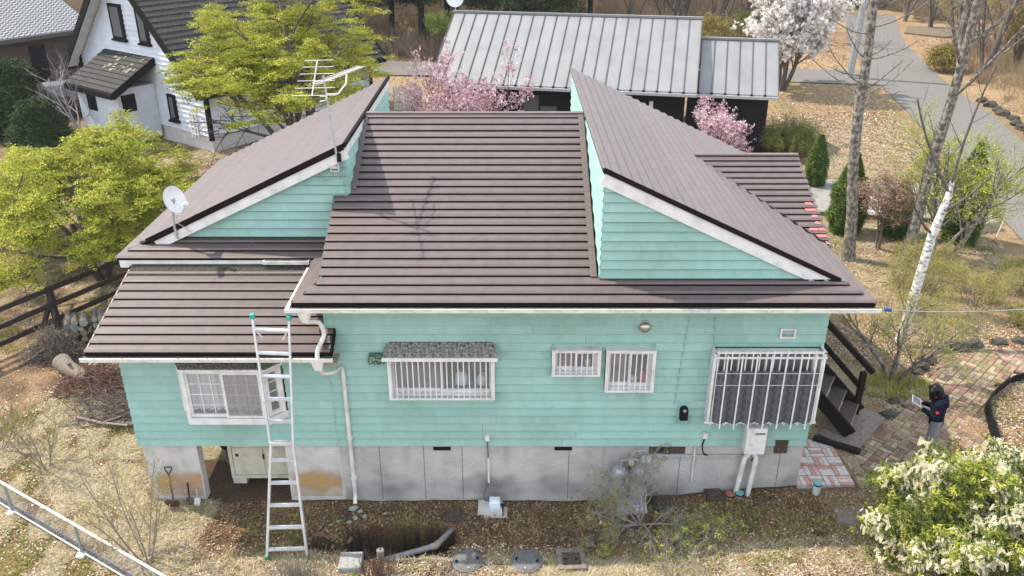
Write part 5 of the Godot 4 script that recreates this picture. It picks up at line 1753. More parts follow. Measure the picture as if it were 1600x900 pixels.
func build_pole() -> void:
	var P := thing("utility_pole", "weathered grey utility pole at the road junction", "utility pole", on(18.45, -34.6))
	var b := B.new()
	b.tube([V(0, -0.2, 0), V(0.25, 9.0, 0)], [0.2, 0.15], 14)
	part(P, "pole", b, M.galv)
	b = B.new()
	for i in 9: b.tube([V(0.05 + i * 0.02, 2.2 + i * 0.5, 0.15), V(0.05 + i * 0.02, 2.2 + i * 0.5, 0.34)], [0.012], 6)
	part(P, "step_bolts", b, M.galv)
	b = B.new()
	b.tube([V(0.24, 1.2, 0.16), V(0.3, 2.6, 0.2)], [0.03], 8)
	part(P, "yellow_guard", b, M.line_white)

# ---------- plants ----------
func leaf_cluster(n: int, spread: Vector3, w: float, l: float, flat := 0.5) -> ArrayMesh:
	var b := B.new()
	for i in n:
		var c := rv() * spread
		var d := V(rf(-1, 1), rf(-0.6, 0.6) * (1.0 - flat), rf(-1, 1)).normalized()
		var nn := (V(0, 1, 0) * flat + rv() * (1.0 - flat * 0.6)).normalized()
		var s := d.cross(nn).normalized() * w * rf(0.7, 1.2)
		var h := d * l * rf(0.7, 1.2)
		var fold := nn * w * 0.3
		b.tri(c - h * 0.5, c + s * 0.5 + fold, c + h * 0.5)
		b.tri(c - h * 0.5, c + h * 0.5, c - s * 0.5 + fold)
	return b.mesh()

func flower_cluster(n: int, spread: float, r: float) -> ArrayMesh:
	var b := B.new()
	for i in n:
		var c := rv() * spread
		var nn := (rv() + V(0, 0.5, 0)).normalized()
		var s := nn.cross(rv()).normalized()
		var t := nn.cross(s)
		for k in 4:
			var a := k * TAU / 4
			var p := (s * cos(a) + t * sin(a)) * r
			var q := (s * cos(a + 1.2) + t * sin(a + 1.2)) * r
			b.tri(c, c + p + nn * r * 0.4, c + q + nn * r * 0.4)
	return b.mesh()

func grow(b: B, p: Vector3, d: Vector3, L: float, r: float, lv: int, o: Dictionary, tips: Array) -> void:
	var segs: int = o.get("segs", 4)
	var pts := [p]
	var rad := [r]
	var up: float = o.up[mini(lv, o.up.size() - 1)]
	var q := p
	for i in segs:
		d = (d + rv() * float(o.wob) + V(0, up, 0)).normalized()
		q += d * L / segs
		pts.append(q)
		rad.append(r * lerpf(1.0, o.get("taper", 0.45), (i + 1.0) / segs))
		if lv >= o.leaf_lv: tips.append([q, d, lv, i == segs - 1])
	b.tube(pts, rad, maxi(3, o.get("sides", 8) - 2 * lv), false)
	if lv >= o.levels: return
	var n: int = o.n[mini(lv, o.n.size() - 1)]
	var a0 := rf(0, TAU)
	for k in n:
		var t := lerpf(o.get("t0", 0.35) if lv > 0 else o.get("t00", 0.35), 1.0, (k + rf(0.0, 0.9)) / n)
		var f := t * segs
		var i := mini(int(f), segs - 1)
		var pos: Vector3 = pts[i].lerp(pts[i + 1], f - i)
		var ax := (pts[i + 1] - pts[i]).normalized() as Vector3
		var s := ax.cross(V(0.3, 1, 0.2) if absf(ax.y) < 0.8 else V(1, 0, 0)).normalized()
		var az := a0 + k * 2.4 + rf(-0.4, 0.4)
		var sd := s * cos(az) + ax.cross(s) * sin(az)
		var ang: float = o.ang * rf(0.7, 1.25)
		var cd := (ax * cos(ang) + sd * sin(ang))
		cd.y *= o.get("flat", 1.0)
		grow(b, pos, cd.normalized(), L * float(o.ratio) * rf(0.7, 1.15) * (1.15 - 0.35 * t), rad[i] * o.get("rr", 0.6), lv + 1, o, tips)

func foliage(parent: Node, called: String, tips: Array, m: Mesh, mat: Material, per: int, spread: Vector3, s0: float, s1: float, cols: Array, tilt := 0.5) -> void:
	var xf := []
	var cs := []
	for t in tips:
		for k in per:
			var p: Vector3 = t[0] + rv() * spread
			var bs := Basis(Vector3.UP, rf(0, TAU)) * Basis(Vector3.RIGHT, rf(-tilt, tilt)) * Basis(Vector3.BACK, rf(-tilt, tilt))
			xf.append(Transform3D(bs.scaled(Vector3.ONE * rf(s0, s1)), p))
			var c: Color = cols[rng.randi() % cols.size()]
			c = c.lerp(cols[rng.randi() % cols.size()], rng.randf()) * rf(0.8, 1.2)
			cs.append(Color(c.r, c.g, c.b))
	multi(parent, called, m, mat, xf, cs)

func build_maples() -> void:
	var lm := leaf_cluster(13, V(0.17, 0.022, 0.17), 0.036, 0.062, 0.65)
	var yg := [Color(0.34, 0.36, 0.035), Color(0.41, 0.41, 0.05), Color(0.27, 0.32, 0.03), Color(0.46, 0.4, 0.07), Color(0.22, 0.26, 0.03)]
	var o := {"segs": 4, "up": [0.05, 0.02, 0.0, 0.03], "wob": 0.2, "levels": 3, "leaf_lv": 3, "n": [5, 5, 6], "ang": 0.85, "ratio": 0.62, "flat": 0.75, "t0": 0.3, "t00": 0.4, "sides": 9, "rr": 0.62}
	for q in [[-11.4, -9.4, 3.4, "yellow green maple in young leaf at the left of the house", 4, 0.12, 1.25, 1.0], [-6.9, -15.6, 5.5, "tall yellow green maple with bare grey stems before the white house", 6, 0.13, 1.15, 0.31], [-13.4, -12.2, 2.6, "yellow green maple farther back left, before the dark shrubs", 3, 0.1, 1.2, 0.85], [-9.8, -11.0, 1.7, "low young maple close to the left roof edge", 2, 0.05, 1.0, 0.8]]:
		var t := thing("maple_tree", q[3], "tree", on(q[0], q[1]), 0.0, "maples in young leaf")
		var b := B.new()
		var tips := []
		for k in q[4]:
			var a: float = TAU * k / q[4] + rf(-0.3, 0.3)
			var lean: float = q[7] * rf(0.5, 0.85)
			o.ratio = 0.62 if q[2] < 4 else 0.56
			grow(b, V(cos(a), 0, sin(a)) * 0.1, V(cos(a) * lean, 1.0, sin(a) * lean).normalized(), q[2] * rf(0.85, 1.1), q[5] * rf(0.7, 1.0), 0, o, tips)
		part(t, "trunk", b, M.bark)
		var keep := []
		for tp in tips:
			if tp[0].y > q[2] * (0.7 if q[2] > 4 else 0.36) and bump.get_noise_3dv(tp[0] * 18.0) + rf(-0.25, 0.25) > -0.05: keep.append(tp)
		# flat sprays of young leaves carried on the twig ends
		var sprays := []
		for tp in keep:
			if not tp[3] and rng.randf() < (0.35 if q[2] > 4 else 0.5): continue
			var rr := rf(0.2, 0.46)
			var tl := Basis(Vector3.UP, rf(0, TAU)) * Basis(Vector3.RIGHT, rf(-0.25, 0.25))
			for k in int(46.0 * rr):
				var a := rf(0, TAU)
				var r := sqrt(rng.randf()) * rr
				sprays.append([tp[0] + tl * V(cos(a) * r, rf(-0.025, 0.025) - 0.25 * r * r, sin(a) * r * 0.75)])
		foliage(t, "crown", sprays, lm, M.leaf, 1, V(0.02, 0.02, 0.02), 0.55, 1.0 * q[6], yg, 0.3)

func build_blossom() -> void:
	var fm := flower_cluster(6, 0.07, 0.024)
	var pk := [Color(0.6, 0.4, 0.46), Color(0.7, 0.55, 0.58), Color(0.5, 0.27, 0.33), Color(0.78, 0.68, 0.7), Color(0.3, 0.15, 0.15)]
	var o := {"segs": 4, "up": [0.1, 0.1, 0.12], "wob": 0.16, "levels": 3, "leaf_lv": 2, "n": [7, 6, 4], "ang": 0.6, "ratio": 0.55, "t0": 0.2, "t00": 0.2, "sides": 7, "rr": 0.55}
	for q in [[-1.6, -18.0, 3.2, 8, 0.6, "wide pink blossom tree before the grey roofed house"], [7.2, -15.7, 2.2, 3, 0.1, "narrow pink blossom tree at the right end of the dark wall"]]:
		var t := thing("pink_blossom_tree", q[5], "tree", on(q[0], q[1]), 0.0, "pink blossom trees")
		var b := B.new()
		var tips := []
		for k in q[3]:
			var a: float = TAU * k / q[3] + rf(-0.3, 0.3)
			grow(b, V(cos(a), 0, sin(a)) * 0.1, V(cos(a) * q[4], 1, sin(a) * q[4]).normalized(), q[2] * rf(0.75, 1.1), 0.05, 0, o, tips)
		part(t, "trunk", b, M.twig_red)
		foliage(t, "crown", tips, fm, M.petal, 1, V(0.08, 0.08, 0.08), 0.6, 1.2, pk, 1.5)
	# white magnolia
	var wm := flower_cluster(7, 0.11, 0.075)
	var t2 := thing("magnolia_tree", "white flowering magnolia by the road behind the grey roofs", "tree", on(13.9, -31.6))
	var b2 := B.new()
	var tp := []
	for k in 6:
		var a := TAU * k / 6 + rf(-0.3, 0.3)
		grow(b2, V(cos(a), 0, sin(a)) * 0.15, V(cos(a) * 0.27, 1, sin(a) * 0.27).normalized(), rf(3.6, 4.8), 0.09, 0, o, tp)
	part(t2, "trunk", b2, M.bark)
	var keep := []
	for q in tp:
		if q[0].y > 1.2 and rng.randf() < 0.6: keep.append(q)
	foliage(t2, "crown", keep, wm, M.petal, 1, V(0.15, 0.15, 0.15), 0.7, 1.3, [Color(0.82, 0.8, 0.77), Color(0.78, 0.74, 0.7), Color(0.85, 0.84, 0.82), Color(0.7, 0.65, 0.6)], 1.5)

func build_conifers() -> void:
	var nm := leaf_cluster(16, V(0.06, 0.09, 0.06), 0.022, 0.09, 0.0)
	var k := 0
	for q in [[10.55, -16.2, 0.3, 1.75, "slim dark green columnar conifer near the end of the drive, leftmost"], [10.05, -11.9, 0.45, 2.35, "columnar conifer hidden behind the lichen covered trunk"], [11.5, -11.6, 0.42, 1.55, "short broad columnar conifer at the near edge of the drive"], [13.2, -11.2, 0.52, 2.85, "tall columnar conifer beside the road, largest of the row"], [7.75, -13.6, 0.24, 1.0, "small bright conifer tip behind the porch roof"]]:
		var t := thing("columnar_conifer", q[4], "conifer", on(q[0], q[1]), 0.0, "columnar conifers by the drive")
		var b := B.new()
		b.tube([V(0, 0, 0), V(0, q[3] * 0.9, 0)], [0.05, 0.012], 7)
		part(t, "trunk", b, M.bark_dark)
		var xf := []
		var cs := []
		var n := int(q[3] * q[2] * 3800)
		for i in n:
			var h := pow(rng.randf(), 0.9)
			var prof: float = q[2] * (0.75 + 0.35 * sin(h * 3.4)) * (1.0 - pow(h, 3.2)) * rf(0.62, 1.12)
			var a := rf(0, TAU)
			prof *= 1.0 + 0.34 * bump.get_noise_3d(cos(a) * 25 + k * 50, h * 90, sin(a) * 25)
			var out := V(cos(a), 0, sin(a))
			var bs := Basis(Vector3.UP, rf(0, TAU)) * Basis(Vector3.RIGHT, rf(-0.5, 0.5))
			xf.append(Transform3D(bs.scaled(Vector3.ONE * rf(0.7, 1.3)), out * prof + V(0, h * q[3] + 0.05, 0)))
			var c := Color(0.035, 0.085, 0.015).lerp(Color(0.12, 0.17, 0.025), rng.randf())
			cs.append(c)
		multi(t, "foliage", nm, M.needle, xf, cs)
		k += 1

func build_right_trees() -> void:
	# lichen covered straight trunk
	var o := {"segs": 5, "up": [0.0, 0.12, 0.1], "wob": 0.1, "levels": 3, "leaf_lv": 9, "n": [12, 5, 4], "ang": 0.9, "ratio": 0.3, "t0": 0.3, "t00": 0.3, "sides": 10, "rr": 0.3, "taper": 0.5}
	var t := thing("lichen_tree", "straight bare tree with pale lichen blotches on its trunk", "tree", on(9.5, -9.9))
	var b := B.new()
	var lp := [V(-0.02, -0.1, 0), V(-0.04, 0.25, 0), V(-0.16, 1.4, 0.02), V(-0.36, 2.7, 0), V(-0.46, 4.2, -0.05), V(-0.5, 5.5, 0), V(-0.6, 7.2, 0), V(-0.8, 10, 0.1)]
	b.tube(lp, [0.24, 0.17, 0.15, 0.14, 0.13, 0.12, 0.1, 0.05], 12, false)
	for i in 26:
		var y := rf(2.4, 9.5)
		var k := 1
		while lp[k + 1].y < y: k += 1
		var a := rf(0, TAU)
		grow(b, lp[k].lerp(lp[k + 1], (y - lp[k].y) / (lp[k + 1].y - lp[k].y)), V(cos(a), rf(-0.1, 0.5), sin(a)).normalized(), rf(0.9, 2.0), 0.022, 1, o, [])
	part(t, "trunk", b, M.bark_lichen)
	# leaning white birch
	t = thing("birch_tree", "white barked birch leaning right beside the brick path", "tree", on(8.85, -4.95))
	b = B.new()
	var o2 := o.duplicate()
	o2.merge({"n": [7, 5, 4], "ratio": 0.32, "t00": 0.45, "wob": 0.07}, true)
	var fb := B.new()
	var bp := [V(0, -0.05, 0), V(0.1, 0.7, -0.08), V(0.22, 1.7, -0.2), V(0.36, 2.6, -0.34), V(0.6, 3.4, -0.5), V(0.64, 3.75, -0.55)]
	b.tube(bp, [0.13, 0.105, 0.1, 0.092, 0.075, 0.042], 12, false)
	for q in [[V(0.62, 3.6, -0.52), V(0.1, 1, -0.1), 2.6], [V(0.6, 3.5, -0.5), V(-0.6, 0.9, -0.3), 2.2], [V(0.5, 3.1, -0.4), V(0.9, 0.6, 0.2), 1.2], [V(0.36, 2.6, -0.34), V(-0.8, 0.5, 0.2), 1.1]]: grow(fb, q[0], q[1].normalized(), q[2], 0.036, 1, o2, [])
	part(t, "branches", fb, M.bark)
	part(t, "trunk", b, M.bark_birch)
	# big bare tree on the verge
	t = thing("bare_tree", "tall bare grey tree rising behind the budding trees by the road", "tree", on(10.75, -9.25))
	b = B.new()
	var o3 := {"segs": 6, "up": [0.02, 0.1, 0.1], "wob": 0.07, "levels": 4, "leaf_lv": 9, "n": [11, 6, 5, 3], "ang": 0.8, "ratio": 0.4, "t0": 0.25, "t00": 0.5, "sides": 10, "rr": 0.42, "taper": 0.5}
	grow(b, V(0, -0.1, 0), V(0.0, 1, 0.0).normalized(), 9.5, 0.16, 0, o3, [])
	part(t, "trunk", b, M.bark_lichen)
	# budding tree with a forked grey trunk
	var lm := leaf_cluster(7, V(0.1, 0.06, 0.1), 0.035, 0.055, 0.3)
	var gr := [Color(0.3, 0.36, 0.05), Color(0.4, 0.42, 0.08), Color(0.24, 0.3, 0.04)]
	var o4 := {"segs": 5, "up": [0.04, 0.08, 0.05], "wob": 0.16, "levels": 3, "leaf_lv": 2, "n": [9, 6, 4], "ang": 0.8, "ratio": 0.48, "t0": 0.25, "t00": 0.3, "sides": 8, "rr": 0.5}
	for q in [[11.3, -8.9, 3.6, 3, 0.07, "budding pale green tree with several stems between the conifers", 0.5, 1], [12.3, -10.4, 3.0, 2, 0.05, "thin budding tree nearest the tall conifer", 0.35, 1]]:
		t = thing("budding_tree", q[5], "tree", on(q[0], q[1]), 0.0, "budding trees by the drive")
		b = B.new()
		var tips := []
		for k in q[3]:
			var a := rf(0, TAU)
			grow(b, V(cos(a), 0, sin(a)) * 0.12, V(cos(a) * q[6], 1, sin(a) * q[6]).normalized(), q[2] * rf(0.8, 1.1), q[4], 0, o4, tips)
		part(t, "trunk", b, M.bark_lichen)
		var thin := []
		for tp2 in tips:
			if rng.randf() < 0.4: thin.append(tp2)
		foliage(t, "crown", thin, lm, M.leaf, q[7], V(0.12, 0.1, 0.12), 0.6, 1.1, gr, 0.8)
	# rusty brown beech leaves still hanging
	t = thing("russet_sapling", "thin sapling with dry russet leaves beside the lichen trunk", "sapling", on(10.6, -10.6))
	b = B.new()
	var tp := []
	for k in 3: grow(b, V(rf(-0.1, 0.1), 0, rf(-0.1, 0.1)), V(rf(-0.4, 0.4), 1, rf(-0.3, 0.3)).normalized(), 1.9, 0.03, 0, o4, tp)
	part(t, "stems", b, M.twig)
	var fewer := []
	for q in tp:
		if rng.randf() < 0.3: fewer.append(q)
	foliage(t, "dry_leaves", fewer, lm, M.litterleaf, 1, V(0.1, 0.1, 0.1), 0.6, 1.0, [Color(0.34, 0.22, 0.15), Color(0.42, 0.3, 0.21), Color(0.26, 0.16, 0.11)], 0.8)
	# multi stem shrub at the corner of the path
	t = thing("path_shrub", "bare grey multi stem shrub with yellow green shoots by the brick path", "shrub", on(8.15, -3.55))
	b = B.new()
	tp = []
	var o5 := {"segs": 5, "up": [0.08, 0.12, 0.1], "wob": 0.22, "levels": 3, "leaf_lv": 2, "n": [6, 5, 4], "ang": 0.7, "ratio": 0.55, "t0": 0.3, "t00": 0.4, "sides": 7, "rr": 0.55}
	for k in 5:
		var a := TAU * k / 5
		grow(b, V(cos(a), 0, sin(a)) * 0.1, V(cos(a) * 0.6, 1, sin(a) * 0.6).normalized(), rf(1.4, 1.9), 0.045, 0, o5, tp)
	part(t, "stems", b, M.bark_lichen)
	foliage(t, "young_leaves", tp, leaf_cluster(5, V(0.06, 0.05, 0.06), 0.016, 0.03, 0.2), M.leaf, 1, V(0.06, 0.06, 0.06), 0.6, 1.1, [Color(0.26, 0.27, 0.06), Color(0.34, 0.31, 0.1), Color(0.2, 0.2, 0.05)], 0.8)
	# low shrubs with fine twigs on the bank
	var k2 := 0
	for q in [[9.9, -6.6, 1.0, "olive twiggy shrub behind the white birch"], [11.6, -6.8, 0.9, "olive twiggy shrub on the bank right of the birch"], [10.9, -8.0, 0.9, "twiggy shrub below the tall conifer"], [13.2, -7.9, 0.6, "low twiggy shrub near the road edge"], [12.3, -5.9, 0.45, "small green tuft shrub on the leafy bank"]]:
		t = thing("bank_shrub", q[3], "shrub", on(q[0], q[1]), rf(0, 6), "twiggy shrubs on the bank")
		b = B.new()
		tp = []
		for k in 9:
			var a := TAU * k / 9
			grow(b, V(cos(a), 0, sin(a)) * 0.15, V(cos(a) * 0.8, 1, sin(a) * 0.8).normalized(), q[2] * rf(0.7, 1.1), 0.012, 0, o5, tp)
		part(t, "stems", b, M.twig)
		var thin := []
		for tp2 in tp:
			if rng.randf() < 0.4: thin.append(tp2)
		foliage(t, "young_leaves", thin, leaf_cluster(5, V(0.07, 0.05, 0.07), 0.016, 0.03, 0.2), M.leaf, 1, V(0.06, 0.06, 0.06), 0.6, 1.1, [Color(0.24, 0.24, 0.06), Color(0.3, 0.28, 0.09), Color(0.36, 0.3, 0.12)], 0.8)
		k2 += 1
	# bright moss grass at the foot of the path shrub
	t = thing("grass_tuft", "bright yellow green grass tuft at the foot of the path shrub", "grass tuft", on(8.0, -3.2))
	var xf := []
	var cs := []
	for i in 260:
		var r := sqrt(rng.randf()) * 0.55
		var a := rf(0, TAU)
		xf.append(Transform3D(Basis(Vector3.UP, rf(0, TAU)).scaled(Vector3.ONE * rf(0.8, 1.5)), V(cos(a) * r * 1.4, 0, sin(a) * r)))
		cs.append(Color(0.25, 0.26, 0.04).lerp(Color(0.36, 0.34, 0.08), rng.randf()))
	multi(t, "blades", blade_tuft(7, 0.14, 0.5), M.leaf, xf, cs)
	# rounded green broom bush
	t = thing("broom_bush", "rounded dark green broom bush on the lawn by the dark house", "bush", on(10.75, -20.3))
	b = B.new()
	var bt := []
	for i in 260:
		var a := rf(0, TAU)
		var e := sqrt(rng.randf()) * 1.15
		var d := V(cos(a) * sin(e), cos(e) * 0.85 + 0.1, sin(a) * sin(e))
		var l := rf(1.0, 1.55)
		var p := V(cos(a), 0, sin(a)) * 0.2
		var m := p + d * l * 0.6 + rv() * 0.08
		b.tube([p, m, p + d * l + V(0, 0.12, 0) + rv() * 0.08], [0.01, 0.006, 0.002], 3, false)
		for k in 7: bt.append([p.lerp(p + d * l, 0.5 + 0.5 * k / 6.0)])
	part(t, "stems", b, M.twig)
	foliage(t, "green_shoots", bt, leaf_cluster(10, V(0.05, 0.14, 0.05), 0.01, 0.16, 0.0), M.leaf, 2, V(0.08, 0.08, 0.08), 0.6, 1.1, [Color(0.1, 0.13, 0.025), Color(0.15, 0.17, 0.035), Color(0.2, 0.2, 0.05)], 0.5)

func blade_tuft(n: int, h: float, lean: float) -> ArrayMesh:
	var b := B.new()
	for i in n:
		var a := rf(0, TAU)
		var d := V(cos(a), 0, sin(a))
		var s := V(-d.z, 0, d.x) * 0.004
		var p := d * rf(0, 0.03)
		var l := h * rf(0.6, 1.2)
		var m := p + d * l * lean * 0.4 + V(0, l * 0.65, 0)
		var e := p + d * l * lean + V(0, l * rf(0.75, 1.0), 0)
		b.quad(p - s, p + s, m + s * 0.8, m - s * 0.8)
		b.tri(m - s * 0.8, m + s * 0.8, e)
	return b.mesh()

func build_front_plants() -> void:
	# white flowering evergreen at the lower right
	var P := thing("flowering_bush", "large evergreen bush full of cream white flower sprays, lower right", "bush", on(6.8, 2.2))
	var b := B.new()
	var tips := []
	var o := {"segs": 4, "up": [0.1, 0.1, 0.1], "wob": 0.2, "levels": 3, "leaf_lv": 3, "n": [6, 5, 5], "ang": 0.6, "ratio": 0.6, "t0": 0.35, "t00": 0.35, "sides": 7, "rr": 0.6}
	for k in 9:
		var a := TAU * k / 9 + rf(-0.3, 0.3)
		var ln := 0.75 if k % 3 else 0.25
		grow(b, V(cos(a), 0, sin(a)) * 0.1, V(cos(a) * ln, 1, sin(a) * ln).normalized(), rf(0.95, 1.25), 0.04, 0, o, tips)
	part(P, "stems", b, M.twig_pale)
	# leaves and flowers fill a lumpy dome of shoots
	var sh := []
	for i in 1500:
		var a := rf(0, TAU)
		var e := acos(rf(-0.25, 1.0))
		var d := V(cos(a) * sin(e), cos(e), sin(a) * sin(e))
		var r := (1.0 + 0.42 * bump.get_noise_3dv(d * 34.0) + 0.2 * bump.get_noise_3dv(d * 95.0)) * (0.72 + 0.28 * pow(rng.randf(), 0.4))
		if rng.randf() < 0.12: r *= 0.75
		sh.append([V(0, 0.82, 0) + d * r * V(1.3, 1.2, 1.25), d])
	var lm := leaf_cluster(12, V(0.055, 0.04, 0.055), 0.02, 0.075, 0.2)
	foliage(P, "leaves", sh, lm, M.leaf, 3, V(0.09, 0.08, 0.09), 0.7, 1.25, [Color(0.05, 0.075, 0.015), Color(0.09, 0.12, 0.02), Color(0.14, 0.17, 0.03), Color(0.2, 0.23, 0.04)], 0.9)
	var fresh := []
	for s in sh:
		if s[1].y > -0.2 and bump.get_noise_3dv(s[1] * 38.0 - V(9, 3, 5)) > 0.07: fresh.append([s[0] + s[1] * 0.05])
	foliage(P, "new_shoots", fresh, lm, M.leaf, 2, V(0.07, 0.05, 0.07), 0.7, 1.2, [Color(0.32, 0.35, 0.05), Color(0.44, 0.43, 0.09), Color(0.26, 0.3, 0.04)], 0.9)
	var sp := B.new()   # one drooping spray of small bells
	for i in 26:
		var t := i / 25.0
		var c := V(0.02 * sin(i * 2.4) * (1.0 - t * 0.5), -0.09 * t, 0.02 * cos(i * 2.4) * (1.0 - t * 0.5)) + V(0.05 * t, 0, 0)
		var r := 0.0075
		for k in 4:
			var u := V(cos(k * PI / 2), 0, sin(k * PI / 2)) * r
			var w := V(cos((k + 1) * PI / 2), 0, sin((k + 1) * PI / 2)) * r
			sp.tri(c + V(0, r, 0), c + w, c + u)
			sp.tri(c + V(0, -r * 1.4, 0), c + u, c + w)
	var fl := []
	for s in sh:
		var d: Vector3 = s[1]
		if d.y > -0.1 and bump.get_noise_3dv(d * 34.0 + V(7, 7, 7)) > -0.03 and rng.randf() < 0.85: fl.append([s[0] + d * 0.05])
	foliage(P, "flower_sprays", fl, sp.mesh(), M.petal, 9, V(0.1, 0.05, 0.1), 0.6, 1.1, [Color(0.72, 0.68, 0.46), Color(0.66, 0.62, 0.38), Color(0.78, 0.75, 0.58)], 0.6)
	# leaning half bare shrub before the tank
	var S := thing("leaning_shrub", "half bare azalea shrub with pale twisted stems before the grey tank", "shrub", on(2.15, 0.72))
	b = B.new()
	tips = []
	var o2 := {"segs": 5, "up": [0.05, 0.02, 0.0], "wob": 0.3, "levels": 3, "leaf_lv": 2, "n": [8, 6, 5], "ang": 0.75, "ratio": 0.58, "t0": 0.3, "t00": 0.35, "sides": 7, "rr": 0.6}
	for q in [V(-1.0, 0.55, 0.0), V(-0.5, 0.9, -0.1), V(0.1, 1.0, -0.2), V(0.55, 0.8, -0.1), V(-0.75, 0.3, 0.6), V(0.4, 0.25, 0.8), V(-0.25, 0.5, 0.4), V(-1.0, 0.2, 0.2), V(0.8, 0.3, 0.5)]:
		grow(b, V(0, 0.02, 0), q.normalized(), rf(0.7, 1.0) * (1.3 if q.y > 0.5 else 0.9), 0.019, 0, o2, tips)
	part(S, "stems", b, M.twig_white)
	var keep := []
	for t in tips:
		if rng.randf() < 0.03 or ((t[0].x < -0.45 or t[0].y < 0.25) and rng.randf() < 0.04): keep.append(t)
	foliage(S, "leaves", keep, leaf_cluster(7, V(0.045, 0.03, 0.045), 0.018, 0.034, 0.3), M.leaf, 1, V(0.04, 0.04, 0.04), 0.7, 1.25, [Color(0.2, 0.2, 0.04), Color(0.27, 0.25, 0.06), Color(0.3, 0.22, 0.08), Color(0.15, 0.16, 0.03)], 0.7)
	# small fresh green shrub and low growth
	var k := 0
	for q in [[3.25, 1.15, 0.5, "small fresh green shrub in front of the foundation"], [1.45, 1.2, 0.42, "low green sprig growth left of the leaning shrub's foot"], [2.6, 1.35, 0.45, "low green sprig growth right of the leaning shrub's foot"], [2.5, 2.0, 0.7, "twiggy pale green shrub at the bottom edge"]]:
		var t := thing("green_sprig", q[3], "shrub", on(q[0], q[1]), 0.0, "low green sprigs before the foundation")
		b = B.new()
		var tp := []
		for i in 7:
			var a := TAU * i / 7
			grow(b, Vector3.ZERO, V(cos(a) * 1.2, 0.7, sin(a) * 1.2).normalized(), q[2] * rf(0.6, 1.0), 0.009, 0, o2, tp)
		part(t, "stems", b, M.twig_pale)
		var thin := []
		for tp2 in tp:
			if rng.randf() < (0.03 if k == 0 else 0.011): thin.append(tp2)
		foliage(t, "leaves", thin, leaf_cluster(7, V(0.04, 0.025, 0.04), 0.016, 0.03, 0.4), M.leaf, 1, V(0.04, 0.03, 0.04), 0.7, 1.2, [Color(0.28, 0.31, 0.05), Color(0.36, 0.36, 0.08), Color(0.2, 0.24, 0.04)], 0.6)
		k += 1
	# bare saplings lower left
	var o6 := {"segs": 5, "up": [0.06, 0.12, 0.1], "wob": 0.1, "levels": 2, "leaf_lv": 1, "n": [7, 4], "ang": 0.6, "ratio": 0.42, "t0": 0.3, "t00": 0.3, "sides": 6, "rr": 0.55}
	for q in [[-5.9, 1.5, 1.75, 8, 0.45, "bare budding shrub of thin upright stems by the shovel"], [-8.75, -0.95, 1.0, 5, 0.4, "small bare shrub with forked stems at the left edge"], [-9.9, -1.4, 1.0, 6, 0.8, "bare twiggy shrub at the left picture border"], [-3.4, 1.75, 0.0, 0, 0.0, ""]]:
		if q[3] == 0: continue
		var t := thing("bare_shrub", q[5], "shrub", on(q[0], q[1]), 0.0, "bare shrubs on the left lawn")
		b = B.new()
		var tp := []
		for i in q[3]:
			var a: float = TAU * i / q[3] + rf(-0.3, 0.3)
			grow(b, V(cos(a), 0, sin(a)) * 0.08, V(cos(a) * q[4] - 0.1, 1, sin(a) * q[4]).normalized(), q[2] * rf(0.7, 1.1), 0.014, 0, o6, tp)
		part(t, "stems", b, M.twig_pale)
		foliage(t, "buds", tp, leaf_cluster(3, V(0.02, 0.02, 0.02), 0.012, 0.022, 0.2), M.leaf, 1, V(0.02, 0.02, 0.02), 0.7, 1.2, [Color(0.25, 0.24, 0.06), Color(0.2, 0.13, 0.06)], 0.8)
	# reddish and straw coloured clumps at the bottom edge
	for q in [[-2.1, 1.88, 0.5, 150, "reddish bare twig clump below the riser pipe", M.twig_red, 0.5], [-3.4, 1.95, 0.55, 190, "straw coloured dry stem clump at the ladder foot", M.twig_pale, 0.75], [-0.95, 1.95, 0.3, 60, "thin straw stems by the first manhole cover", M.twig_pale, 0.4]]:
		var t := thing("dry_clump", q[4], "dry plant", on(q[0], q[1]))
		b = B.new()
		for i in q[3]:
			var a := rf(0, TAU)
			var p := V(cos(a), 0, sin(a)) * rf(0, q[6] * 0.6)
			var d := V(p.x * 0.9 + rf(-0.3, 0.3), 1, p.z * 0.9 + rf(-0.3, 0.3)).normalized()
			var l: float = q[2] * rf(0.5, 1.0)
			b.tube([p, p + d * l * 0.5, p + d * l + rv() * 0.05], [0.005, 0.004, 0.002], 3, false)
		part(t, "stems", b, q[5], "stuff")

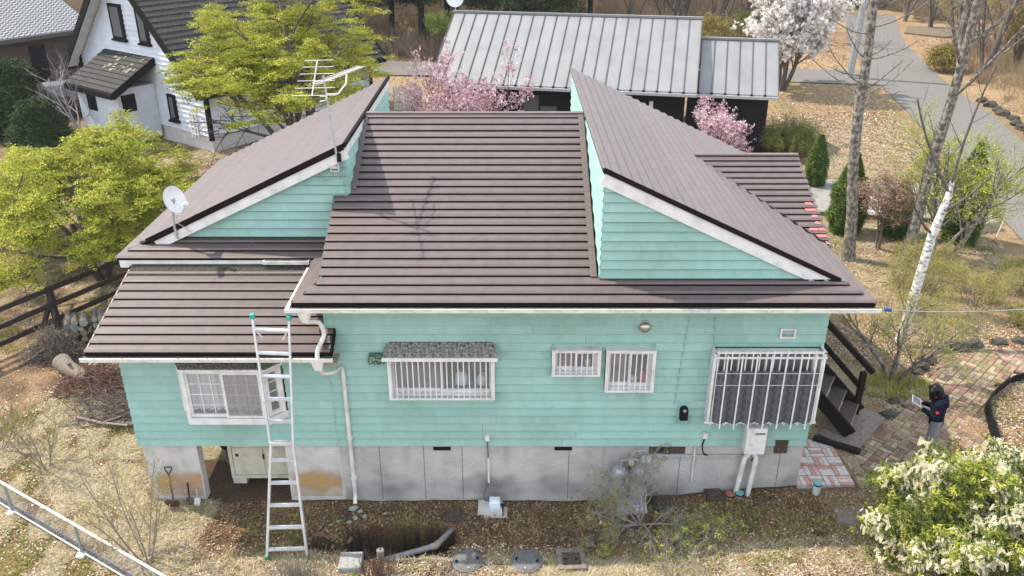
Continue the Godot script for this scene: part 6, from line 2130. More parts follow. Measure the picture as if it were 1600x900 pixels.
func build_left_plants() -> void:
	var dm := leaf_cluster(18, V(0.16, 0.09, 0.16), 0.035, 0.16, 0.2)
	var k := 0
	for q in [[-21.6, -24.6, 1.9, 2.7, "dark green yew like evergreen at the left edge"], [-19.6, -22.4, 1.1, 1.5, "smaller dark evergreen before the parked car"]]:
		var t := thing("dark_evergreen", q[4], "evergreen", on(q[0], q[1]))
		var b := B.new()
		b.tube([V(0, 0, 0), V(0, q[3] * 0.9, 0)], [0.12, 0.02], 8)
		part(t, "trunk", b, M.bark_dark)
		var tips := []
		for i in 1100:
			var h := rng.randf()
			var a := rf(0, TAU)
			var r: float = q[2] * (1.0 - 0.75 * h) * sqrt(rf(0.35, 1.0)) * (1.0 + 0.3 * bump.get_noise_3d(cos(a) * 30, h * 60, sin(a) * 30))
			tips.append([V(cos(a) * r, h * q[3] + 0.2, sin(a) * r)])
		foliage(t, "crown", tips, dm, M.needle, 4, V(0.2, 0.15, 0.2), 0.8, 1.5, [Color(0.025, 0.05, 0.015), Color(0.05, 0.085, 0.02), Color(0.035, 0.06, 0.02)], 0.5)
		k += 1
	var o := {"segs": 5, "up": [0.06, 0.08, 0.05], "wob": 0.25, "levels": 3, "leaf_lv": 9, "n": [6, 5, 4], "ang": 0.75, "ratio": 0.55, "t0": 0.3, "t00": 0.3, "sides": 7, "rr": 0.55}
	var t2 := thing("pale_bare_shrub", "pale grey bare branched shrub above the dark evergreen", "shrub", on(-18.2, -23.0))
	var b2 := B.new()
	for i in 3: grow(b2, V(0, 0, 0), V(rf(-0.5, 0.5), 1, rf(-0.3, 0.3)).normalized(), 2.9, 0.05, 0, o, [])
	part(t2, "stems", b2, M.twig_white)
	for q in [[-21.5, -31.5, "pinkish twig hedge before the brown house wall, left clump"], [-19.0, -31.0, "pinkish twig hedge before the white house gable, right clump"]]:
		t2 = thing("twig_hedge", q[2], "hedge", on(q[0], q[1]))
		b2 = B.new()
		for i in 16: grow(b2, V(rf(-1.6, 1.6), 0, rf(-0.5, 0.5)), V(rf(-0.5, 0.5), 1, rf(-0.4, 0.4)).normalized(), rf(0.8, 1.2), 0.02, 0, o, [])
		part(t2, "stems", b2, M.twig_red)

func build_forest() -> void:
	# dark conifers with bare lower trunks behind the lane
	var dm := leaf_cluster(20, V(0.4, 0.16, 0.4), 0.07, 0.34, 0.35)
	var first: Node3D = null
	var spots := [[-6.0, -46], [-3.6, -43.5], [-1.4, -44.5], [-0.4, -42.8], [0.9, -45], [1.9, -43.2], [3.2, -47], [-8.2, -47.5], [-10.5, -45], [5.5, -50], [-4.6, -51], [0.2, -52], [-13.2, -48.5]]
	var side := ["second from the left", "with a leaning trunk", "in the middle of the group", "with twin shadows", "just left of the grey roof", "closest to the grey roof", "half hidden by the grey roof", "behind the white house eave", "left of the white house eave", "farther back on the right", "in the back row left", "in the back row middle", "far left of the group"]
	for i in spots.size():
		var q: Array = spots[i]
		var lab: String = "dark conifer trunk with high hanging crown behind the lane, " + side[i]
		if i % 4 == 0 or first == null:
			first = thing("forest_conifer", lab, "conifer", on(q[0], q[1], -0.1), rf(0, 6), "dark conifers behind the lane")
			var b := B.new()
			var H := rf(13, 16)
			b.tube([V(0, 0, 0), V(rf(-0.2, 0.2), H * 0.5, 0), V(rf(-0.3, 0.3), H, 0)], [0.24, 0.16, 0.03], 9)
			for k in 14:
				var a := rf(0, TAU)
				var y := rf(1.5, 4.5)
				b.tube([V(0, y, 0), V(cos(a) * rf(0.4, 1.2), y - 0.1, sin(a) * rf(0.4, 1.2))], [0.03, 0.008], 4, false)
			part(first, "trunk", b, M.bark_dark)
			var tips := []
			for k in 420:
				var h := pow(rng.randf(), 1.1)
				var a := rf(0, TAU)
				var r := 2.6 * (1.0 - h * 0.85) * sqrt(rf(0.15, 1.0))
				tips.append([V(cos(a) * r, lerpf(H * 0.26, H, h) - r * 0.25 + 0.4 * bump.get_noise_2d(a * 40, h * 90), sin(a) * r)])
			foliage(first, "crown", tips, dm, M.needle, 3, V(0.4, 0.2, 0.4), 0.8, 1.4, [Color(0.02, 0.04, 0.015), Color(0.04, 0.065, 0.02), Color(0.06, 0.08, 0.025)], 0.4)
		else:
			copy(first, "forest_conifer", lab, on(q[0], q[1], -0.1), rf(0, 6), rf(0.85, 1.1))
	# bare broadleaf trees in the wood, copied
	var o := {"segs": 4, "up": [0.03, 0.12, 0.1], "wob": 0.14, "levels": 3, "leaf_lv": 2, "n": [9, 5, 4], "ang": 0.7, "ratio": 0.42, "t0": 0.25, "t00": 0.2, "sides": 7, "rr": 0.4, "taper": 0.4}
	var protos := []
	var spots2 := []
	for i in 110:
		var x := rf(-45, 62) if i % 3 else rf(4, 30)
		var z := rf(-88, -47) if x < 17 or x > 27 else rf(-92, -66)
		spots2.append(Vector2(x, z))
	for q in [[29.5, -40], [31, -33], [27.5, -30.5], [33, -26], [36, -36], [27, -24.5], [30, -20], [34, -44], [-26, -44], [-21, -47], [-17, -45], [-29, -50], [26, -35], [28.5, -36.5], [30, -29], [32.5, -38], [35, -31], [25, -28], [28, -26], [31, -23], [34, -21], [38, -42], [33, -18.5], [29.5, -45], [38, -34], [19.5, -47], [16.5, -46], [13.5, -44.5], [10.5, -46], [7.5, -44], [18, -52], [22, -60]]: spots2.append(Vector2(q[0], q[1]))
	for i in spots2.size():
		var q: Vector2 = spots2[i]
		var lab := "bare grey brown broadleaf tree standing in the far wood"
		if i < 5:
			var t := thing("woodland_tree", lab, "tree", on(q.x, q.y, -0.1), 0.0, "bare trees of the far wood")
			var b := B.new()
			var tips := []
			grow(b, V(0, 0, 0), V(rf(-0.1, 0.1), 1, rf(-0.1, 0.1)).normalized(), rf(9, 12), 0.17, 0, o, tips)
			for k in 2: grow(b, V(0, 0, 0), V(rf(-0.3, 0.3), 1, rf(-0.3, 0.3)).normalized(), rf(4, 6), 0.08, 0, o, tips)
			part(t, "trunk", b, M.bark if i % 2 else M.twig)
			if i % 2 == 0: foliage(t, "buds", tips, leaf_cluster(6, V(0.25, 0.15, 0.25), 0.05, 0.09, 0.2), M.leaf, 1, V(0.2, 0.2, 0.2), 0.7, 1.3, [Color(0.3, 0.26, 0.07), Color(0.36, 0.28, 0.1), Color(0.25, 0.18, 0.08)], 0.8)
			protos.append(t)
		else:
			copy(protos[rng.randi() % 5], "woodland_tree", lab, on(q.x, q.y, -0.1), rf(0, 6), rf(0.7, 1.15))
	# brown thicket: brushwood of the wood floor that reads as one mass
	var tb := B.new()
	for i in 34:
		var a := rf(0, TAU)
		var d := V(cos(a) * 0.5, 1, sin(a) * 0.5).normalized()
		var p := V(rf(-0.4, 0.4), 0, rf(-0.4, 0.4))
		var l := rf(0.6, 1.5)
		tb.tube([p, p + d * l * 0.5 + rv() * 0.1, p + d * l + rv() * 0.2], [0.014, 0.01, 0.004], 3, false)
	var tm := tb.mesh()
	var xf := []
	var cs := []
	while xf.size() < 5600:
		var x := rf(-48, 60)
		var z := rf(-85, -40.8)
		if seg_dist(Vector2(x, z), LANE) < 2.6 or seg_dist(Vector2(x, z), ROAD) < 3.2: continue
		if z > -47 and x > 17 and x < 27: continue
		if x > 25 and x < 36 and z > -54 and z < -43: continue
		if macro.get_noise_2d(x * 2, z * 2) < -0.2: continue
		xf.append(Transform3D(Basis(Vector3.UP, rf(0, TAU)).scaled(Vector3.ONE * rf(0.6, 1.5)), on(x, z, -0.05)))
		cs.append(Color(0.22, 0.16, 0.11).lerp(Color(0.4, 0.31, 0.21), rng.randf()))
	for i in 520:   # along the right bank of the road
		var t := rng.randf()
		var x := lerpf(22.5, 27.0, t) + rf(-0.5, 9.0)
		var z := lerpf(-17.0, -42.0, t)
		xf.append(Transform3D(Basis(Vector3.UP, rf(0, TAU)).scaled(Vector3.ONE * rf(0.4, 1.0)), on(x, z, -0.05)))
		cs.append(Color(0.26, 0.18, 0.12).lerp(Color(0.4, 0.32, 0.2), rng.randf()))
	var th := multi(self, "thicket", tm, M.litterleaf, xf, cs)
	tag(th, "brown twiggy thicket covering the floor of the far wood", "undergrowth")
	# small round headed tree by the lane
	var rt := thing("lane_tree", "small round headed green tree on a thin stem by the lane", "tree", on(-4.3, -40.2))
	var rb := B.new()
	rb.tube([V(0, 0, 0), V(0.05, 1.4, 0), V(0, 2.6, 0)], [0.06, 0.05, 0.02], 7)
	part(rt, "trunk", rb, M.bark)
	var rtips := []
	for i in 130:
		var d := rv()
		rtips.append([V(0, 2.5, 0) + d.normalized() * rf(0.3, 1.0) * V(1.1, 0.7, 1.1)])
	foliage(rt, "crown", rtips, leaf_cluster(16, V(0.2, 0.12, 0.2), 0.05, 0.1, 0.3), M.leaf, 2, V(0.15, 0.15, 0.15), 0.7, 1.2, [Color(0.1, 0.16, 0.03), Color(0.2, 0.26, 0.05)], 0.6)
	# evergreen and yellow bushes along the wood edge
	var bm := leaf_cluster(18, V(0.22, 0.14, 0.22), 0.05, 0.1, 0.3)
	var bl := [[9.0, -41, 1.5, 0, "yellow olive bush behind the grey roof ridge, left one"], [12.5, -42, 1.6, 0, "yellow olive bush behind the grey roof ridge, middle one"], [15.5, -44, 1.8, 1, "green bush left of the magnolia at the wood edge"], [24.5, -36.5, 1.0, 0, "yellow olive bush on the bank past the junction"], [31, -38, 1.6, 0, "large yellow olive bush at the upper right border"], [-2.0, -40.9, 0.9, 1, "green bush beside the lane left of the grey roof"], [0.3, -40.8, 0.6, 1, "bright small bush at the lane edge touching the grey roof"], [-24, -42, 1.5, 1, "green bush between the brown and the white house"], [5, -42.5, 1.4, 0, "tawny bush behind the left end of the ridge"], [-15.5, -44.0, 1.4, 1, "green bush behind the white house gable"]]
	for q in bl:
		var t := thing("edge_bush", q[4], "bush", on(q[0], q[1]), 0.0, "bushes along the wood edge")
		var b := B.new()
		for i in 12: b.tube([V(0, 0, 0), rv() * V(0.6, 0, 0.6) * q[2] + V(0, q[2] * rf(0.6, 1.1), 0)], [0.03, 0.008], 4, false)
		part(t, "stems", b, M.bark)
		var tips := []
		for i in 150:
			var a := rf(0, TAU)
			var e := acos(rf(-0.1, 1.0))
			var d := V(cos(a) * sin(e), cos(e), sin(a) * sin(e))
			tips.append([V(0, q[2] * 0.4, 0) + d * q[2] * rf(0.55, 1.0) * (1.0 + 0.3 * bump.get_noise_3dv(d * 40))])
		foliage(t, "leaves", tips, bm, M.leaf, 3, V(0.2, 0.2, 0.2), 0.7, 1.4, [Color(0.25, 0.2, 0.05), Color(0.33, 0.26, 0.07), Color(0.16, 0.14, 0.04)] if q[3] == 0 else [Color(0.08, 0.12, 0.02), Color(0.14, 0.18, 0.03), Color(0.2, 0.22, 0.05)], 0.7)

# ---------- loose ground cover ----------
func bare(x: float, z: float) -> bool:
	if x > -6.45 and x < 5.1 and z < 0.06 and z > -7.5: return x < -5.2 and z < -1.2 and x > -6.4
	if x > 9.6 and x < 15.7 and z < -12.7 and z > -17.1: return false
	if x > 13.0 and seg_dist(Vector2(x, z), ROAD) < 2.45: return rng.randf() < 0.04
	if x > 6 and x < 14.2 and z > -5.2 and z < 0.6 and in_poly(x, z, PATH): return rng.randf() < 0.1
	if x > 4.9 and x < 6.1 and z > -1.35 and z < 0.2: return false
	if x > 5.8 and x < 7.5 and z > -2.6 and z < -0.8: return rng.randf() < 0.08
	return pit(x, z) < 0.1

func build_ground_cover() -> void:
	var lm := B.new()   # one curled dead leaf
	for s in [-1.0, 1.0]:
		lm.tri(V(-0.5, 0.02, 0), V(0, 0.16, 0.3 * s), V(0.5, 0.06, 0))
	lm.tri(V(-0.5, 0.02, 0), V(0, 0.0, 0), V(0, 0.16, 0.3))
	var lmesh := lm.mesh()
	var xf := []
	var cs := []
	var pal := [Color(0.7, 0.62, 0.53), Color(0.17, 0.1, 0.065), Color(0.42, 0.28, 0.18), Color(0.52, 0.38, 0.25), Color(0.33, 0.2, 0.12), Color(0.62, 0.5, 0.36), Color(0.26, 0.15, 0.09), Color(0.55, 0.44, 0.3)]
	var tries := 0
	while xf.size() < 180000 and tries < 560000:
		tries += 1
		var zone := rng.randf()
		var x := rf(-10, 12.5) if zone < 0.5 else (rf(-17, 21) if zone < 0.82 else rf(-14, 33))
		var z := rf(-6, 2.9) if zone < 0.5 else (rf(-27, 3.0) if zone < 0.82 else rf(-48, -18))
		var m := macro.get_noise_2d(x * 1.2, z * 1.2) + 0.5 * macro.get_noise_2d(x * 5, z * 5)
		var dens := smoothstep(-0.35, 0.3, m + (0.35 if x > 5.5 else 0.1))
		if rng.randf() > dens * 0.85 + 0.12 + (0.4 if z > 0 and z < 1.2 else 0.0): continue
		if not bare(x, z): continue
		var sz := rf(0.024, 0.062) * (1.0 if z > -8 else (1.35 if z > -20 else 2.0))
		var dark := z > 0 and z < 1.1 and x > -5.2 and x < 5.4
		var bs := Basis(Vector3.UP, rf(0, TAU)) * Basis(Vector3.RIGHT, rf(-0.6, 0.6)) * Basis(Vector3.BACK, rf(-0.5, 0.5))
		xf.append(Transform3D(bs.scaled(Vector3.ONE * sz), V(x, gy(x, z) + rf(0.0, 0.02), z)))
		var c: Color = pal[rng.randi() % 8] * rf(0.55, 1.0)
		if dark: c = c * Color(0.58, 0.5, 0.42)
		cs.append(Color(c.r, c.g, c.b))
	tag(multi(self, "fallen_leaves", lmesh, M.litterleaf, xf, cs), "tan and brown fallen leaves strewn over the yard", "fallen leaves")
	# dry straw lying over the lawn
	var sb := B.new()
	for i in 9:
		var a := rf(0, TAU)
		var d := V(cos(a), rf(0.02, 0.35), sin(a)).normalized()
		var p := V(rf(-0.06, 0.06), 0.0, rf(-0.06, 0.06))
		var l := rf(0.07, 0.17)
		var s := V(-d.z, 0, d.x) * 0.0028
		sb.quad(p - s, p + s, p + d * l * 0.6 + s, p + d * l * 0.6 - s)
		sb.tri(p + d * l * 0.6 - s, p + d * l * 0.6 + s, p + d * l + V(0, -0.01, 0))
	xf = []
	cs = []
	tries = 0
	while xf.size() < 50000 and tries < 300000:
		tries += 1
		var near := rng.randf() < 0.6
		var x := rf(-10, 8) if near else rf(-17, 20)
		var z := rf(-4, 2.9) if near else rf(-25, 3.0)
		if not bare(x, z): continue
		if z > 0 and z < 1.25 and x > -5.2 and x < 5.3 and rng.randf() < 0.93: continue
		var m := macro.get_noise_2d(x * 1.2, z * 1.2)
		if rng.randf() > smoothstep(0.35, -0.3, m) * 0.8 + 0.2: continue
		if x < -6.0 and macro.get_noise_2d(x * 9.0 + 30, z * 9.0 - 50) + 0.6 * macro.get_noise_2d(x * 4.0 + 90, z * 4.0) > 0.08: continue
		xf.append(Transform3D(Basis(Vector3.UP, rf(0, TAU)).scaled(Vector3.ONE * rf(0.7, 1.4) * (1.0 if z > -8 else 1.5)), V(x, gy(x, z), z)))
		var c := Color(0.3, 0.23, 0.14).lerp(Color(0.58, 0.49, 0.35), rng.randf())
		if rng.randf() < 0.15: c = Color(0.3, 0.3, 0.1)
		if z > 0 and z < 1.4 and x > -5.2: c = c * Color(0.7, 0.6, 0.48)
		c = c * rf(0.65, 1.15)
		cs.append(c)
	tag(multi(self, "dry_grass", sb.mesh(), M.litterleaf, xf, cs), "dry straw coloured grass matted over the lawn", "dry grass")
	# green blades and moss cushions
	xf = []
	cs = []
	tries = 0
	while xf.size() < 16000 and tries < 300000:
		tries += 1
		var x := rf(-13, 14)
		var z := rf(-14, 2.9)
		var m2 := macro.get_noise_2d(x * 4.0 + 90, z * 4.0) + 0.5 * macro.get_noise_2d(x * 9.0 + 30, z * 9.0 - 50)
		if m2 < 0.12 or rng.randf() > smoothstep(0.1, 0.45, m2): continue
		if not bare(x, z): continue
		xf.append(Transform3D(Basis(Vector3.UP, rf(0, TAU)).scaled(Vector3.ONE * rf(0.35, 0.8)), V(x, gy(x, z) - 0.005, z)))
		cs.append(Color(0.12, 0.17, 0.03).lerp(Color(0.3, 0.3, 0.06), rng.randf()))
	tag(multi(self, "green_grass", blade_tuft(8, 0.1, 0.8), M.leaf, xf, cs), "short green grass and moss patches between the dead leaves", "grass")
	# clods of earth round the hole
	xf = []
	cs = []
	var cm := rock_mesh(1.0, 0.7, 400).mesh()
	for i in 900:
		var x := rf(-4.2, 0.2)
		var z := rf(0.45, 1.9)
		if rng.randf() > spoil(x, z) * 12.0 + 0.05: continue
		xf.append(Transform3D(Basis(Vector3.UP, rf(0, TAU)).scaled(Vector3.ONE * rf(0.012, 0.05)), V(x, gy(x, z), z)))
		cs.append(Color(0.09, 0.06, 0.04).lerp(Color(0.2, 0.13, 0.08), rng.randf()))
	tag(multi(self, "earth_clods", cm, M.litterleaf, xf, cs), "dark clods of dug earth around the hole", "soil")

# ---------- neighbouring houses ----------
func build_grey_house() -> void:
	var Hn := thing("grey_house", "low black walled house with grey standing seam metal roof behind", "house", V(-3.2, 0, -21.15), -0.2)
	var W := B.new()
	W.box(V(5.1, 1.35, -3.9), V(9.4, 2.9, 6.6))
	W.box(V(11.4, 1.25, -3.3), V(3.0, 2.7, 4.0))
	var wl := part(Hn, "wall", W, M.dark_wall)
	for i in 16:
		pbox(wl, "wall_board", V(5.1, 0.1 + i * 0.17, -0.594), V(9.4, 0.15, 0.02), M.dark_wall)
	for q in [[3.9, 2.0], [7.4, 2.0], [4.6, 1.6]]:
		var w := pbox(Hn, "window_frame", V(q[0], q[1], -0.57), V(0.66, 0.66, 0.06), M.seam)
		pbox(w, "pane", V(q[0], q[1], -0.535), V(0.54, 0.54, 0.02), M.screen_dark)
	pbox(Hn, "wall_light", V(8.55, 2.2, -0.5), V(0.14, 0.2, 0.12), M.white)
	var roofs := [[0.0, 10.2, 0.0, 2.8, 3.9, 4.9, 21], [10.28, 13.2, -1.0, 2.6, 3.5, 4.2, 6]]
	for r in roofs:
		var f := func(x: float, t: float, l: float) -> Vector3: return V(x, lerpf(r[3], r[5], t) + l, lerpf(r[2], -r[4], t))
		var rf0 := Node3D.new()
		rf0.name = uniq(Hn, "roof")
		Hn.add_child(rf0)
		var n: int = r[6]
		var w: float = (r[1] - r[0]) / n
		for i in n:
			var a: float = r[0] + i * w
			var b := B.new()
			b.hexa([f.call(a, 0.0, -0.06), f.call(a + w, 0.0, -0.06), f.call(a + w, 1.0, -0.06), f.call(a, 1.0, -0.06), f.call(a, 0.0, 0.0), f.call(a + w, 0.0, 0.0), f.call(a + w, 1.0, 0.0), f.call(a, 1.0, 0.0)])
			part(rf0, "roof_panel", b, M.metal_grey)
		for i in n + 1:
			var a: float = r[0] + i * w
			var b := B.new()
			b.bar(f.call(a, 0.0, 0.02), f.call(a, 1.0, 0.02), 0.026, 0.05)
			part(rf0, "seam", b, M.seam)
			if i < n: pbox(rf0, "seam_end", f.call(a, 0.0, -0.01) + V(0, 0, 0.02), V(0.09, 0.05, 0.06), M.black)
		var b2 := B.new()
		b2.bar(f.call(r[0] - 0.05, 1.0, 0.03), f.call(r[1] + 0.05, 1.0, 0.03), 0.16, 0.08)
		part(rf0, "ridge_cap", b2, M.metal_grey)
		b2 = B.new()
		b2.bar(V(r[0] - 0.1, r[3] - 0.1, r[2] + 0.06), V(r[1], r[3] - 0.1, r[2] + 0.06), 0.12, 0.1)
		part(Hn, "gutter", b2, M.galv)
		# the far slope
		b2 = B.new()
		b2.hexa([V(r[0], r[5] - 0.06, -r[4]), V(r[1], r[5] - 0.06, -r[4]), V(r[1], r[3] - 0.06, -2 * r[4] - r[2]), V(r[0], r[3] - 0.06, -2 * r[4] - r[2]), V(r[0], r[5], -r[4]), V(r[1], r[5], -r[4]), V(r[1], r[3], -2 * r[4] - r[2]), V(r[0], r[3], -2 * r[4] - r[2])])
		part(rf0, "far_slope", b2, M.metal_grey)
		for x in [r[0] + 0.4, r[1] - 0.4]:
			b2 = B.new()
			b2.slab([Vector2(-r[2] + 0.5, r[3] - 0.15), Vector2(r[4], r[5] - 0.1), Vector2(2 * r[4] + r[2] - 0.5, r[3] - 0.15)], -0.05, 0.05, V(x, 0, 0), Basis(V(0, 0, -1), V(1, 0, 0), V(0, 1, 0)))
			part(Hn, "gable_wall", b2, M.dark_wall)
	pbox(Hn, "prop_post", V(13.6, 0.5, -1.5), V(0.08, 1.1, 0.08), M.wood_black)
	# satellite dish on its far end
	var D := thing("far_dish", "white satellite dish behind the left end of the grey roof", "satellite dish", V(-2.4, 4.65, -25.4))
	var db := B.new()
	db.lathe([Vector2(0, 0), Vector2(0.2, 0.03), Vector2(0.36, 0.1), Vector2(0.37, 0.11), Vector2(0.2, 0.05), Vector2(0, 0.02)], 18, V(0, 0.75, 0), Basis(V(1, 0, 0), V(0, 0.2, 1).normalized(), V(0, -1, 0.2).normalized()))
	part(D, "reflector", db, M.white)
	db = B.new()
	db.tube([V(0, -4.5, -0.1), V(0, 0.8, -0.1)], [0.03], 6)
	part(D, "pole", db, M.galv)

func build_white_house() -> void:
	var Hn := thing("white_house", "steep gabled white boarded house with black trim and dark shingle roof", "house", V(-12.2, 0.0, -21.6), 0.927)
	var L := 9.0
	var W := 9.2
	var P := 0.97
	var eh := 2.75
	var ah := eh + W / 2 * P
	var b := B.new()
	b.box(V(L / 2, 0.1, -W / 2), V(L - 0.1, 0.7, W - 0.1))
	part(Hn, "foundation", b, M.conc_w)
	var wb := B.new()
	wb.box(V(L / 2, 1.6, -W / 2), V(L, 2.3, W))
	for x in [0.0, L]:
		wb.slab([Vector2(0, 2.66), Vector2(W / 2, ah - 0.1), Vector2(W, 2.66)], -0.05, 0.05, V(x + (0.06 if x == 0 else -0.06), 0, 0), Basis(V(0, 0, -1), V(1, 0, 0), V(0, 1, 0)))
	var wl := part(Hn, "wall", wb, M.white_wall)
	# lapped boards, too fine to pick apart at this distance
	var lap := B.new()
	var y := 0.46
	while y < ah - 0.2:
		var z0 := 0.0 if y < eh - 0.1 else (y + 0.1 - eh) / P
		var z1 := 0.0 if y < eh - 0.3 else (y + 0.3 - eh) / P
		lap.hexa([V(-0.05, y, -z0), V(0, y, -z0), V(0, y, -W + z0), V(-0.05, y, -W + z0), V(-0.008, y + 0.2, -z1), V(0, y + 0.2, -z1), V(0, y + 0.2, -W + z1), V(-0.008, y + 0.2, -W + z1)])
		if y < eh - 0.1: lap.hexa([V(0, y, 0.035), V(L, y, 0.035), V(L, y, 0), V(0, y, 0), V(0, y + 0.2, 0.008), V(L, y + 0.2, 0.008), V(L, y + 0.2, 0), V(0, y + 0.2, 0)])
		y += 0.2
	part(wl, "siding", lap, M.white_wall, "stuff")
	for q in [[0.0, 0.0], [L, 0.0], [0.0, -W]]: pbox(Hn, "corner_post", V(q[0], 1.55, q[1]), V(0.16, 2.5, 0.16), M.black)
	# windows: gable pair, low gable one, side wall one
	for q in [[-5.45, 3.75, 5.25, 0.95], [-3.55, 3.75, 5.2, 0.72], [-2.35, 0.75, 1.9, 0.55]]:
		var w := pbox(Hn, "window_frame", V(-0.06, (q[1] + q[2]) / 2, q[0]), V(0.1, q[2] - q[1], q[3]), M.black)
		pbox(w, "pane", V(-0.115, (q[1] + q[2]) / 2 + 0.03, q[0]), V(0.02, q[2] - q[1] - 0.3, q[3] - 0.32), M.screen)
		pbox(w, "sill", V(-0.1, q[1] + 0.02, q[0]), V(0.14, 0.08, q[3] + 0.14), M.black)
	for q in [[4.0, 0.75, 1.95, 1.2], [6.6, 0.95, 1.75, 0.7]]:
		var w := pbox(Hn, "window_frame", V(q[0], (q[1] + q[2]) / 2, 0.06), V(q[3], q[2] - q[1], 0.1), M.wood_black)
		pbox(w, "pane", V(q[0], (q[1] + q[2]) / 2, 0.115), V(q[3] - 0.3, q[2] - q[1] - 0.28, 0.02), M.screen)
		pbox(w, "sill", V(q[0], q[1] + 0.04, 0.115), V(q[3], 0.1, 0.05), M.wood_frame)
	# white trellis and a small lamp on the gable
	for i in 3:
		var tb := B.new()
		tb.bar(V(-0.08, 0.3, -1.2 + i * 0.22), V(-0.08, 1.35, -1.2 + i * 0.22), 0.04, 0.04)
		part(Hn, "trellis_bar", tb, M.white)
	for i in 4: pbox(Hn, "trellis_rung", V(-0.09, 0.45 + i * 0.28, -0.98), V(0.03, 0.04, 0.5), M.white)
	pbox(Hn, "gable_lamp", V(-0.15, 2.75, -2.2), V(0.16, 0.12, 0.12), M.steel)
	# main roof in shingle courses
	for s in [-1.0, 1.0]:
		var rf0 := Node3D.new()
		rf0.name = uniq(Hn, "roof")
		Hn.add_child(rf0)
		var zc := -W / 2
		var half := W / 2 + 0.5
		var n := 26
		for i in n:
			var t0 := i / float(n)
			var t1 := (i + 1) / float(n)
			var f := func(x: float, t: float, l: float) -> Vector3: return V(x, lerpf(eh - 0.5 * P, ah, t) + l, zc + s * half * (1.0 - t))
			b = B.new()
			b.hexa([f.call(-0.6, t0, 0.0), f.call(L + 0.6, t0, 0.0), f.call(L + 0.6, t1, -0.02), f.call(-0.6, t1, -0.02), f.call(-0.6, t0, 0.1), f.call(L + 0.6, t0, 0.1), f.call(L + 0.6, t1, 0.055), f.call(-0.6, t1, 0.055)])
			part(rf0, "shingle_course", b, M.slate if i % 2 else M.slate_b)
		for x in [-0.64, L + 0.64]:
			b = B.new()
			b.bar(V(x, eh - 0.5 * P - 0.06, zc + s * half), V(x, ah - 0.06, zc), 0.06, 0.3)
			part(rf0, "barge_board", b, M.black)
		b = B.new()
		b.bar(V(-0.62, eh - 0.5 * P - 0.04, zc + s * (half + 0.03)), V(L + 0.62, eh - 0.5 * P - 0.04, zc + s * (half + 0.03)), 0.05, 0.22)
		part(rf0, "fascia", b, M.black)
		# pale soffit seen under the overhang
		b = B.new()
		b.hexa([V(-0.58, eh - 0.5 * P - 0.03, zc + s * half), V(0, eh - 0.5 * P - 0.03, zc + s * half), V(0, ah - 0.03, zc), V(-0.58, ah - 0.03, zc), V(-0.58, eh - 0.5 * P - 0.01, zc + s * half), V(0, eh - 0.5 * P - 0.01, zc + s * half), V(0, ah - 0.01, zc), V(-0.58, ah - 0.01, zc)])
		part(rf0, "soffit", b, M.white)
	# little porch roof on the gable
	var pr := Node3D.new()
	pr.name = "porch_roof"
	Hn.add_child(pr)
	for i in 9:
		var t0 := i / 9.0
		var t1 := (i + 1) / 9.0
		var f := func(z: float, t: float, l: float) -> Vector3: return V(lerpf(-2.1, 0.0, t), lerpf(2.1, 3.25, t) + l, z)
		b = B.new()
		b.hexa([f.call(-6.9, t0, 0.0), f.call(-6.9, t1, 0.0), f.call(-3.2, t1, 0.0), f.call(-3.2, t0, 0.0), f.call(-6.9, t0, 0.1), f.call(-6.9, t1, 0.055), f.call(-3.2, t1, 0.055), f.call(-3.2, t0, 0.1)])
		part(pr, "shingle_course", b, M.slate if i % 2 else M.slate_b)
	for i in 26:
		var t := rf(0.5, 0.92)
		var z := rf(-5.6, -3.4)
		var q := V(lerpf(-2.1, 0.0, t), lerpf(2.1, 3.25, t) + 0.09, z)
		b = B.new()
		b.box(q, V(rf(0.05, 0.2), 0.012, rf(0.05, 0.22)), Basis(V(0, 0, 1), 0.5))
		part(pr, "bare_patch", b, M.slate_pale)
	b = B.new()
	b.bar(V(-2.15, 2.02, -3.16), V(0, 3.18, -3.16), 0.05, 0.28)
	b.bar(V(-2.14, 2.02, -6.9), V(-2.14, 2.02, -3.2), 0.05, 0.22)
	part(pr, "fascia", b, M.black)
	b = B.new()
	b.box(V(-0.9, 1.1, -5.1), V(1.7, 2.2, 3.2))
	part(Hn, "porch_wall", b, M.white_wall)
	pbox(Hn, "porch_window", V(-1.76, 1.5, -5.6), V(0.04, 0.8, 0.7), M.black)
	pbox(Hn, "porch_window", V(-1.3, 1.6, -3.49), V(0.6, 0.7, 0.04), M.black)

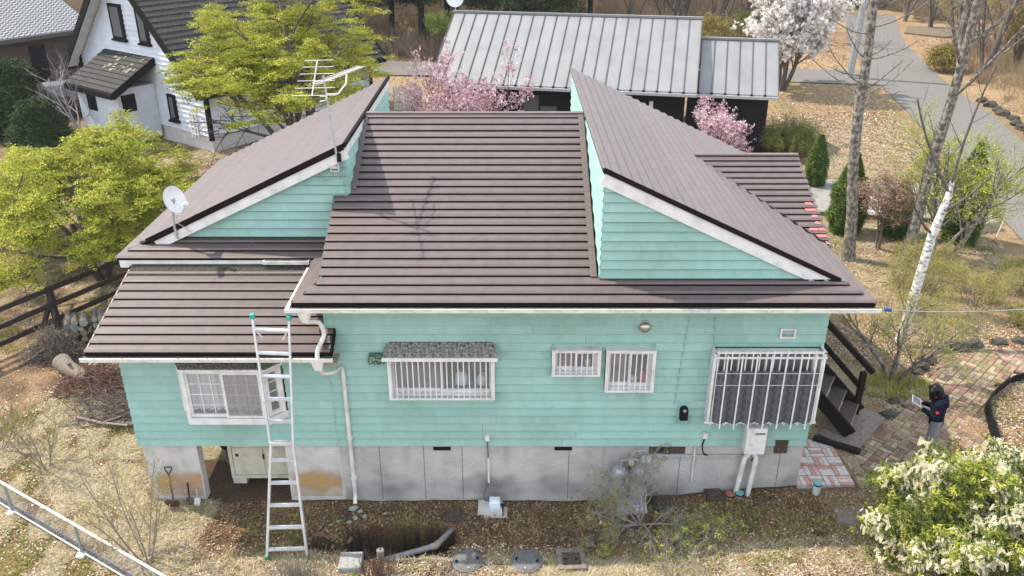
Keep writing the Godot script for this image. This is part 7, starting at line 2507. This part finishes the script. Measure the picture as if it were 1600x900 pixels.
func build_other_neighbours() -> void:
	# brown house with grey tile roof, upper left corner
	var Hn := thing("brown_house", "brown house with grey tiled roof in the upper left corner", "house", V(-26.2, -0.2, -33.4), 1.02)
	# local x runs along the eave, the roof rises towards -z
	var wb := B.new()
	wb.box(V(0.0, 1.3, -3.2), V(8.6, 2.6, 5.4))
	part(Hn, "wall", wb, M.brown_wall)
	pbox(Hn, "door", V(1.5, 1.1, -0.47), V(0.9, 2.0, 0.06), M.black)
	var rf0 := Node3D.new()
	rf0.name = "roof"
	Hn.add_child(rf0)
	for i in 18:
		var d0 := i * 0.2
		var b := B.new()
		b.hexa([V(-4.8, 2.62 + d0 * 0.5, -d0), V(4.8, 2.62 + d0 * 0.5, -d0), V(4.8, 2.62 + (d0 + 0.2) * 0.5, -d0 - 0.2), V(-4.8, 2.62 + (d0 + 0.2) * 0.5, -d0 - 0.2), V(-4.8, 2.74 + d0 * 0.5, -d0), V(4.8, 2.74 + d0 * 0.5, -d0), V(4.8, 2.68 + (d0 + 0.2) * 0.5, -d0 - 0.2), V(-4.8, 2.68 + (d0 + 0.2) * 0.5, -d0 - 0.2)])
		for k in 32: b.tube([V(-4.65 + k * 0.3, 2.755 + d0 * 0.5, -d0), V(-4.65 + k * 0.3, 2.7 + (d0 + 0.2) * 0.5, -d0 - 0.2)], [0.045], 5, false)
		part(rf0, "tile_course", b, M.tile_grey)
	var fb := B.new()
	fb.bar(V(-4.8, 2.55, 0.03), V(4.8, 2.55, 0.03), 0.06, 0.2)
	part(rf0, "fascia", fb, M.seam)
	fb = B.new()
	fb.hexa([V(-4.8, 4.35, -3.6), V(4.8, 4.35, -3.6), V(4.8, 2.6, -7.1), V(-4.8, 2.6, -7.1), V(-4.8, 4.45, -3.6), V(4.8, 4.45, -3.6), V(4.8, 2.7, -7.1), V(-4.8, 2.7, -7.1)])
	part(rf0, "far_slope", fb, M.tile_grey)
	fb = B.new()
	for x in [-4.3, 4.3]: fb.slab([Vector2(0.5, 2.5), Vector2(3.6, 4.3), Vector2(6.6, 2.5)], -0.05, 0.05, V(x, 0, 0), Basis(V(0, 0, -1), V(1, 0, 0), V(0, 1, 0)))
	part(Hn, "gable_wall", fb, M.brown_wall)
	var gt := thing("timber_gate", "dark timber trestle fence between the brown and the white house", "fence", on(-21.5, -38.0))
	for i in 3:
		var b := B.new()
		b.bar(V(-1.4 + i * 1.4, 0, 0), V(-1.4 + i * 1.4, 1.2, 0), 0.14, 0.14)
		part(gt, "post", b, M.wood_black)
	for h in [0.35, 1.0]:
		var b := B.new()
		b.bar(V(-1.6, h, 0.02), V(1.6, h + 0.05, 0.02), 0.06, 0.14)
		part(gt, "rail", b, M.wood_black)
	# white picket panel behind the left raised roof
	var pf := thing("picket_fence", "weathered pale picket fence behind the left roof peak", "fence", on(-5.7, -28.8))
	for i in 10: pbox(pf, "picket", V(i * 0.13, 0.55, 0), V(0.09, 1.2, 0.03), M.white_dirty)
	for h in [0.3, 0.95]: pbox(pf, "rail", V(0.6, h, -0.03), V(1.3, 0.07, 0.03), M.white_dirty)
	var pr := thing("white_rail", "long low white rail along the lawn behind the left roof", "rail fence", on(-8.0, -29.5))
	var rb := B.new()
	rb.bar(V(-2.2, 0.75, -0.6), V(2.3, 0.85, 0.9), 0.08, 0.1)
	part(pr, "rail", rb, M.white)
	for x in [-2.0, 0.0, 2.0]: pbox(pr, "post", V(x, 0.35, -0.53 + (x + 2) * 0.33), V(0.08, 0.75, 0.08), M.white_dirty)
	# low building beyond the road, upper right
	var G := thing("far_house", "dark low building with tan panels beyond the road, upper right", "house", V(33.5, base_y(33, -61), -62.5), 0.1)
	var gb := B.new()
	gb.box(V(0, 1.2, -3), V(15, 2.6, 6))
	part(G, "wall", gb, M.brown_wall)
	for x in [-3.2, 1.8]: pbox(G, "tan_panel", V(x, 1.3, 0.03), V(2.8, 2.3, 0.06), M.tan_wall)
	for x in [-6.0, -0.4, 5.2]: pbox(G, "opening", V(x, 1.2, 0.03), V(2.2, 2.2, 0.05), M.black)
	gb = B.new()
	gb.hexa([V(-8, 2.5, 1.0), V(8, 2.5, 1.0), V(8, 4.4, -3), V(-8, 4.4, -3), V(-8, 2.65, 1.0), V(8, 2.65, 1.0), V(8, 4.55, -3), V(-8, 4.55, -3)])
	gb.hexa([V(-8, 4.4, -3), V(8, 4.4, -3), V(8, 2.5, -7), V(-8, 2.5, -7), V(-8, 4.55, -3), V(8, 4.55, -3), V(8, 2.65, -7), V(-8, 2.65, -7)])
	part(G, "roof", gb, M.slate)
	# low timber retaining edge beside the drive
	var Wd := thing("planter_edge", "low white topped timber planter where the drive meets the road", "planter", on(14.2, -12.0), 0.0)
	var b3 := B.new()
	for i in 12: pbox(Wd, "stake", V(-0.5 + i * 0.1, 0.12, 0.28 - i * 0.035), V(0.085, 0.36, 0.07), M.tan_wall)
	b3.slab([Vector2(-0.6, 0.25), Vector2(0.7, -0.2), Vector2(0.4, -1.3), Vector2(-0.2, -1.1)], 0.26, 0.32)
	part(Wd, "cap", b3, M.conc_w)
	var mk0 := thing("marker_stick", "thin white marker stick at the road edge by the planter", "marker", on(14.55, -11.6))
	var sb := B.new()
	sb.tube([V(0, 0, 0), V(0.15, 0.85, 0)], [0.018], 6)
	part(mk0, "stick", sb, M.white)
	# parked car
	var Cr := thing("parked_car", "black car parked beside the white house behind the maple", "car", on(-20.6, -28.2), 0.5)
	var prof := [[-2.1, 0.75, 0.55, 0.8], [-1.95, 0.95, 0.4, 0.84], [-1.2, 1.02, 0.32, 0.86], [-0.9, 1.05, 0.3, 0.86], [0.9, 1.03, 0.3, 0.86], [1.7, 0.9, 0.34, 0.84], [2.1, 0.7, 0.45, 0.76]]
	var cb := B.new()
	for i in prof.size() - 1:
		var p: Array = prof[i]
		var q: Array = prof[i + 1]
		cb.hexa([V(p[0], p[2], p[3]), V(q[0], q[2], q[3]), V(q[0], q[2], -q[3]), V(p[0], p[2], -p[3]), V(p[0], p[1], p[3] * 0.95), V(q[0], q[1], q[3] * 0.95), V(q[0], q[1], -q[3] * 0.95), V(p[0], p[1], -p[3] * 0.95)])
	part(Cr, "body", cb, M.car_black)
	cb = B.new()
	cb.hexa([V(-1.9, 1.0, 0.78), V(1.0, 1.0, 0.78), V(1.0, 1.0, -0.78), V(-1.9, 1.0, -0.78), V(-1.5, 1.48, 0.6), V(0.25, 1.5, 0.6), V(0.25, 1.5, -0.6), V(-1.5, 1.48, -0.6)])
	part(Cr, "cabin_glass", cb, M.screen_dark)
	cb = B.new()
	cb.hexa([V(-1.55, 1.46, 0.62), V(0.3, 1.48, 0.62), V(0.3, 1.48, -0.62), V(-1.55, 1.46, -0.62), V(-1.4, 1.54, 0.54), V(0.15, 1.55, 0.54), V(0.15, 1.55, -0.54), V(-1.4, 1.54, -0.54)])
	part(Cr, "roof_panel", cb, M.car_black)
	for s in [-1, 1]:
		for x in [-0.55, 0.98]:
			var pb := B.new()
			pb.bar(V(x, 1.0, s * 0.785), V(x - 0.0 if x < 0 else 0.27, 1.5, s * 0.605), 0.06, 0.03)
			part(Cr, "pillar", pb, M.car_black)
		pbox(Cr, "headlight", V(2.05, 0.72, s * 0.6), V(0.12, 0.14, 0.3), M.white)
		pbox(Cr, "door_handle", V(-0.2, 0.9, s * 0.845), V(0.18, 0.03, 0.03), M.steel)
		pbox(Cr, "side_mirror", V(0.75, 1.1, s * 0.93), V(0.12, 0.14, 0.18), M.car_black)
		for x in [-1.3, 1.3]:
			var tb := B.new()
			tb.tube([V(x, 0.33, s * 0.66), V(x, 0.33, s * 0.86)], [0.33], 20)
			var w := part(Cr, "wheel", tb, M.tyre)
			tb = B.new()
			tb.tube([V(x, 0.33, s * 0.85), V(x, 0.33, s * 0.868)], [0.2], 14)
			part(w, "rim", tb, M.steel)

# ---------- the person: smooth bodies meshed from joined capsules ----------
func nets(b: B, bones: Array, cell: float, k: float) -> void:
	var lo := Vector3(1e9, 1e9, 1e9)
	var hi := -lo
	for q in bones:
		var r: float = maxf(q[2], q[3]) + cell * 2.5
		for p in [q[0], q[1]]:
			lo = lo.min(p - Vector3.ONE * r)
			hi = hi.max(p + Vector3.ONE * r)
	var n := Vector3i((hi - lo) / cell) + Vector3i(2, 2, 2)
	var F := PackedFloat32Array()
	F.resize(n.x * n.y * n.z)
	F.fill(1.0)
	for q in bones:
		var a: Vector3 = q[0]
		var e: Vector3 = q[1]
		var ra: float = q[2]
		var rb: float = q[3]
		var sq: Vector3 = q[4] if q.size() > 4 else Vector3.ONE
		var reach: float = maxf(ra, rb) * 1.5 + k + cell * 2
		var l := Vector3i((a.min(e) - Vector3.ONE * reach - lo) / cell).clamp(Vector3i.ZERO, n - Vector3i.ONE)
		var h := Vector3i((a.max(e) + Vector3.ONE * reach - lo) / cell).clamp(Vector3i.ZERO, n - Vector3i.ONE)
		var ae := (e - a) / sq
		var L := maxf(ae.length_squared(), 1e-9)
		for z in range(l.z, h.z + 1):
			for y in range(l.y, h.y + 1):
				for x in range(l.x, h.x + 1):
					var p := (lo + Vector3(x, y, z) * cell - a) / sq
					var t := clampf(p.dot(ae) / L, 0.0, 1.0)
					var d := (p - ae * t).length() - lerpf(ra, rb, t)
					var i := x + n.x * (y + n.y * z)
					var f := F[i]
					var m := maxf(k - absf(f - d), 0.0) / k
					F[i] = minf(f, d) - m * m * k * 0.25
	var id := {}
	var vs := PackedVector3Array()
	var ns := PackedVector3Array()
	for z in n.z - 1:
		for y in n.y - 1:
			for x in n.x - 1:
				var i := x + n.x * (y + n.y * z)
				var c := [F[i], F[i + 1], F[i + n.x], F[i + n.x + 1], F[i + n.x * n.y], F[i + n.x * n.y + 1], F[i + n.x * n.y + n.x], F[i + n.x * n.y + n.x + 1]]
				var neg := 0
				for q in c:
					if q < 0.0: neg += 1
				if neg == 0 or neg == 8: continue
				var s := Vector3.ZERO
				var cnt := 0
				for ed in [[0, 1], [2, 3], [4, 5], [6, 7], [0, 2], [1, 3], [4, 6], [5, 7], [0, 4], [1, 5], [2, 6], [3, 7]]:
					var u: float = c[ed[0]]
					var w: float = c[ed[1]]
					if (u < 0.0) != (w < 0.0):
						var t := u / (u - w)
						var pa := Vector3(ed[0] & 1, (ed[0] >> 1) & 1, ed[0] >> 2)
						var pb := Vector3(ed[1] & 1, (ed[1] >> 1) & 1, ed[1] >> 2)
						s += pa.lerp(pb, t)
						cnt += 1
				id[i] = vs.size()
				vs.append(lo + (Vector3(x, y, z) + s / cnt) * cell)
				ns.append(Vector3(c[1] + c[3] + c[5] + c[7] - c[0] - c[2] - c[4] - c[6], c[2] + c[3] + c[6] + c[7] - c[0] - c[1] - c[4] - c[5], c[4] + c[5] + c[6] + c[7] - c[0] - c[1] - c[2] - c[3]).normalized())
	var sx := 1
	var sy := n.x
	var sz := n.x * n.y
	for z in range(1, n.z - 1):
		for y in range(1, n.y - 1):
			for x in range(1, n.x - 1):
				var i := x + n.x * (y + n.y * z)
				var inside := F[i] < 0.0
				for ax in [[sx, sy, sz], [sy, sz, sx], [sz, sx, sy]]:
					if (F[i + ax[0]] < 0.0) == inside: continue
					var q := [i, i - ax[1], i - ax[1] - ax[2], i - ax[2]]
					var ok := true
					for w in q:
						if not id.has(w): ok = false
					if not ok: continue
					var g := []
					for w in q: g.append(id[w])
					if not inside: g.reverse()
					b.trin(vs[g[0]], vs[g[1]], vs[g[2]], ns[g[0]], ns[g[1]], ns[g[2]])
					b.trin(vs[g[0]], vs[g[2]], vs[g[3]], ns[g[0]], ns[g[2]], ns[g[3]])

func hand(b: B, wrist: Vector3, palm: Vector3, fwd: Vector3, across: Vector3, nrm: Vector3) -> void:
	# palm toward fwd, fingers spread along across and curling toward nrm
	var bones := [[wrist, palm, 0.024, 0.026]]
	var kn := palm + fwd * 0.035
	for i in 4:
		var off := across * (i - 1.5) * 0.019
		bones.append([palm + off * 0.7, kn + off, 0.014, 0.0105])
		var l: float = [0.036, 0.042, 0.039, 0.031][i]
		var p1 := kn + off + (fwd * 0.8 + nrm * 0.6).normalized() * l
		var p2 := p1 + (fwd * 0.25 + nrm).normalized() * l * 0.65
		var p3 := p2 + (nrm - fwd * 0.35).normalized() * l * 0.5
		bones.append([kn + off, p1, 0.0098, 0.009])
		bones.append([p1, p2, 0.009, 0.008])
		bones.append([p2, p3, 0.008, 0.007])
	var tb := palm - across * 0.034 - fwd * 0.012
	var t1 := tb - across * 0.02 + fwd * 0.028 + nrm * 0.012
	var t2 := t1 + fwd * 0.026 + nrm * 0.01
	bones.append([palm - fwd * 0.02, tb, 0.02, 0.015])
	bones.append([tb, t1, 0.014, 0.011])
	bones.append([t1, t2, 0.011, 0.009])
	nets(b, bones, 0.0038, 0.007)

func build_person() -> void:
	var P := thing("person", "person in dark navy hooded jacket and grey trousers looking at a white tablet", "person", V(7.62, 0.155, -0.78), -0.4)
	# faces -x; z+ is the left side
	var body := B.new()
	var head := V(-0.12, 1.4, 0.0)
	nets(body, [
		[V(-0.05, 1.24, 0), V(-0.09, 1.34, 0), 0.055, 0.052], [V(0, 0.86, 0), V(-0.02, 1.1, 0), 0.11, 0.1], [V(-0.02, 1.1, 0), V(-0.03, 1.2, 0), 0.1, 0.09],
		[V(0, 0.84, 0.075), V(-0.03, 0.47, 0.085), 0.075, 0.05], [V(-0.03, 0.47, 0.085), V(0.01, 0.08, 0.09), 0.05, 0.035], [V(0, 0.84, -0.075), V(0.05, 0.47, -0.085), 0.075, 0.05], [V(0.05, 0.47, -0.085), V(0.08, 0.08, -0.09), 0.05, 0.035],
		[V(-0.03, 1.22, 0.13), V(-0.07, 0.99, 0.19), 0.045, 0.036], [V(-0.07, 0.99, 0.19), V(-0.27, 1.06, 0.11), 0.036, 0.024], [V(-0.03, 1.22, -0.13), V(-0.07, 0.99, -0.19), 0.045, 0.036], [V(-0.07, 0.99, -0.19), V(-0.27, 1.06, -0.11), 0.036, 0.024]], 0.013, 0.03)
	# head bent down toward the tablet: skull, jaw, nose, brow, ears
	var f := V(-0.82, -0.57, 0)
	var u := V(-0.57, 0.82, 0)
	nets(body, [[head + u * 0.02 - f * 0.012, head + u * 0.02 + f * 0.015, 0.086, 0.08], [head - u * 0.02 + f * 0.03, head - u * 0.085 + f * 0.06, 0.062, 0.03], [head + u * 0.005 + f * 0.088, head - u * 0.03 + f * 0.105, 0.008, 0.014], [head - u * 0.058 + f * 0.085 + V(0, 0, 0.014), head - u * 0.058 + f * 0.085 - V(0, 0, 0.014), 0.01, 0.01],
		[head + u * 0.02 + f * 0.082 + V(0, 0, 0.034), head + u * 0.02 + f * 0.082 + V(0, 0, 0.02), 0.011, 0.01], [head + u * 0.02 + f * 0.082 - V(0, 0, 0.034), head + u * 0.02 + f * 0.082 - V(0, 0, 0.02), 0.011, 0.01],
		[head + V(0, 0, 0.082) + u * 0.01, head + V(0, 0, 0.085) - u * 0.03, 0.014, 0.009], [head - V(0, 0, 0.082) + u * 0.01, head - V(0, 0, 0.085) - u * 0.03, 0.014, 0.009], [head - u * 0.05, V(-0.08, 1.3, 0), 0.055, 0.052]], 0.0055, 0.014)
	hand(body, V(-0.27, 1.06, 0.11), V(-0.33, 1.085, 0.09), V(-0.9, 0.3, -0.3).normalized(), V(0.1, -0.2, 0.95).normalized() * 0.9, V(0.1, 0.75, -0.6).normalized())
	hand(body, V(-0.27, 1.06, -0.11), V(-0.33, 1.085, -0.09), V(-0.9, 0.3, 0.3).normalized(), V(0.1, -0.2, -0.95).normalized() * 0.9, V(0.1, 0.75, 0.6).normalized())
	part(P, "body", body, M.skin)
	var eb := B.new()
	for s in [-1, 1]: eb.lathe([Vector2(0, -0.008), Vector2(0.009, 0), Vector2(0, 0.008)], 8, head + u * 0.004 + f * 0.083 + V(0, 0, s * 0.03))
	part(P, "eyes", eb, M.black)
	var j := B.new()
	nets(j, [[V(0.0, 0.8, 0), V(-0.01, 1.05, 0), 0.145, 0.14, V(0.85, 1, 1.15)], [V(-0.01, 1.05, 0), V(-0.03, 1.2, 0), 0.14, 0.115, V(0.9, 1, 1.25)], [V(-0.03, 1.21, 0.1), V(-0.04, 1.2, 0.16), 0.075, 0.07], [V(-0.03, 1.21, -0.1), V(-0.04, 1.2, -0.16), 0.075, 0.07],
		[V(-0.04, 1.2, 0.16), V(-0.06, 0.98, 0.21), 0.072, 0.062], [V(-0.06, 0.98, 0.21), V(-0.255, 1.05, 0.115), 0.06, 0.042], [V(-0.04, 1.2, -0.16), V(-0.06, 0.98, -0.21), 0.072, 0.062], [V(-0.06, 0.98, -0.21), V(-0.255, 1.05, -0.115), 0.06, 0.042],
		[V(0.05, 1.25, 0.08), V(0.05, 1.25, -0.08), 0.075, 0.075], [V(0.085, 1.17, 0.03), V(0.085, 1.17, -0.03), 0.06, 0.06]], 0.014, 0.035)
	var jk := part(P, "jacket", j, M.jacket)
	# sleeve emblem and back print follow the cloth
	var em := B.new()
	em.lathe([Vector2(0, 0.0), Vector2(0.028, 0.0), Vector2(0.026, 0.006), Vector2(0, 0.008)], 12, V(-0.045, 1.11, 0.253), Basis(Vector3.RIGHT, PI / 2 - 0.15))
	part(jk, "sleeve_emblem", em, M.print_red)
	em = B.new()
	for q in [[1.03, -0.07, 0.05, 0.03], [1.03, 0.0, 0.05, 0.035], [1.07, -0.04, 0.04, 0.03], [0.97, -0.06, 0.09, 0.02], [1.0, 0.06, 0.03, 0.04]]: em.box(V(0.118, q[0], q[1]), V(0.012, q[3], q[2]), Basis(Vector3.BACK, -0.05))
	part(jk, "back_print", em, M.print_white)
	var tr := B.new()
	nets(tr, [[V(0, 0.84, 0.0), V(0, 0.86, 0), 0.125, 0.125, V(0.9, 1, 1.2)], [V(0, 0.82, 0.075), V(-0.03, 0.47, 0.085), 0.1, 0.072], [V(-0.03, 0.47, 0.085), V(0.01, 0.1, 0.09), 0.072, 0.062], [V(0, 0.82, -0.075), V(0.05, 0.47, -0.085), 0.1, 0.072], [V(0.05, 0.47, -0.085), V(0.08, 0.1, -0.09), 0.072, 0.062]], 0.014, 0.025)
	part(P, "trousers", tr, M.jeans)
	for s in [1, -1]:
		var sb := B.new()
		var ax := 0.01 if s > 0 else 0.08
		nets(sb, [[V(ax + 0.04, 0.045, s * 0.09), V(ax - 0.1, 0.035, s * 0.1), 0.045, 0.04, V(1, 0.9, 1)], [V(ax, 0.1, s * 0.09), V(ax, 0.05, s * 0.09), 0.045, 0.045]], 0.01, 0.02)
		part(P, "shoe", sb, M.shoe)
	var hb := B.new()
	nets(hb, [[head + u * 0.035 - f * 0.02, head + u * 0.03 + f * 0.0, 0.1, 0.092], [head + u * 0.02 - f * 0.05 + V(0, 0, 0.05), V(-0.0, 1.24, 0.075), 0.06, 0.035], [head + u * 0.02 - f * 0.05 - V(0, 0, 0.05), V(0.0, 1.24, -0.075), 0.06, 0.035], [head - f * 0.06, V(0.05, 1.2, 0), 0.075, 0.04],
		[head + u * 0.04 + f * 0.04 + V(0, 0, 0.07), V(-0.13, 1.24, 0.1), 0.055, 0.03], [head + u * 0.05 + f * 0.03 - V(0, 0, 0.06), V(-0.13, 1.24, -0.1), 0.055, 0.03], [head + u * 0.03 + f * 0.068 + V(0, 0, 0.07), V(-0.185, 1.27, 0.088), 0.036, 0.02], [head + u * 0.03 + f * 0.068 - V(0, 0, 0.07), V(-0.185, 1.27, -0.088), 0.036, 0.02], [head + u * 0.06 + f * 0.02 + V(0, 0, 0.03), head + u * 0.07 + f * 0.045 - V(0, 0, 0.03), 0.05, 0.045]], 0.009, 0.025)
	part(P, "hair", hb, M.hair)
	var T2 := thing("tablet", "white tablet held in both hands by the person on the path", "tablet", V(7.62, 0.155, -0.78) + Basis(Vector3.UP, -0.4) * V(-0.385, 1.13, 0.0), -0.4)
	var bs := Basis(Vector3.BACK, -0.45)
	pbox(T2, "case", Vector3.ZERO, V(0.17, 0.012, 0.25), M.tablet_white, bs)
	pbox(T2, "screen", bs * V(0, 0.008, 0), V(0.14, 0.004, 0.21), M.screen_dark, bs)

func _ready() -> void:
	# camera
	var cam := Camera3D.new()
	cam.name = "camera"
	add_child(cam)
	cam.fov = 37.90
	cam.near = 0.1
	cam.far = 900.0
	cam.position = V(0, 9.6, 11.8)
	cam.rotation_degrees = V(-25.5, 0, 0)
	cam.current = true
	# sky, sun, exposure
	var we := WorldEnvironment.new()
	we.name = "world"
	var env := Environment.new()
	env.background_mode = Environment.BG_SKY
	var sky := Sky.new()
	var sm := ProceduralSkyMaterial.new()
	sm.sky_top_color = Color(0.7, 0.74, 0.8)
	sm.sky_horizon_color = Color(0.93, 0.94, 0.95)
	sm.sky_curve = 0.25
	sm.ground_bottom_color = Color(0.35, 0.32, 0.27)
	sm.ground_horizon_color = Color(0.7, 0.7, 0.68)
	sm.sky_energy_multiplier = 1.35
	sky.sky_material = sm
	env.sky = sky
	env.tonemap_mode = Environment.TONE_MAPPER_LINEAR
	env.tonemap_exposure = 1.58
	env.sdfgi_enabled = true
	env.ssao_enabled = true
	env.ssil_enabled = true
	env.fog_enabled = true
	env.fog_density = 0.0003
	env.fog_light_color = Color(0.88, 0.9, 0.93)
	we.environment = env
	add_child(we)
	var sun := DirectionalLight3D.new()
	sun.name = "sun"
	add_child(sun)
	sun.light_color = Color(1.0, 0.955, 0.89)
	sun.light_energy = 1.45
	sun.light_angular_distance = 0.7
	sun.shadow_enabled = true
	sun.look_at_from_position(Vector3.ZERO, V(0.68, -1.0, 0.26))
	rng.seed = 7
	bump.seed = 5
	bump.frequency = 0.05
	bump.fractal_octaves = 3
	macro.seed = 12
	macro.frequency = 0.12
	macro.fractal_octaves = 3
	make_materials()
	build_ground()
	build_paths()
	build_brick_path()
	build_patio()
	build_house()
	build_grey_house()
	build_white_house()
	build_other_neighbours()
	build_stairs()
	build_fences()
	build_under_house()
	build_pipes_and_lids()
	build_ladder()
	build_stones()
	build_woodpile()
	build_pole()
	build_maples()
	build_blossom()
	build_conifers()
	build_right_trees()
	build_front_plants()
	build_left_plants()
	build_forest()
	build_person()
	build_ground_cover()
